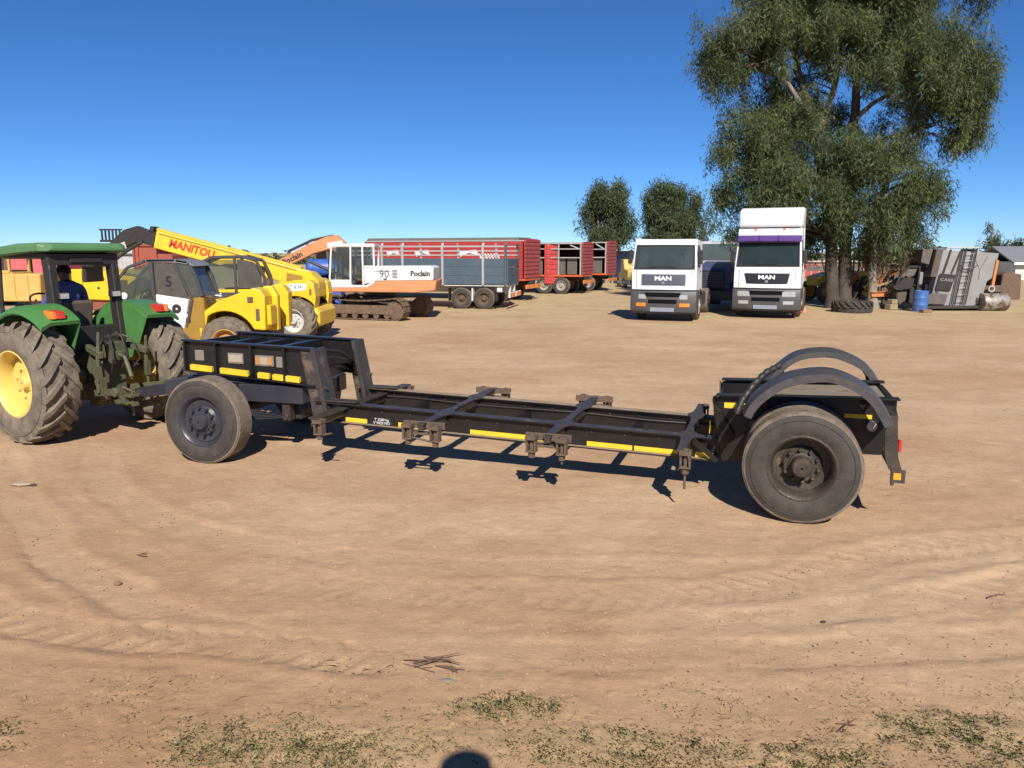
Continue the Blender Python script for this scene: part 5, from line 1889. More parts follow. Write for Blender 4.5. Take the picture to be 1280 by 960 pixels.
m.bx(0.0, LG, -0.5, -0.38, 0.7, 0.98)
m.bx(0.0, LG, 0.38, 0.5, 0.7, 0.98)
m.build('deck', mat('white_chassis_paint', (0.55, 0.55, 0.53), 0.5, 0, 0.25, wear=0.2), GT, bevel=0.01)
tandem(GT, (1.05, 2.05), 1.02, 0.46)
m = MB()
m.bx(-0.12, -0.05, -1.2, 1.2, 0.5, 0.72)
bp = m.build('rear_bumper', letter_white, GT, bevel=0.01)
for y in (0.95, 0.45, -0.45, -0.95):
    m = MB()
    m.bx(-0.13, -0.12, y - 0.22, y + 0.22, 0.52, 0.70)
    m.build('chevron_board', mat('orange_chevron', (0.75, 0.25, 0.03), 0.5, 0, 0.1, wear=0.3, wearcol=(0.5, 0.03, 0.02, 1), wscale=6), bp)
for x in (0.5, 1.55, 2.6):
    m = MB()
    m.bx(x - 0.02, x + 0.02, 0.85, 1.2, 0.35, 0.9)
    m.build('mud_flap', matt_black if x != 1.55 else letter_white, GT)
for x, y in ((0.35, 1.1),):
    m = MB()
    m.cyl((x, 1.1, 0.82), 0.1, 0.2, 'x', 12)
    m.build('spare_lamp', letter_white, GT, smooth=30)

def stock_trailer(label, loc, rz, L_, top=2.95, open_side=True, leaf_at=None):
    """x forward from the tail; y=+W is the side that faces the camera."""
    t = thing('livestock_trailer', label, 'trailer', loc, rz, 'red livestock trailers')
    W = 1.22
    def slats(y, x0, x1, nm, mt, n_=10):
        for k in range(n_):
            m = MB()
            z0 = 1.15 + k * (top - 1.15) / n_
            m.bx(x0, x1, y - 0.025, y + 0.025, z0, z0 + (top - 1.15) / n_ * 0.84)
            m.build(nm, mt, t)
        m = MB()
        m.bx(x0, x1, y - 0.012, y + 0.012, 1.12, top)
        m.build('side_sheet', dull_red, t)
    if open_side:
        slats(-W, 0.1, L_, 'side_slat', mat('dark_maroon_sheet', (0.06, 0.01, 0.01), 0.6))
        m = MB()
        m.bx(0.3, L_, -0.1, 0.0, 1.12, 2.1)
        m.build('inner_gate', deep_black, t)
        x = 0.35
        while x < L_ - 0.7:
            m = MB()
            m.bx(x + 0.03, x + 0.62, W - 0.22, W - 0.18, 1.15, 2.05)
            m.build('inner_panel', dark_grey, t, bevel=0.008)
            x += 0.7
        for x in (0.12, 1.45, 2.1, 3.4, L_ - 0.1):
            m = MB()
            m.bx(x - 0.04, x + 0.04, W - 0.06, W + 0.03, 1.1, top)
            m.build('side_post', pale_steel, t, bevel=0.01)
        for z in (2.12, 2.62):
            m = MB()
            m.bx(0.1, L_, W - 0.04, W + 0.02, z - 0.03, z + 0.03)
            m.build('side_rail', pale_steel, t)
        m = MB()
        m.beam((0.2, W, 2.62), (0.75, W, top - 0.05), 0.05, 0.07)
        m.build('brace', pale_steel, t)
    else:
        slats(-W, 0.1, L_, 'side_slat', dull_red)
        slats(W, 0.1, L_, 'side_slat', red_paint)
    # slatted tail with a rounded head board
    for k in range(9):
        m = MB()
        z0 = 1.15 + k * (top - 1.15) / 9
        m.bx(-0.03, 0.03, -W, W, z0, z0 + (top - 1.15) / 9 * 0.8)
        m.build('tail_slat', dull_red, t, bevel=0.01)
    m = MB()
    m.bx(0.03, 0.05, -W, W, 1.1, top)
    m.prism([(-W, top - 0.02), (W, top - 0.02), (W - 0.1, top + 0.09), (0.5, top + 0.14), (-0.5, top + 0.14), (-W + 0.1, top + 0.09)], -0.05, 0.06, 'x')
    m.build('tail_board', red_paint, t, bevel=0.01)
    m = MB()
    m.bx(0.0, L_, -W, W, 1.02, 1.12)
    m.build('deck', orange_red, t, bevel=0.01)
    m = MB()
    m.bx(0.0, L_, -0.45, 0.45, 0.75, 1.02)
    m.build('chassis', dark_metal, t, bevel=0.01)
    for s_ in (1, -1):
        m = MB()
        m.bx(0.05, L_, s_ * (W - 0.08), s_ * (W + 0.04), top, top + 0.07)
        m.build('top_rail', pale_steel, t, bevel=0.01)
    m = MB()
    m.bx(0.1, L_, -W + 0.1, W - 0.1, top - 0.03, top + 0.03)
    m.build('roof', dark_grey, t)
    if leaf_at:
        d = MB()
        M = Matrix.Translation((leaf_at, W + 0.03, 0)) @ Matrix.Rotation(R(14), 4, 'Z')
        d.bx(-0.85, 0.0, 0.0, 0.05, 0.6, top - 0.02)
        d.xform(M)
        dd = d.build('side_door', red_paint, t, bevel=0.01)
        for k in range(6):
            q = MB()
            q.bx(-0.74, -0.1, 0.05, 0.08, 1.15 + k * 0.29, 1.36 + k * 0.29)
            q.xform(M)
            q.build('door_panel', red_paint, dd, bevel=0.01)
    m = MB()
    m.bx(-0.1, -0.04, -W, W, 0.62, 0.82)
    m.build('rear_bumper', mat('orange_chevron', (0.75, 0.25, 0.03), 0.5), t, bevel=0.01)
    tandem(t, (1.3, 2.35), 1.02, 0.5, truck_rim)
    return t

stock_trailer('long red slatted livestock trailer directly behind the blue grey stake trailer', (1.05, 39.55, 0), 160.0, 9.0, 2.95, False)
stock_trailer('open sided red livestock trailer with a red side door, the middle of three', (4.5, 46.15, 0), 160.0, 7.0, 2.9, True, 2.3)
stock_trailer('open sided red livestock trailer nearest the dark blue shed', (6.37, 49.65, 0), 160.0, 7.0, 3.0, True, 2.45)
# dark cargo cover and lettering of the first trailer seen over the boards
t1_ = [o for o in bpy.data.objects if o.get('label', '').startswith('long red slatted')][0]
m = MB()
m.prism([(-1.2, 2.96), (1.2, 2.96), (0.9, 3.16), (-0.9, 3.16)], 0.4, 9.0, 'x')
m.build('tarpaulin', mat('grey_tarpaulin', (0.09, 0.088, 0.085), 0.8, 0, 0.2, bump=0.3, bscale=6), t1_, bevel=0.03)
for x, ww in ((3.0, 1.1), (5.6, 0.9), (7.3, 0.8)):
    m = MB()
    m.prism([(x - ww / 2, 2.28), (x - ww / 2 + 0.12, 2.55), (x + ww / 2, 2.5), (x + ww / 2 - 0.1, 2.2), (x, 2.4)], 1.25, 1.256)
    m.build('white_mark', letter_white, t1_)
m = MB()
for k in range(7):
    m.prism([(1.3 + 0.16 * k, 2.1), (1.38 + 0.16 * k, 2.1), (1.50 + 0.16 * k, 2.36), (1.42 + 0.16 * k, 2.36)], 1.25, 1.256)
m.build('white_mark', letter_white, t1_)

# ------------------------------------------------------------------ trucks
bumper_grey = mat('grey_bumper_plastic', (0.055, 0.058, 0.062), 0.5, 0, 0.06, scale=4)
grille_dark = mat('dark_grille', (0.022, 0.02, 0.03), 0.45, var=0.05)
grille_slate = mat('slate_grille', (0.09, 0.105, 0.13), 0.45, var=0.05)
purple_visor = mat('purple_visor_plastic', (0.10, 0.05, 0.19), 0.3)
plate_grey = mat('number_plate', (0.25, 0.27, 0.33), 0.4)

def rounded(xw, z0, z1, r, n=4):
    p = []
    for cx, cz, a0 in ((xw - r, z1 - r, 0), (-xw + r, z1 - r, 90), (-xw + r, z0 + r, 180), (xw - r, z0 + r, 270)):
        p += [(cx + r * math.cos(R(a0 + 90 * k / n)), cz + r * math.sin(R(a0 + 90 * k / n))) for k in range(n + 1)]
    return p

def cab_truck(label, loc, rz, W, top, roof_kind, grille_mt, visor=None, paint=white_paint, z_ws=(1.87, 2.66), low=0.28):
    """Cab-over truck: x forward, front face near x=0, body behind it."""
    t = thing('truck', label, 'truck', loc, rz, 'trucks parked under the tall tree')
    h = W / 2
    D = -1.95
    def bow(y):
        return 0.15 * (abs(y) / h) ** 2.6
    def bowed(mb, prof, y0, y1, n_=12):
        mb.loft([[Vector((x - bow(y), y, z)) for x, z in prof] for y in np.linspace(y0, y1, n_ + 1)])
    # cab shell as rings from the front face backwards
    def ring(x, w, z0, z1, r):
        return [Vector((x, p[0], p[1])) for p in rounded(w, z0, z1, r)]
    m = MB()
    zt = top
    bowed(m, [(0.0, 1.12), (0.012, 1.3), (0.008, 1.6), (-0.02, z_ws[0] - 0.02), (-0.12, z_ws[0] - 0.02), (-0.12, 1.12)], -h + 0.004, h - 0.004)
    m.build('cab_front_panel', paint, t, smooth=40)
    m = MB()
    # side walls, roof and back with the windscreen bay left open
    prof = [(-0.16, z_ws[0] - 0.03), (-0.16, 1.12), (D, 1.0), (D, zt - 0.08), (-0.50, zt), (-0.40, zt - 0.06), (-0.36, z_ws[1])]
    for s in (1, -1):
        m.prism(prof, s * h, s * (h - 0.05))
    m.prism([(-0.40, zt - 0.05), (-0.50, zt + 0.015), (D, zt - 0.06), (D, zt - 0.10), (-0.50, zt - 0.05)], -h, h)
    m.bx(D, D + 0.05, -h + 0.05, h - 0.05, 1.0, zt - 0.1)
    # header above the screen and its corner posts
    bowed(m, [(-0.20, z_ws[1]), (-0.23, (zt + z_ws[1]) / 2), (-0.30, zt - 0.03), (-0.50, zt + 0.012), (-0.55, zt - 0.06), (-0.36, z_ws[1])], -h, h)
    for s in (1, -1):
        m.loft([[Vector((x - bow(h - 0.03), s * h, z)), Vector((x - bow(h - 0.1), s * (h - 0.09), z)), Vector((x - bow(h) - 0.12, s * (h - 0.09), z)), Vector((x - bow(h) - 0.14, s * h, z))] for x, z in ((-0.01, z_ws[0] - 0.03), (-0.20, z_ws[1] + 0.02))])
    cab = m.build('cab', paint, t, bevel=0.02, seg=2)
    m = MB()
    bowed(m, [(-0.025, z_ws[0] - 0.02), (-0.215, z_ws[1] + 0.01), (-0.227, z_ws[1] + 0.01), (-0.037, z_ws[0] - 0.02)], -h + 0.07, h - 0.07)
    m.build('windscreen', glass('grey_windscreen_glass', (0.07, 0.09, 0.09), 0.5, 0.05) if visor is None else glass('dark_windscreen_glass', (0.035, 0.05, 0.047), 0.45, 0.05), cab)
    m = MB()
    for ya, za, yb, zb in ((-h + 0.07, z_ws[0] - 0.02, h - 0.07, z_ws[0] - 0.02), (-h + 0.07, z_ws[1], h - 0.07, z_ws[1]), (-h + 0.08, z_ws[0], -h + 0.08, z_ws[1]), (h - 0.08, z_ws[0], h - 0.08, z_ws[1])):
        xa, xb = -0.008 - 0.195 * (za - z_ws[0]) / (z_ws[1] - z_ws[0]), -0.008 - 0.195 * (zb - z_ws[0]) / (z_ws[1] - z_ws[0])
        for q0, q1 in zip(np.linspace(0, 1, 13)[:-1], np.linspace(0, 1, 13)[1:]):
            pa, pb = [(xa + (xb - xa) * q - bow(ya + (yb - ya) * q), ya + (yb - ya) * q, za + (zb - za) * q) for q in (q0, q1)]
            m.beam(pa, pb, 0.03, 0.035)
    m.build('screen_seal', matt_black, cab)
    m = MB()
    bowed(m, [(0.016, 1.09), (0.016, 1.118), (-0.1, 1.118), (-0.1, 1.09)], -h + 0.01, h - 0.01)
    m.build('panel_gap', deep_black, cab)
    for s in (1, -1):
        m = MB()
        m.bx(-bow(0.84 * h) - 0.02, -bow(0.84 * h) + 0.016, s * 0.84 * h - 0.006, s * 0.84 * h + 0.006, 1.16, 1.80)
        m.build('corner_seam', bumper_grey, cab)
        m = MB()
        m.tube([(-0.02, s * 0.62, z_ws[0] - 0.01), (-0.025, s * 0.3, z_ws[0] + 0.05), (-0.02, s * 0.02, z_ws[0] + 0.06)], 0.014, 6)
        m.build('wiper', matt_black, cab)
        m = MB()
        m.prism([(-0.45, 1.9), (-0.40, z_ws[1]), (-1.15, z_ws[1]), (-1.2, 1.9)], s * h, s * (h + 0.008))
        m.build('side_window', mat('dark_tinted_glass', (0.045, 0.055, 0.055), 0.12), cab)
        m = MB()
        m.bx(-1.25, -1.24, s * h, s * (h + 0.006), 1.1, zt - 0.3)
        m.bx(-0.4, -0.39, s * h, s * (h + 0.006), 1.1, 1.9)
        m.build('door_seam', grille_dark, cab)
        # mirrors on their arms
        m = MB()
        m.bx(-0.30, -0.18, s * (h + 0.03), s * (h + 0.19), 2.02, 2.50)
        mi = m.build('mirror', matt_black, t, bevel=0.03, seg=2)
        m = MB()
        m.tube([(-0.42, s * (h - 0.05), 2.56), (-0.24, s * (h + 0.11), 2.54), (-0.24, s * (h + 0.11), 1.98), (-0.42, s * h, 1.95)], 0.018, 6)
        m.build('mirror_arm', matt_black, mi, smooth=True)
    # interior: seats, dashboard, pale folds added to imitate reflections on the screen
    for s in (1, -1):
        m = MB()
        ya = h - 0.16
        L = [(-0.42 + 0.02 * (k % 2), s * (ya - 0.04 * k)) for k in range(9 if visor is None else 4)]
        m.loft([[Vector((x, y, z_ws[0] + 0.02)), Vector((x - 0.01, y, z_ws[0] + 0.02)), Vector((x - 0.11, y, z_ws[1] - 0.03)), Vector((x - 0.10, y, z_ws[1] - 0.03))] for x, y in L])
        m.build('reflection_fold', mat('pale_reflection_grey', (0.42, 0.43, 0.43), 0.85), cab)
        m = MB()
        m.bx(-1.16, -1.02, s * h, s * (h + 0.02), 1.72, 1.77)
        m.build('door_handle', matt_black, cab)
    m = MB()
    L = [Vector((-0.42, -0.55, 1.93)) + Vector((0.05 * math.cos(a), 0.22 * math.sin(a), 0.2 * math.cos(a))) for a in np.linspace(0, 2 * math.pi, 20)]
    m.tube(L, 0.018, 6)
    m.build('steering_wheel', matt_black, cab, smooth=True)
    m = MB()
    m.bx(-0.7, -0.15, -h + 0.1, h - 0.1, 1.45, 1.78)
    m.build('dashboard', mat('grey_dashboard', (0.07, 0.075, 0.08), 0.6), cab, bevel=0.04)
    for s in (1, -1):
        m = MB()
        m.box((-1.25, 0.6 * s, 1.85), (0.15, 0.5, 0.8))
        m.box((-1.0, 0.6 * s, 1.5), (0.5, 0.5, 0.15))
        m.build('seat', mat('grey_seat_cloth', (0.13, 0.13, 0.14), 0.8), cab, bevel=0.04)
    # grille
    m = MB()
    gh = 0.68 * h
    z0, z1 = 1.27, 1.66
    m.loft([[Vector((x - bow(y), y * (1 - (0.1 if visor and z < 1.4 else 0)), z)) for x, z in ((0.03, z0), (0.036, z1), (-0.02, z1), (-0.02, z0))] for y in np.linspace(-gh, gh, 13)])
    g = m.build('grille', grille_mt, t, bevel=0.01)
    for k in range(4):
        m = MB()
        zz = z0 + 0.06 + k * 0.085
        bowed(m, [(0.043, zz - 0.012), (0.043, zz + 0.012), (0.02, zz + 0.012), (0.02, zz - 0.012)], -gh + 0.1, gh - 0.1)
        m.build('grille_bar', grille_mt, g)
    text('MAN', 0.20, 'lettering', letter_white, g, (0.046, 0, 1.51), (90, 0, 90), 0.004, 0.008, 1.35)
    m = MB()
    m.lathe([(0.001, 0.06), (0.06, 0.055), (0.065, 0.03)], (0, 0, 1.36), 'x', 12)
    m.build('badge', chrome, g, smooth=True)
    # bumper with lamp recesses
    m = MB()
    bw = h + 0.03
    bowed(m, [(0.02, 1.085), (0.07, 0.95), (0.09, 0.55), (0.02, low), (-0.55, low + 0.02), (-0.55, 1.085)], -bw, bw)
    bmp = m.build('bumper', bumper_grey, t, smooth=30, bevel=0.025, seg=2)
    for z0_, z1_, wid in ((0.88, 1.02, 0.62), (0.64, 0.78, 0.50)):
        q = MB()
        bowed(q, [(0.10, z0_), (0.094, z1_), (0.02, z1_), (0.02, z0_)], -wid, wid)
        q.build('intake', deep_black, bmp, bevel=0.01)
    q = MB()
    q.bx(0.085, 0.097, -0.42, 0.42, 0.36, 0.50)
    q.build('number_plate', plate_grey, bmp)
    for s in (1, -1):
        for nm, mt, y0, y1, za, zb in (('headlamp', lamp_clear, 0.56, 0.84, 0.78, 0.95) if visor is None else ('headlamp', lamp_clear, 0.52, 0.96, 0.80, 1.0),
                                       ('indicator', lamp_amber if visor is None else lamp_clear, 0.56, 0.92, 0.52, 0.66)):
            q = MB()
            bowed(q, [(0.104, za), (0.098, zb), (0.02, zb), (0.02, za)], s * y0 * h / 1.1, s * y1 * h / 1.1, 4)
            q.build(nm, mt, bmp, bevel=0.02)
        q = MB()
        bowed(q, [(0.05, 0.30), (0.09, 0.36), (0.0, 0.36), (0.0, 0.30)], s * 0.42, s * bw, 6)
        q.build('bumper_step', matt_black, bmp, bevel=0.01)
    if visor:
        m = MB()
        bowed(m, [(-0.02, z_ws[1] - 0.10), (0.06, z_ws[1] - 0.02), (-0.12, z_ws[1] + 0.18), (-0.18, z_ws[1] + 0.16)], -h, h)
        v = m.build('sun_visor', visor, t, bevel=0.02)
        for y in (-0.35, 0.35):
            q = MB()
            q.prism([(-0.015, z_ws[1] - 0.11), (0.068, z_ws[1] - 0.02), (-0.112, z_ws[1] + 0.185), (-0.18, z_ws[1] + 0.17)], y - 0.015, y + 0.015)
            q.build('visor_bracket', grille_dark, v)
    if roof_kind == 'deflector':
        m = MB()
        rings = []
        for x, w, za, zb in ((-0.24, h - 0.10, zt + 0.12, zt + 0.26), (-0.27, h - 0.03, zt + 0.07, zt + 0.44), (-0.38, h, zt + 0.05, zt + 0.60), (-0.60, h + 0.01, zt + 0.04, zt + 0.72), (-0.95, h + 0.01, zt + 0.03, zt + 0.78), (-1.9, h + 0.01, zt + 0.0, zt + 0.80)):
            rings.append([Vector((x - bow(p[0]) * 0.8, p[0], p[1])) for p in rounded(w, za, zb, 0.07)])
        m.loft(rings)
        d = m.build('roof_deflector', paint, t, smooth=40)
        m = MB()
        for s in (1, -1):
            m.bx(-2.2, -1.9, s * (h - 0.05), s * h, 1.2, zt + 0.5)
        m.build('side_fairing', paint, d, bevel=0.01)
    # chassis and wheels
    m = MB()
    for s in (1, -1):
        m.bx(-6.2, -0.3, s * 0.36, s * 0.44, 0.68, 0.96)
    m.bx(-1.9, -0.4, -0.8, 0.8, 0.55, 1.05)
    m.bx(-6.2, -5.9, -0.9, 0.9, 0.6, 0.9)
    m.build('chassis', dark_metal, t)
    for s in (1, -1):
        wheel(t, (-1.35, s * (h - 0.16), 0.5), 0.5, 0.3, 0.29, truck_rim, tread_rubber, tyre_rubber, s, dish=0.05, nuts=8, hub_r=0.1, hub_out=0.04, n=32)
        wheel(t, (-4.9, s * (h - 0.3), 0.5), 0.5, 0.55, 0.29, truck_rim, tread_rubber, tyre_rubber, s, dish=0.16, nuts=8, hub_r=0.1, hub_out=-0.02, n=28)
        m = MB()
        m.prism(band(arc(-1.35, 0.5, 0.62, 20, 160, 12), arc(-1.35, 0.5, 0.57, 20, 160, 12)), s * (h - 0.32), s * (h + 0.02))
        m.build('wheel_arch', bumper_grey, t)
        m = MB()
        m.bx(-3.6, -2.3, s * 0.6, s * 1.1, 0.45, 0.95)
        m.build('fuel_tank', bumper_grey, t, bevel=0.06, seg=2)
    # the cab leans in towards its roof
    todo = list(t.children)
    while todo:
        o = todo.pop()
        todo += list(o.children)
        if o.type == 'MESH' and not o.name.startswith(('wheel', 'tyre', 'tread', 'hub', 'lettering', 'chassis')):
            for v in o.data.vertices:
                if v.co.z > 1.85:
                    q = min(1.0, (v.co.z - 1.85) / 1.0)
                    v.co.y *= 1 - 0.05 * q
    return t

cab_truck('white truck with low plain roof and grey bumper, left of the parked trucks', (5.30, 27.15, 0), 250.0, 2.26, 2.86, 'low', grille_slate)
tk2 = cab_truck('white truck with tall roof deflector and purple sun visor beneath the tall tree', (9.35, 28.45, 0), 247.0, 2.36, 3.28, 'deflector', grille_dark, purple_visor, z_ws=(1.94, 2.86))
m = MB()
for y in (-0.5, 0.5):
    m.bx(-0.34, -0.28, y - 0.05, y + 0.05, 3.22, 3.27)
m.build('roof_marker', lamp_amber, tk2)
# dark blue bonnet truck between the two white ones
BT = thing('truck', 'navy blue bonneted truck half hidden between the two white trucks', 'truck', (8.35, 32.3, 0), 243.0, 'trucks parked under the tall tree')
navy_body = mat('navy_truck_paint', (0.025, 0.045, 0.13), 0.35, 0, 0.1)
m = MB()
m.prism([(-2.9, 1.0), (-2.9, 2.85), (-1.6, 2.9), (-1.35, 2.1), (-1.3, 1.0)], -1.1, 1.1)
cb = m.build('cab', mat('pale_grey_truck_paint', (0.5, 0.5, 0.5), 0.4, 0, 0.1), BT, bevel=0.06, seg=2)
m = MB()
m.loft([[Vector((x, -0.95, z)), Vector((x, 0.95, z)), Vector((x - 0.02, 0.95, z)), Vector((x - 0.02, -0.95, z))] for x, z in ((-1.31, 2.1), (-1.54, 2.78))])
m.build('windscreen', screen_glass, cb)
m = MB()
rings = []
for x, w, z in ((-1.35, 0.85, 2.05), (-0.6, 0.8, 1.95), (-0.05, 0.72, 1.78), (0.0, 0.7, 1.7)):
    rings.append([Vector((x, -w, 0.9)), Vector((x, w, 0.9)), Vector((x, w, z - 0.2)), Vector((x, w * 0.7, z)), Vector((x, -w * 0.7, z)), Vector((x, -w, z - 0.2))])
m.loft(rings)
bn = m.build('bonnet', navy_body, BT, bevel=0.05, seg=2)
m = MB()
m.bx(0.0, 0.05, -0.5, 0.5, 0.95, 1.68)
g = m.build('grille', grille_dark, bn, bevel=0.02)
for k in range(7):
    m = MB()
    m.bx(0.05, 0.06, -0.45, 0.45, 1.02 + 0.09 * k, 1.06 + 0.09 * k)
    m.build('grille_bar', bumper_grey, g)
m = MB()
m.bx(-0.15, 0.12, -1.1, 1.1, 0.45, 0.85)
m.build('bumper', bumper_grey, BT, bevel=0.04)
for s in (1, -1):
    m = MB()
    m.prism(band(arc(-0.75, 0.52, 0.75, 0, 180, 12), arc(-0.75, 0.52, 0.6, 0, 180, 12)), s * 0.72, s * 1.12)
    m.build('mudguard', navy_body, BT, bevel=0.03)
    wheel(BT, (-0.75, s * 0.98, 0.5), 0.5, 0.3, 0.29, truck_rim, tread_rubber, tyre_rubber, s, dish=0.05, n=28)
    wheel(BT, (-4.6, s * 0.85, 0.5), 0.5, 0.5, 0.29, truck_rim, tread_rubber, tyre_rubber, s, dish=0.16, n=24)
    m = MB()
    m.bx(-1.2, -1.1, s * 1.2, s * 1.4, 1.95, 2.6)
    m.build('mirror', matt_black, BT, bevel=0.02)
m = MB()
m.bx(-6.0, -0.3, -0.42, 0.42, 0.7, 0.95)
m.build('chassis', dark_metal, BT)
# ------------------------------------------------------------------ scrap under and beside the tall tree
galv = mat('weathered_galvanised_sheet', (0.25, 0.255, 0.255), 0.5, 0.1, 0.12, scale=2.5, var=0.14, wear=0.08)
beam_orange = mat('orange_steel_beam', (0.52, 0.17, 0.045), 0.6, 0, 0.2, scale=3, wear=0.2)
CH = thing('harvester_wreck', 'tilted grey combine harvester body with a ladder on its side and black cover', 'harvester', (18.7, 32.6, 0.0), 0.0)
# local x right, camera side is -y; the grain tank leans to the left at its foot
def cpr(pts, y0, y1, nm, mt, parent=CH, bevel=0.01):
    m = MB()
    m.prism(pts, y0, y1)
    return m.build(nm, mt, parent, bevel=bevel)
side = cpr([(-1.12, 0.30), (-0.78, 2.52), (1.58, 2.38), (1.38, 1.35), (1.18, 1.2), (1.05, 0.42), (0.72, 0.18), (-1.0, 0.2)], -0.2, 1.9, 'grain_tank', galv, bevel=0.03)
cpr([(-1.1, 0.22), (-0.5, 2.54), (-0.42, 2.54), (-0.98, 0.22)], -0.25, -0.2, 'rib', dark_metal, side)
cpr([(-0.40, 1.55), (-0.08, 2.5), (0.0, 2.5), (-0.32, 1.55)], -0.24, -0.2, 'rib', dark_metal, side)
cpr([(-1.0, 0.85), (-0.86, 1.55), (-0.18, 1.5), (-0.36, 0.8)], -0.27, -0.2, 'black_cover', matt_black, side, 0.03)
text('CASE', 0.16, 'lettering', mat('grey_lettering', (0.3, 0.3, 0.3), 0.5), side, (-0.56, -0.274, 1.28), (90, 4, 0), 0.002, 0.0, 1.5)
cpr([(-1.3, 0.28), (-1.3, 0.62), (-1.1, 0.75), (-0.45, 0.7), (-0.55, 0.25)], -0.3, -0.2, 'side_step', dark_grey, CH, 0.02)
cpr([(-1.22, 1.4), (-1.05, 2.55), (-0.78, 2.55), (-0.95, 1.4)], -0.22, 1.8, 'head_housing', mat('brown_grey_sheet', (0.07, 0.055, 0.047), 0.6, 0, 0.1), CH, 0.02)
cpr([(-1.55, 2.0), (-1.5, 2.55), (-1.08, 2.55), (-1.2, 1.9)], 0.0, 1.7, 'dark_hopper', dark_grey, CH, 0.02)
# ladder rails with rungs and a rail loop
for dx in (0.0, 0.14, 0.44, 0.58):
    m = MB()
    m.tube([(-0.30 + dx, -0.32, 0.25), (0.0 + dx, -0.30, 2.60)], 0.026, 6)
    m.build('ladder_rail', matt_black, CH, smooth=True)
for k in range(8):
    m = MB()
    x = -0.28 + 0.036 * k
    m.tube([(x + 0.14, -0.31, 0.4 + 0.28 * k), (x + 0.5, -0.31, 0.4 + 0.28 * k)], 0.012, 6)
    m.build('ladder_rung', pale_steel, CH, smooth=True)
m = MB()
m.tube([(-0.02 + 0.28 + 0.42 * math.cos(a), -0.33, 2.12 + 0.42 * math.sin(a)) for a in np.linspace(-2.6, -0.5, 14)], 0.018, 6)
m.build('rail_loop', matt_black, CH, smooth=True)
m = MB()
m.bx(-0.4, 0.95, 0.2, 1.4, 2.58, 2.64)
m.bx(-0.42, -0.34, 0.2, 1.4, 2.38, 2.56)
m.bx(0.86, 0.94, 0.2, 1.4, 2.38, 2.56)
m.build('top_frame', mat('cream_rail', (0.5, 0.46, 0.36), 0.6, 0, 0.2), CH, bevel=0.01)
m = MB()
m.tube([(0.55, -0.205, 2.2), (0.82, -0.205, 1.7), (1.1, -0.205, 2.25)], 0.01, 5)
m.tube([(0.82, -0.205, 1.7), (0.80, -0.205, 1.3)], 0.01, 5)
m.build('fold_line', dark_metal, side)
m = MB()
m.beam((-1.5, -0.25, 0.14), (1.05, -0.25, 0.16), 0.14, 0.12)
m.build('skid_beam', dark_metal, CH, bevel=0.01)
m = MB()
m.lathe([(0.3, -0.15), (0.42, -0.12), (0.42, 0.12), (0.3, 0.15)], (0.9, 0.2, 0.42), 'x', 24, True)
m.build('end_disc', dark_metal, CH, smooth=30)
# wrecked black cab
CW = thing('cab_wreck', 'wrecked black machine cab with open frame left of the grey harvester body', 'cab', (16.75, 33.2, 0.0), 0.0)
m = MB()
for a, b in (((-0.5, 0.9), (-0.25, 1.55)), ((-0.25, 1.55), (0.05, 1.82)), ((0.05, 1.82), (0.85, 1.85)), ((0.85, 1.85), (0.80, 0.2)), ((0.5, 2.2), (0.45, 0.3)), ((0.5, 2.2), (0.58, 2.5))):
    for y in (-0.35, 0.7):
        m.beam((a[0], y, a[1]), (b[0], y, b[1]), 0.07, 0.09)
m.beam((0.85, -0.35, 1.85), (0.85, 0.7, 1.85), 0.07, 0.09)
m.build('frame', matt_black, CW)
cpr([(-0.62, 0.95), (-0.15, 1.35), (0.28, 1.35), (0.22, 0.90), (-0.45, 0.82)], -0.45, 0.3, 'dark_hood', matt_black, CW, 0.02)
cpr([(-0.30, 1.42), (0.0, 1.72), (0.42, 1.74), (0.30, 1.42)], -0.32, -0.28, 'side_window', dark_grey, CW)
m = MB()
m.prism([(-0.36, 0.80), (0.10, 0.80), (0.06, 0.38), (-0.06, 0.18), (-0.20, 0.18), (-0.32, 0.36)], -0.3, 0.3)
m.build('footwell', mat('brown_grey_sheet', (0.13, 0.10, 0.085), 0.6), CW, bevel=0.04)
m = MB()
m.bx(0.25, 0.75, -0.2, 0.5, 0.25, 0.95)
m.bx(0.35, 0.7, -0.25, -0.18, 0.98, 1.08)
m.build('engine_block', dark_metal, CW, bevel=0.03)
m = MB()
m.bx(0.5, 0.72, -0.3, -0.22, 1.05, 1.6)
m.build('air_filter', galv, CW, bevel=0.04)
m = MB()
m.lathe([(0.22, -0.1), (0.34, -0.08), (0.34, 0.08), (0.22, 0.1)], (-0.35, 0.3, 0.34), 'y', 20, True)
m.build('wheel', tyre_rubber, CW, smooth=30)
# blue drum
m = MB()
pr = [(0.02, 0.0), (0.28, 0.0), (0.29, 0.03)]
for z in (0.28, 0.56):
    pr += [(0.285, z - 0.03), (0.297, z), (0.285, z + 0.03)]
pr += [(0.29, 0.83), (0.295, 0.86), (0.27, 0.86), (0.265, 0.84), (0.02, 0.84)]
m.lathe(pr, (0, 0, 0), 'z', 28)
o = m.build('oil_drum', mat('blue_drum_paint', (0.02, 0.12, 0.38), 0.45, 0, 0.12, scale=4), None, smooth=30, loc=(16.95, 32.0, 0.0))
tag(o, 'blue upright oil drum in front of the black cab wreck', 'drum')
m = MB()
m.box((0, 0, 0.06), (0.42, 0.28, 0.13))
o = m.build('block', mat('brown_block', (0.16, 0.08, 0.05), 0.8, 0, 0.3), None, bevel=0.015, loc=(16.85, 31.35, 0.0), rot=(0, 0, 0.2))
tag(o, 'small brown block on the dirt in front of the blue drum', 'block')
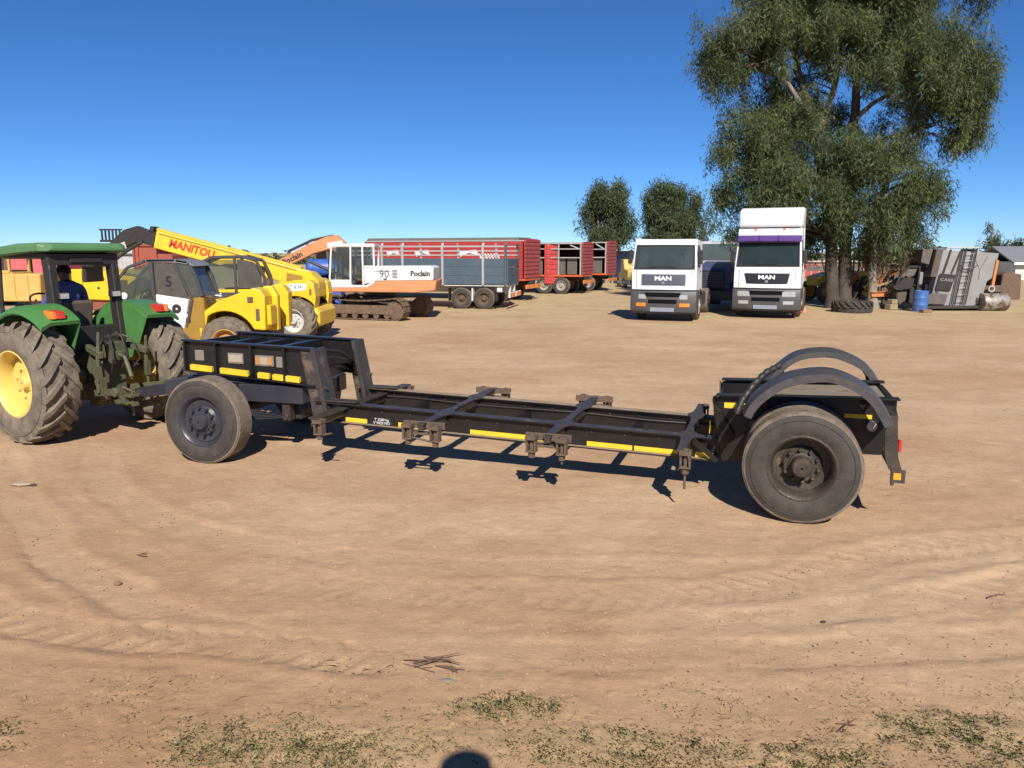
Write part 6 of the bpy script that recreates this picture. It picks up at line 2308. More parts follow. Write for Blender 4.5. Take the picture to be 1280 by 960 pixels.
# tractor tyre lying flat
FT = thing('scrap_tyre', 'large black lugged tyre lying flat on the dirt by the tree', 'tyre', (13.95, 31.6, 0.0), 0.0)
w = wheel(FT, (0, 0, 0.23), 0.80, 0.46, 0.46, dark_metal, tyre_rubber, tyre_rubber, 1, dish=0.3, nuts=0, hub_r=0.03, hub_out=-0.25, tread=dict(depth=0.06, n=18, sweep=0.9, width=0.42), n=36)
w.rotation_euler = (R(90), 0, 0)
for ch in list(w.children):
    if ch.name.startswith('hub'):
        bpy.data.objects.remove(ch)
# orange beams, timber and steel in a heap
heap = [('steel_beam', 'long orange steel beam slanting up out of the heap behind the tyre', beam_orange, (15.6, 33.9, 0.75), (17.0, 34.3, 1.75), 0.2, 0.24),
        ('steel_beam', 'orange steel beam leaning low between the tree trunks', beam_orange, (14.6, 34.6, 0.7), (15.6, 34.9, 1.45), 0.2, 0.22),
        ('steel_beam', 'short orange beam lying level at the foot of the heap', beam_orange, (15.55, 33.4, 0.62), (16.35, 33.45, 0.66), 0.18, 0.22),
        ('timber', 'pale yellow plank lying across the heap of beams', mat('pale_timber', (0.27, 0.22, 0.13), 0.8, 0, 0.2), (15.7, 33.6, 0.92), (16.6, 33.8, 1.18), 0.12, 0.06),
        ('timber', 'grey weathered plank under the orange beams', mat('grey_timber', (0.2, 0.18, 0.15), 0.85, 0, 0.3), (15.5, 33.7, 0.35), (16.7, 33.7, 0.45), 0.25, 0.2),
        ('steel_post', 'dark steel post standing at the right end of the beam heap', dark_metal, (16.95, 34.6, 0.0), (16.95, 34.6, 1.9), 0.16, 0.16),
        ('steel_beam', 'dark steel section leaning behind the thin trunk', dark_metal, (15.0, 34.3, 0.05), (15.8, 34.6, 1.2), 0.25, 0.2)]
for nm, lb, mt, a, b, ww, hh in heap:
    m = MB()
    a_, b_ = Vector(a), Vector(b)
    c = (a_ + b_) / 2
    d = (b_ - a_).normalized()
    if nm == 'steel_beam':        # I-section
        up = Vector((0, 0, 1)); sd = d.cross(up).normalized(); u2 = sd.cross(d)
        for off, w2, h2 in ((u2 * (hh / 2 - 0.015), ww, 0.03), (u2 * (-hh / 2 + 0.015), ww, 0.03), (u2 * 0, 0.03, hh - 0.06)):
            m.beam(a_ - c + off, b_ - c + off, w2, h2)
    else:
        m.beam(a_ - c, b_ - c, ww, hh)
    o = m.build(nm, mt, None, bevel=0.01, loc=tuple(c))
    tag(o, lb, 'plank' if nm == 'timber' else ('post' if 'post' in nm else 'beam'))
m = MB()
m.box((0, 0, 0.12), (0.4, 0.35, 0.24))
m.box((0.05, 0, 0.34), (0.3, 0.3, 0.2))
o = m.build('timber_block', mat('pale_timber', (0.45, 0.36, 0.18), 0.8), None, bevel=0.02, loc=(16.25, 33.0, 0.0), rot=(0, 0, 0.3))
tag(o, 'stacked pale timber blocks under the short orange beam', 'timber block')
# yellow digger behind the trunks
YB = thing('backhoe', 'yellow backhoe mostly hidden behind the tree trunks and beams', 'backhoe', (16.2, 38.5, 0), 190.0)
m = MB()
m.prism([(-1.6, 0.9), (-1.6, 1.5), (0.2, 1.55), (1.4, 1.25), (1.4, 0.8)], -0.55, 0.55)
m.build('bonnet', tele_yellow, YB, bevel=0.03)
m = MB()
for x in (-1.5, -0.4):
    for y in (-0.6, 0.6):
        m.beam((x, y, 1.4), (x, y, 2.5), 0.08, 0.08)
m.bx(-1.6, -0.3, -0.7, 0.7, 2.48, 2.58)
m.build('cab_frame', mat('dark_green_canopy', (0.03, 0.12, 0.08), 0.6), YB, bevel=0.01)
m = MB()
m.beam((-1.8, 0, 1.0), (-2.6, 0, 2.0), 0.25, 0.3)
m.beam((-2.6, 0, 2.0), (-3.0, 0, 0.7), 0.2, 0.25)
m.build('digging_arm', tele_yellow, YB, bevel=0.02)
for x, r in ((-1.0, 0.65), (1.1, 0.5)):
    for s in (1, -1):
        wheel(YB, (x, 0.85 * s, r), r, 0.36, r * 0.55, tele_yellow, farm_rubber, farm_rubber, s, nuts=6, tread=lugm, n=28)
# road roller end at the right of the harvester
RL = thing('roller', 'rusty steel drum roller with an orange arm right of the harvester', 'roller', (20.15, 32.3, 0.0), 0.0)
m = MB()
m.lathe([(0.05, -0.52), (0.36, -0.52), (0.37, -0.5), (0.37, 0.5), (0.36, 0.52), (0.05, 0.52)], (0, 0, 0.37), 'x', 32, True)
m.build('drum', mat('scuffed_steel_drum', (0.30, 0.27, 0.25), 0.5, 0.3, 0.1, scale=4, wear=0.75, wearcol=(0.09, 0.055, 0.04, 1), wscale=3), RL, smooth=30)
m = MB()
m.bx(-0.55, 0.55, 0.2, 0.5, 0.75, 1.05)
m.build('yoke', rust_steel, RL, bevel=0.03)
m = MB()
m.beam((-0.05, 0.1, 1.0), (0.05, 0.1, 2.1), 0.12, 0.14)
m.build('arm', beam_orange, RL, bevel=0.01)
m = MB()
m.lathe([(0.09, -0.03), (0.14, -0.03), (0.14, 0.03), (0.09, 0.03), (0.09, -0.03)], (-0.15, -0.05, 0.92), 'y', 20)
m.build('white_ring', pale_steel, RL, smooth=30)
m = MB()
m.prism([(0.5, 0.45), (0.55, 1.5), (0.75, 1.6), (1.35, 1.5), (1.4, 0.45)], 0.4, 1.6)
m.build('engine_box', mat('brown_rust_sheet', (0.085, 0.045, 0.03), 0.7, 0, 0.2), RL, bevel=0.03)
# brown derelict machine behind
BR = thing('machine_wreck', 'brown rusted machine frame standing behind the black cab wreck', 'wreck', (19.2, 38.2, 0), 0.0)
m = MB()
for x in (-1.6, -0.9, 0.0, 1.0, 1.8):
    m.beam((x, 0, 0), (x, 0, 2.35), 0.1, 0.1)
m.beam((-1.7, 0, 2.38), (1.9, 0, 2.38), 0.16, 0.16)
m.beam((-1.7, 0, 1.85), (1.9, 0, 1.85), 0.1, 0.1)
m.build('frame', rust_steel, BR)
m = MB()
m.bx(-1.6, -0.95, 0.05, 0.6, 0.2, 2.3)
m.bx(0.05, 1.7, 0.05, 0.8, 0.4, 2.3)
m.bx(-0.9, 0.0, 0.1, 0.6, 0.3, 1.8)
m.build('panel', mat('brown_rust_sheet', (0.085, 0.045, 0.03), 0.7), BR, bevel=0.02)
# cone by the truck
m = MB()
m.lathe([(0.02, 0.02), (0.13, 0.03), (0.03, 0.30), (0.01, 0.30)], (0, 0, 0), 'z', 16)
m.bx(-0.18, 0.18, -0.18, 0.18, 0.0, 0.03)
o = m.build('traffic_cone', mat('orange_cone', (0.55, 0.19, 0.13), 0.5, 0, 0.1), None, loc=(11.85, 31.2, 0.0))
o.scale = (0.75, 0.75, 0.75)
tag(o, 'small faded orange cone beside the tall white truck', 'cone')

# ------------------------------------------------------------------ buildings and walls further off
HS = thing('house', 'white walled house with grey pitched roof at the far right edge', 'house', (50.4, 70.0, 0), 0.0)
m = MB()
m.bx(-5.0, 6.0, 0, 6, 0, 1.6)
wl_ = m.build('wall', mat('white_house_wall', (0.62, 0.61, 0.58), 0.8, 0, 0.12, scale=1), HS)
m = MB()
m.prism([(-0.5, 1.52), (3, 3.0), (6.5, 1.52), (6.4, 1.42), (3, 2.85), (-0.4, 1.42)], -5.5, 6.5, 'x')
m.build('roof', mat('grey_roof_sheet', (0.17, 0.185, 0.21), 0.6, 0, 0.1), HS)
m = MB()
m.bx(-5.5, 6.5, -0.55, -0.45, 1.35, 1.55)
m.build('fascia', letter_white, HS)
for x0, x1, z0, z1, nm, mt in ((-4.2, -3.3, 0.5, 1.3, 'window', mat('brown_window', (0.09, 0.04, 0.03), 0.4)), (-2.2, -1.3, 0.0, 1.35, 'door', dark_grey), (-0.4, 0.8, 0.5, 1.3, 'window', dark_grey)):
    m = MB()
    m.bx(x0, x1, -0.03, 0.02, z0, z1)
    m.build(nm, mt, HS)
BS = thing('shed', 'dark blue sheet shed behind the red trailers and left white truck', 'shed', (9.35, 58.5, 0), 12.0)
m = MB()
m.bx(-0.55, 0.55, 0, 5, 0, 2.45)
m.build('wall', mat('dark_blue_sheet', (0.025, 0.06, 0.2), 0.5, 0, 0.1), BS)
m = MB()
m.prism([(-0.62, 2.45), (0.62, 2.38), (0.62, 2.46), (-0.62, 2.55)], -0.1, 5.1)
m.build('roof', dark_grey, BS)
for k in range(6):
    m = MB()
    m.bx(-0.52 + 0.19 * k, -0.48 + 0.19 * k, -0.03, 0.0, 0.02, 2.4)
    m.build('sheet_rib', mat('dark_blue_sheet', (0.025, 0.06, 0.2), 0.5), BS)
m = MB()
m.bx(-0.5, 2.6, 0, 0.3, 0, 1.9)
m.bx(-0.55, 2.65, -0.05, 0.35, 1.9, 2.0)
o = m.build('concrete_wall', mat('grey_concrete', (0.3, 0.29, 0.27), 0.85, 0, 0.15, bump=0.2), None, loc=(10.7, 60.5, 0))
tag(o, 'low grey concrete wall beside the dark blue shed', 'wall')
YM = thing('loader', 'small yellow machine parked at the right end of the red trailers', 'loader', (8.25, 54.5, 0), 100.0)
m = MB()
m.prism([(-1.0, 0.5), (-1.0, 1.2), (-0.2, 1.3), (0.0, 1.95), (0.5, 1.95), (0.7, 1.1), (1.1, 1.0), (1.1, 0.5)], -0.45, 0.45)
m.build('body', mat('pale_yellow_paint', (0.6, 0.42, 0.1), 0.5, 0, 0.15), YM, bevel=0.04)
for x in (-0.6, 0.7):
    for s in (1, -1):
        wheel(YM, (x, 0.5 * s, 0.35), 0.35, 0.2, 0.2, truck_rim, tread_rubber, tyre_rubber, s, nuts=4, n=20)
m = MB()
m.beam((1.0, 0, 0.8), (1.6, 0, 0.5), 0.5, 0.1)
m.build('blade', tele_yellow, YM)
RB = thing('tipper_bin', 'rust red steel tipper bin standing behind the telehandlers', 'bin', (-17.75, 39.6, 0), 0.0)
red_oxide = mat('red_oxide_paint', (0.30, 0.05, 0.028), 0.6, 0, 0.12, scale=2)
m = MB()
m.bx(-1.0, 0.15, -1.0, 1.0, 0.9, 2.75)
m.prism([(0.15, 0.9), (0.15, 2.35), (0.9, 2.3), (1.0, 0.9)], -1.0, 1.0)
b = m.build('body', red_oxide, RB, bevel=0.03)
for x in (-0.98, -0.78, 0.12):
    q = MB()
    q.bx(x - 0.05, x + 0.05, -1.08, -1.0, 0.95, 2.72)
    q.build('rib', red_oxide, b)
q = MB()
q.bx(-1.06, 0.2, -1.08, 1.06, 2.72, 2.84)
q.build('rim', red_oxide, b)
m = MB()
m.bx(-1.0, 1.0, -0.5, 0.5, 0.5, 0.9)
m.build('chassis', dark_metal, RB)
for x in (-0.6, 0.6):
    for s in (1, -1):
        wheel(RB, (x, 0.85 * s, 0.45), 0.45, 0.25, 0.25, truck_rim, tread_rubber, tyre_rubber, s, nuts=4, n=20)
PC = thing('cabin', 'pale grey corrugated site cabin behind the green tractor canopy', 'cabin', (-20.1, 41.5, 0), 0.0)
m = MB()
m.bx(-1.6, 1.0, 0, 2.2, 0.15, 2.28)
b = m.build('wall', mat('pale_grey_sheet', (0.45, 0.45, 0.44), 0.6, 0, 0.1), PC)
for k in range(13):
    q = MB()
    q.bx(-1.58 + 0.2 * k, -1.48 + 0.2 * k, -0.03, 0.0, 0.17, 2.2)
    q.build('sheet_rib', mat('pale_grey_sheet', (0.45, 0.45, 0.44), 0.6), b)
m = MB()
m.bx(-1.7, 1.1, -0.1, 2.3, 2.28, 2.36)
m.build('roof', dark_grey, PC)
PK = thing('covered_truck', 'truck body under a faded red tarpaulin behind the sandy excavator', 'truck', (-22.2, 35.5, 0), 0.0)
m = MB()
m.prism([(-2.4, 1.0), (-2.4, 2.15), (-1.8, 2.36), (1.6, 2.36), (2.0, 2.1), (2.0, 1.0)], -1.1, 1.1)
m.build('tarpaulin', mat('faded_red_tarpaulin', (0.55, 0.10, 0.12), 0.8, 0, 0.1, bump=0.4, bscale=4), PK, bevel=0.08, seg=2)
m = MB()
m.bx(-2.4, 2.1, -1.0, 1.0, 0.7, 1.0)
m.build('chassis', dark_metal, PK)
for x in (-1.5, 1.3):
    for s in (1, -1):
        wheel(PK, (x, 0.9 * s, 0.48), 0.48, 0.28, 0.27, truck_rim, tread_rubber, tyre_rubber, s, nuts=4, n=20)
# open timber framed shed behind the blue tank
SH = thing('open_shed', 'brown open fronted shed with posts behind the blue tank', 'shed', (-8.3, 37.2, 0), 0.0)
for x in (-1.1, -0.5, 0.1, 0.7, 1.2):
    m = MB()
    m.bx(x - 0.05, x + 0.05, -0.05, 0.05, 0, 2.6)
    m.build('post', mat('brown_timber', (0.12, 0.085, 0.06), 0.85), SH)
m = MB()
m.bx(-1.3, 1.4, 1.0, 1.06, 0, 2.6)
m.build('back_wall', mat('brown_sheeting', (0.13, 0.105, 0.085), 0.8, 0, 0.2), SH)
m = MB()
m.prism([(-0.4, 2.75), (1.4, 2.55), (1.4, 2.62), (-0.4, 2.82)], -1.4, 1.5, 'x')
m.build('roof', dark_grey, SH)
# brick building and wire fence seen between the tall truck and the tree
BB = thing('brick_building', 'low red brick building with flat roof far behind the tall truck', 'building', (29.5, 76, 0), 0.0)
m = MB()
m.bx(-3.0, 6, 0, 5, 0, 1.5)
m.build('wall', mat('far_red_brick', (0.3, 0.15, 0.11), 0.85, 0, 0.2, scale=1.2), BB)
m = MB()
m.bx(-3.2, 6.2, -0.2, 5.2, 1.5, 1.64)
m.build('roof', mat('pale_roof_edge', (0.42, 0.38, 0.34), 0.8), BB)
for x in (-2.2, -0.4, 1.6, 3.6):
    m = MB()
    m.bx(x, x + 0.8, -0.03, 0.02, 0.5, 1.2)
    m.build('window', dark_grey, BB)
ORD = ['first', 'second', 'third', 'fourth', 'fifth', 'sixth', 'seventh', 'eighth', 'ninth']
for k in range(9):
    m = MB()
    x = 22.6 + 0.55 * k
    m.bx(-0.05, 0.05, -0.05, 0.05, 0, 1.05 + 0.1 * (k % 3))
    m.prism([(-0.05, 1.05), (0.05, 1.05), (0.0, 1.2)], -0.05, 0.05)
    o = m.build('fence_post', mat('pale_fence_timber', (0.35, 0.29, 0.2), 0.85, 0, 0.1), None, loc=(x, 60 + 0.1 * (k % 2), 0))
    tag(o, 'weathered pale timber fence post beyond the tall truck, %s from the left' % ORD[k], 'post', 'fence posts beyond the trucks')
CR = thing('parked_car', 'small red car parked far off between the tall truck and the tree', 'car', (25.0, 64.5, 0), 0.0)
m = MB()
m.prism([(-1.9, 0.35), (-1.9, 0.85), (-1.1, 0.95), (-0.7, 1.38), (0.7, 1.38), (1.15, 0.92), (1.9, 0.8), (1.9, 0.35)], -0.8, 0.8)
m.build('body', dull_red, CR, bevel=0.06, seg=2)
m = MB()
m.prism([(-0.95, 0.96), (-0.66, 1.32), (0.66, 1.32), (1.0, 0.95)], -0.81, 0.81)
m.build('window', dark_grey, CR)
for x in (-1.2, 1.2):
    for s in (1, -1):
        wheel(CR, (x, 0.72 * s, 0.3), 0.3, 0.2, 0.18, truck_rim, tread_rubber, tyre_rubber, s, nuts=4, n=18)

# ------------------------------------------------------------------ trees
bark = mat('brown_grey_bark', (0.075, 0.058, 0.046), 0.9, 0, 0.0, scale=1.6, var=0.35, wear=0.35, wearcol=(0.27, 0.22, 0.17, 1), wscale=2.2, bump=0.9, bscale=9)
pale_bark = mat('pale_gum_bark', (0.25, 0.205, 0.16), 0.8, 0, 0.0, scale=1.4, var=0.3, wear=0.3, wearcol=(0.09, 0.07, 0.055, 1), wscale=2, bump=0.5, bscale=9)
gum_leaf = leaf_material('gum_leaf', (0.05, 0.068, 0.024), (0.16, 0.19, 0.072), 0.34, 0.6)
far_leaf = leaf_material('distant_gum_leaf', (0.045, 0.066, 0.028), (0.13, 0.155, 0.07), 0.3, 0.6)
dry_leaf = leaf_material('dry_twig_leaf', (0.10, 0.07, 0.035), (0.19, 0.15, 0.07), 0.3, 0.6)

def foliage(blobs, seed, per_m3, leaves, spread, length, width, droop=0.75):
    g = np.random.default_rng(seed)
    P = []
    for (cx, cy, cz, rx, ry, rz, dens) in blobs:
        vol = 4.19 * rx * ry * rz
        # sub-lobes give the mass a lumpy outline with gaps
        nsub = max(4, int(4 + vol * 0.62))
        d = g.normal(size=(nsub, 3))
        d /= np.linalg.norm(d, axis=1)[:, None]
        rad = g.uniform(0.35, 1.0, nsub) ** 0.6
        size = g.uniform(0.55, 1.35, nsub)
        sub = np.array([cx, cy, cz]) + d * rad[:, None] * np.array([rx, ry, rz]) * 0.84
        n = max(5, int(vol * per_m3 * dens))
        k = g.choice(nsub, n, p=size ** 2 / (size ** 2).sum())
        sc = min(rx, rz) * 0.22 + 0.13
        c = sub[k] + g.normal(size=(n, 3)) * np.array([sc, sc, sc * 0.85]) * 0.62 * size[k][:, None]
        P.append(c)
    P = np.vstack(P)
    n = len(P)
    C = np.repeat(P, leaves, 0)
    m_ = len(C)
    off = g.normal(size=(m_, 3)) * spread
    off[:, 2] = off[:, 2] * 1.7 - spread * 0.8
    off[:, :2] *= 0.85 + 0.35 * (off[:, 2:3] > 0)
    B = C + off
    L = g.uniform(0.45, 1.5, m_) * length
    dirs = g.normal(size=(m_, 3))
    dirs[:, 2] = dirs[:, 2] * 0.5 - droop * 1.6
    dirs /= np.linalg.norm(dirs, axis=1)[:, None]
    sd = np.cross(dirs, g.normal(size=(m_, 3)))
    sd /= np.linalg.norm(sd, axis=1)[:, None] + 1e-9
    W = g.uniform(0.5, 1.4, m_) * width
    tip = B + dirs * L[:, None]
    mid = B + dirs * (L * 0.42)[:, None]
    return np.stack([B, mid + sd * W[:, None] / 2, tip, mid - sd * W[:, None] / 2], 1), P

def gum_tree(label, trunks, blobs, seed, per_m3, leaves, spread, length, width, leaf, bark_mt, twigs=260, group=None, dry=None, cat='tree', name='gum_tree'):
    base = trunks[0][0][0]
    root = thing(name, label, cat, (base[0], base[1], 0.0), 0.0, group)
    o_ = Vector(root.location)
    rnd = random.Random(seed)
    limbs = []
    for pts, r0, r1 in trunks:
        m = MB()
        fine = []
        pv = [Vector(p) - o_ for p in pts]
        for i in range(len(pv) - 1):
            for k in range(5):
                p = pv[i].lerp(pv[i + 1], k / 5)
                fine.append(p + Vector((rnd.uniform(-1, 1), rnd.uniform(-1, 1), 0)) * r0 * 0.10)
        fine.append(pv[-1])
        rs = [r0 + (r1 - r0) * i / (len(fine) - 1) for i in range(len(fine))]
        if pts[0][2] < 0.5:
            rs[0] *= 1.45
            rs[1] *= 1.18
        rs = [r * rnd.uniform(0.93, 1.08) for r in rs]
        m.tube(fine, rs, 12)
        m.build('trunk' if pts[0][2] < 0.5 else 'limb', bark_mt if r0 > 0.2 else pale_bark, root, smooth=60)
        limbs += [(p, r) for p, r in zip(fine, rs) if p.z > 2.0]
    V, P = foliage(blobs, seed, per_m3, leaves, spread, length, width)
    V = V - np.array([o_.x, o_.y, 0.0])
    crown = quads_mesh('crown', V, leaf, root)
    # twigs running from the limbs out into the clumps
    m = MB()
    step = max(1, len(P) // twigs)
    LA = np.array([tuple(p) for p, r in limbs])
    for p in P[::step]:
        q = np.array([p[0] - o_.x, p[1] - o_.y, p[2]])
        d = np.linalg.norm(LA - q, axis=1) + np.maximum(0, LA[:, 2] - q[2]) * 1.5
        i = int(np.argmin(d))
        a, b = Vector(LA[i]), Vector(q)
        mid = a.lerp(b, 0.55) + Vector((rnd.uniform(-.2, .2), rnd.uniform(-.2, .2), 0.18 * (b - a).length))
        rr = 0.012 + 0.010 * (b - a).length
        m.tube([a, mid, b], [rr * 1.5, rr, 0.006], 5, False)
    m.build('branches', bark_mt, root, smooth=60)
    if dry:
        V, P = foliage(dry, seed + 5, per_m3 * 0.7, leaves, spread, length, width * 0.8)
        V = V - np.array([o_.x, o_.y, 0.0])
        quads_mesh('dry_foliage', V, dry_leaf, root)
    return root

BIG = [(9.72, 33, 10.89, 2.14, 1.92, 2.01, 1), (8.37, 33, 9.97, 0.85, 0.85, 1.69, 0.8), (11.28, 33.5, 12.1, 1.96, 1.96, 1.8, 1), (12.32, 34, 14.09, 3.29, 2.96, 1.97, 1), (15.5, 34.5, 14.26, 3.33, 3.0, 2.0, 1), (18.28, 34, 13.63, 2.31, 2.08, 1.32, 0.6), (19.64, 34, 12.34, 0.93, 0.84, 0.86, 0.35), (12.94, 33, 11.2, 2.01, 1.6, 1.68, 1), (15.62, 34, 11.93, 1.83, 1.65, 1.99, 1), (17.09, 33, 9.97, 2.34, 2.11, 2.15, 1), (18.81, 33, 9.04, 1.31, 1.31, 1.8, 1), (15.67, 32.6, 10.19, 1.61, 1.28, 1.77, 0.9), (19.78, 33.5, 9.3, 0.73, 0.73, 1.33, 0.5), (18.34, 33.4, 7.86, 1.4, 1.4, 1.2, 0.9), (19.49, 33.5, 7.55, 0.8, 0.8, 1.21, 0.8), (17.12, 35, 8.12, 1.47, 1.47, 1.19, 0.6), (9.85, 33, 7.09, 1.72, 1.55, 1.65, 1), (11.74, 34, 7.46, 1.87, 1.68, 1.87, 1), (13.03, 36, 9.65, 1.43, 1.14, 1.78, 0.7), (11.12, 35, 9.12, 1.39, 1.25, 1.25, 0.7), (8.96, 33, 7.79, 0.72, 0.72, 0.79, 0.7), (10.35, 33, 5.3, 1.87, 1.68, 1.54, 1), (9.47, 33.5, 4.21, 0.89, 0.89, 1.23, 0.9), (11.36, 32.5, 4.87, 1.98, 1.58, 1.58, 1), (10.38, 35, 3.25, 1.22, 1.22, 0.79, 0.8), (13.05, 35.5, 3.51, 2.18, 1.74, 1.23, 0.8), (13.42, 32.5, 5.98, 1.9, 1.52, 1.83, 1), (15.7, 32.5, 5.35, 1.81, 1.45, 1.84, 1), (17.07, 33, 4.74, 1.21, 1.21, 1.51, 0.9), (14.97, 33, 3.76, 2.42, 1.94, 1.21, 0.9), (17.1, 33.5, 3.55, 1.5, 1.5, 0.89, 0.6), (18.42, 33.5, 4.78, 0.54, 0.54, 0.82, 0.3), (17.79, 33.5, 3.45, 0.82, 0.82, 0.82, 0.28), (15.09, 36, 8.28, 1.44, 1.15, 1.26, 0.5), (15.81, 33.5, 2.6, 1.58, 1.42, 0.69, 0.45)]
BIG_TR = [([(14.15, 34, -0.15), (14.02, 34, 1.57), (13.83, 34, 3.29), (13.42, 34, 5.32), (12.75, 34, 7.63), (12.03, 34, 9.88), (11.46, 34, 12.09), (11.15, 34, 14.55)], 0.30, 0.09),
          ([(14.75, 34.2, -0.15), (14.67, 34.2, 1.57), (14.61, 34.2, 3.3), (14.65, 34.2, 5.67), (14.61, 34.2, 7.99), (14.6, 34.2, 9.93), (14.57, 34.2, 12.15), (14.48, 34.2, 14.93)], 0.31, 0.09),
          ([(15.76, 33.6, 0.0), (15.6, 33.6, 1.41), (15.55, 33.6, 2.94), (15.8, 33.6, 4.95), (16.35, 33.6, 6.92), (17.05, 33.6, 8.53), (17.76, 33.6, 9.8)], 0.2, 0.06),
          ([(12.6, 33.6, 7.84), (11.38, 33.3, 9.26), (10.59, 33.3, 9.89), (9.82, 33.3, 10.66)], 0.11, 0.04), ([(14.7, 34.3, 8.05), (15.49, 34.6, 8.71), (16.64, 34.6, 9.37), (17.97, 34.6, 9.85)], 0.12, 0.04),
          ([(14.7, 34.3, 6.6), (16.29, 34.6, 7.32), (17.64, 34.6, 7.72), (19.15, 34.6, 8.22)], 0.12, 0.03), ([(13.55, 33.9, 4.45), (12.25, 33.6, 5.12), (10.87, 33.6, 5.45)], 0.12, 0.04),
          ([(12.9, 34.1, 7.1), (13.82, 34.8, 9.08), (14.08, 34.8, 10.39), (14.13, 34.8, 12.0)], 0.15, 0.06), ([(14.57, 34.3, 11.6), (15.75, 34.4, 12.68), (17.36, 34.4, 13.46), (19.41, 34.4, 12.99)], 0.12, 0.03), ([(13.85, 34, 2.95), (13.2, 34, 3.46), (12.6, 34, 4.1)], 0.07, 0.03)]
gum_tree('very tall broad gum tree with several trunks and drooping dark green leaves', BIG_TR, BIG, 11, 8.6, 72, 0.15, 0.22, 0.036, gum_leaf, bark, 420,
         dry=[(16.6, 33.6, 2.7, 1.3, 1.0, 0.8, 1), (15.9, 34.0, 2.3, 0.8, 0.8, 0.6, 1), (17.2, 33.8, 2.2, 0.7, 0.7, 0.5, 0.8)])
T1_ = [(7.43, 62, 6.49, 1.76, 1.76, 1.51, 1), (6.45, 62, 4.95, 1.14, 1.14, 1.64, 1), (8.53, 62, 4.95, 1.26, 1.26, 1.64, 1), (7.61, 62, 3.9, 1.78, 1.78, 1.01, 0.9), (9.22, 62, 5.26, 0.63, 0.63, 0.88, 0.6), (6.91, 62, 7.23, 0.88, 0.88, 0.88, 0.8), (8.29, 62, 7.11, 0.75, 0.75, 0.88, 0.8), (6.09, 62, 3.53, 0.63, 0.63, 0.63, 0.7), (9.53, 63, 3.92, 0.58, 0.58, 1.03, 0.5)]
T2_ = [(12.02, 64, 6.63, 1.43, 1.43, 1.43, 1), (13.98, 64, 6.31, 1.43, 1.43, 1.43, 1), (13.05, 64, 5.04, 2.22, 2.22, 1.31, 1), (14.89, 64, 4.72, 0.91, 0.91, 1.44, 1), (11.21, 64, 5.48, 0.78, 0.78, 1.3, 0.9), (12.97, 64, 7.26, 1.56, 1.56, 0.78, 0.9), (12.77, 64, 3.69, 2.23, 2.23, 0.79, 0.8), (10.91, 65, 3.78, 0.53, 0.53, 0.93, 0.6), (15.47, 64, 3.43, 0.52, 0.52, 0.92, 0.7), (16.67, 66, 5.58, 0.6, 0.6, 0.81, 0.7), (16.43, 66, 4.79, 0.54, 0.54, 0.54, 0.6)]
def stems(x, y, hts):
    return [([(x + a, y, 0.0), (x + a * 1.1, y, h * 0.5), (x + a * 1.9, y, h)], r, 0.04) for a, h, r in hts]
gum_tree('rounded green gum tree standing behind the red trailers', stems(7.5, 62, ((-0.5, 7.0, 0.16), (0.1, 7.4, 0.18), (0.6, 6.5, 0.14))), T1_, 21, 8.0, 60, 0.20, 0.30, 0.065, far_leaf, pale_bark, 90, 'gum trees in the background')
gum_tree('wide green gum tree standing behind the left white truck', stems(12.9, 64, ((-0.9, 7.0, 0.15), (-0.3, 7.4, 0.18), (0.5, 7.0, 0.16), (1.1, 6.2, 0.13))), T2_, 22, 7.0, 60, 0.20, 0.30, 0.065, far_leaf, pale_bark, 90, 'gum trees in the background')
gum_tree('thin open topped tree just right of the harvester on the skyline', stems(49.1, 80, ((0.0, 5.2, 0.1), (0.25, 4.6, 0.07))), [(49.15, 80, 3.6, 0.98, 0.98, 1.0, .8), (49.05, 80, 4.7, 0.45, 0.45, 0.7, .6), (49.5, 80, 3.0, 0.8, 0.8, 0.6, .8)], 23, 12, 26, 0.2, 0.36, 0.09, far_leaf, pale_bark, 40, 'small trees by the house')
gum_tree('small rounded tree above the grey roof at the right edge', stems(54.6, 85, ((0.0, 3.4, 0.1), (0.3, 3.2, 0.07))), [(54.73, 85, 3.0, 1.0, 0.9, 0.8, 1), (55.5, 85, 2.6, 0.8, 0.8, 0.6, 1), (53.9, 85, 3.4, 0.5, 0.4, 0.35, .6)], 24, 14, 26, 0.2, 0.36, 0.1, far_leaf, pale_bark, 40, 'small trees by the house')
# bare grey tree seen beside the tall truck
def bare_tree(label, x, y, h, seed):
    root = thing('bare_tree', label, 'tree', (x, y, 0), 0.0)
    rnd = random.Random(seed)
    m = MB()
    def grow(p, d, ln, r, lev):
        q = p + d * ln
        m.tube([p, p.lerp(q, 0.5) + Vector((rnd.uniform(-.06, .06), rnd.uniform(-.06, .06), 0)) * ln, q], [r, r * 0.8, r * 0.62], 6, False)
        if lev:
            for _ in range(3):
                nd = (d + Vector((rnd.uniform(-.75, .75), rnd.uniform(-.75, .75), rnd.uniform(-.1, .5)))).normalized()
                grow(p.lerp(q, rnd.uniform(0.6, 1.0)), nd, ln * rnd.uniform(0.55, 0.8), r * 0.55, lev - 1)
    grow(Vector((0, 0, 0)), Vector((0.05, 0, 1)).normalized(), h * 0.36, 0.11, 5)
    m.build('trunk', mat('grey_bare_bark', (0.09, 0.075, 0.065), 0.9), root, smooth=60)
bare_tree('bare leafless grey tree showing between the tall truck and the gum trunks', 19.3, 48.0, 4.6, 5)
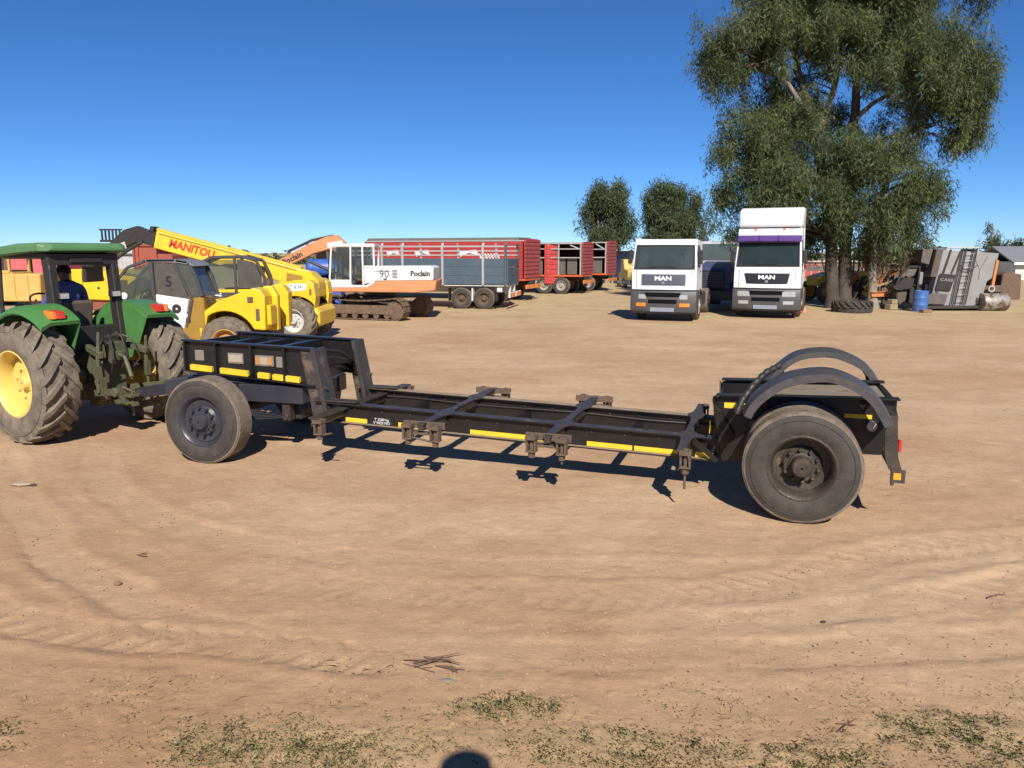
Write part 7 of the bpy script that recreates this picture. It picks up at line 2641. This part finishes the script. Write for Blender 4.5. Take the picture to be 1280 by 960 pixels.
# far skyline of low scrub
g = np.random.default_rng(77)
bl = []
for k in range(230):
    ang = R(-46 + 92 * k / 229 + g.uniform(-0.15, 0.15))
    rr = g.uniform(150, 210)
    hgt = g.uniform(0.5, 1.35) * (0.65 + 0.6 * float(fbm(np.array([k * 0.11]), np.array([3.3]), 3)[0]))
    bl.append((rr * math.sin(ang), rr * math.cos(ang), hgt * 0.8, g.uniform(1.5, 3.6), 2.0, hgt, 0.9))
V, _P = foliage(bl, 78, 0.8, 14, 0.5, 0.9, 0.5, 0.2)
o = quads_mesh('far_scrub', V, far_leaf)
tag(o, 'low dark line of distant scrub and trees along the horizon', 'scrub', kind='stuff')
# ------------------------------------------------------------------ litter on the dirt
twig_mt = mat('dark_red_twig', (0.10, 0.05, 0.035), 0.85, 0, 0.15)
def twig_heap(label, x, y, n, ln, seed, spread=0.12):
    t = thing('twig_heap', label, 'twigs', (x, y, ground_z(x, y)), 0.0, 'dead twigs on the dirt')
    rnd = random.Random(seed)
    for k in range(n):
        a = rnd.uniform(-0.9, 1.1)
        l = ln * rnd.uniform(0.4, 1.0)
        c = Vector((rnd.uniform(-spread, spread), rnd.uniform(-spread, spread) * 0.5, 0.008 + 0.005 * k))
        d = Vector((math.cos(a), math.sin(a), rnd.uniform(-0.02, 0.08)))
        s = Vector((-d.y, d.x, 0))
        m = MB()
        m.tube([c - d * l / 2, c + s * rnd.uniform(-.01, .01), c + d * l / 2 + s * rnd.uniform(-.02, .02)], [0.003, 0.0045, 0.002], 5)
        m.tube([c + d * l * 0.1, c + d * l * 0.3 + s * rnd.choice((-1, 1)) * l * 0.12], [0.003, 0.0015], 5)
        m.build('twig', twig_mt, t, smooth=True)
twig_heap('heap of dark red twigs on the near dirt left of centre', -0.50, 4.14, 8, 0.30, 3, 0.15)
twig_heap('small dark twigs beside the faint track at the lower left', -2.95, 5.85, 3, 0.16, 4, 0.05)
twig_heap('short dark twig at the right edge of the near dirt', 3.42, 5.1, 2, 0.14, 5, 0.04)
twig_heap('thin dark stick in the green grass at the lower right', 1.72, 3.60, 2, 0.22, 6, 0.04)
stone_mt = mat('pale_stone', (0.36, 0.29, 0.21), 0.85, 0, 0.3, bump=0.4)
def stone(label, x, y, r, seed, mt=stone_mt, sq=(1, 0.7, 0.45)):
    rnd = random.Random(seed)
    m = MB()
    rings = []
    for i in range(5):
        p = math.pi * (i + 0.5) / 5 - math.pi / 2
        rings.append([Vector((math.cos(a) * math.cos(p) * r * sq[0] * rnd.uniform(.8, 1.15), math.sin(a) * math.cos(p) * r * sq[1] * rnd.uniform(.8, 1.15), r * sq[2] * (math.sin(p) + 0.6))) for a in np.linspace(0, 2 * math.pi, 9)[:-1]])
    m.loft(rings)
    o = m.build('stone', mt, None, smooth=50, loc=(x, y, ground_z(x, y)))
    tag(o, label, 'stone', 'loose stones on the dirt')
stone('flat pale stone at the left edge in front of the tractor wheel', -5.12, 7.72, 0.075, 1, sq=(1.5, 0.6, 0.3))
stone('small dark stone beside the flat pale one', -4.98, 7.70, 0.035, 2, mat('dark_stone', (0.05, 0.045, 0.04), 0.85))
stone('small brown clod on the left foreground track', -2.9, 5.32, 0.03, 3, mat('brown_clod', (0.22, 0.13, 0.08), 0.95))
stone('flat blue grey stone below the twig heap', -0.37, 4.02, 0.026, 4, mat('blue_grey_stone', (0.17, 0.17, 0.155), 0.9, 0, 0.4), (1.5, 0.8, 0.25))
stone('small dark clod right of the rear trailer wheel', 3.15, 7.3, 0.035, 5, mat('brown_clod', (0.22, 0.13, 0.08), 0.95))
stone('tiny dark clod on the right foreground dirt', 2.05, 4.72, 0.018, 6, mat('dark_stone', (0.05, 0.045, 0.04), 0.85))
stone('tiny pale pebble on the right foreground dirt', 2.03, 4.62, 0.014, 7)
# uncountable clods and straw flecks
def clods(n, seed):
    g = np.random.default_rng(seed)
    r = np.exp(g.uniform(np.log(3.4), np.log(24), n))
    a = np.radians(g.uniform(-40, 40, n))
    x, y = r * np.sin(a), r * np.cos(a)
    s = g.uniform(0.0025, 0.008, n) * (1 + r / 12)
    z = gz(x, y)
    c = np.column_stack([x, y, z + s * 0.2])
    def off(dx, dy, dz):
        return c + np.column_stack([dx * s, dy * s, dz * s])
    j = [g.uniform(0.7, 1.3, n) for _ in range(5)]
    p = [off(j[0], 0 * s, 0 * s), off(0 * s, j[1], 0 * s), off(-j[2], 0 * s, 0 * s), off(0 * s, -j[3], 0 * s), off(0 * s, 0 * s, j[4] * 0.9)]
    F = [np.stack([p[i], p[(i + 1) % 4], p[4]], 1) for i in range(4)]
    return np.concatenate(F, 0)
o = quads_mesh('clods', clods(5000, 41), mat('soil_clod', (0.36, 0.235, 0.145), 0.95, var=0.3, scale=2), per=3)
tag(o, 'small crumbs and clods of soil scattered over the dirt', 'clods', kind='stuff')
def straw(n, seed):
    g = np.random.default_rng(seed)
    r = np.exp(g.uniform(np.log(3.4), np.log(12), n))
    a = np.radians(g.uniform(-40, 40, n))
    x, y = r * np.sin(a), r * np.cos(a)
    keep = g.random(n) < (1 - sstep(3.6, 6.5, y) * 0.9)
    x, y = x[keep], y[keep]
    n = len(x)
    z = gz(x, y) + 0.006
    t = g.uniform(0, np.pi, n)
    l = g.uniform(0.01, 0.05, n)
    d = np.column_stack([np.cos(t), np.sin(t), g.uniform(-.05, .2, n)]) * l[:, None]
    s = np.column_stack([-np.sin(t), np.cos(t), np.zeros(n)]) * 0.0016
    c = np.column_stack([x, y, z])
    return np.stack([c - s, c + d - s * 0.6, c + d + s * 0.6, c + s], 1)
o = quads_mesh('straw_flecks', straw(900, 42), dry_blade)
tag(o, 'pale straw flecks lying loose on the near dirt', 'straw', kind='stuff')
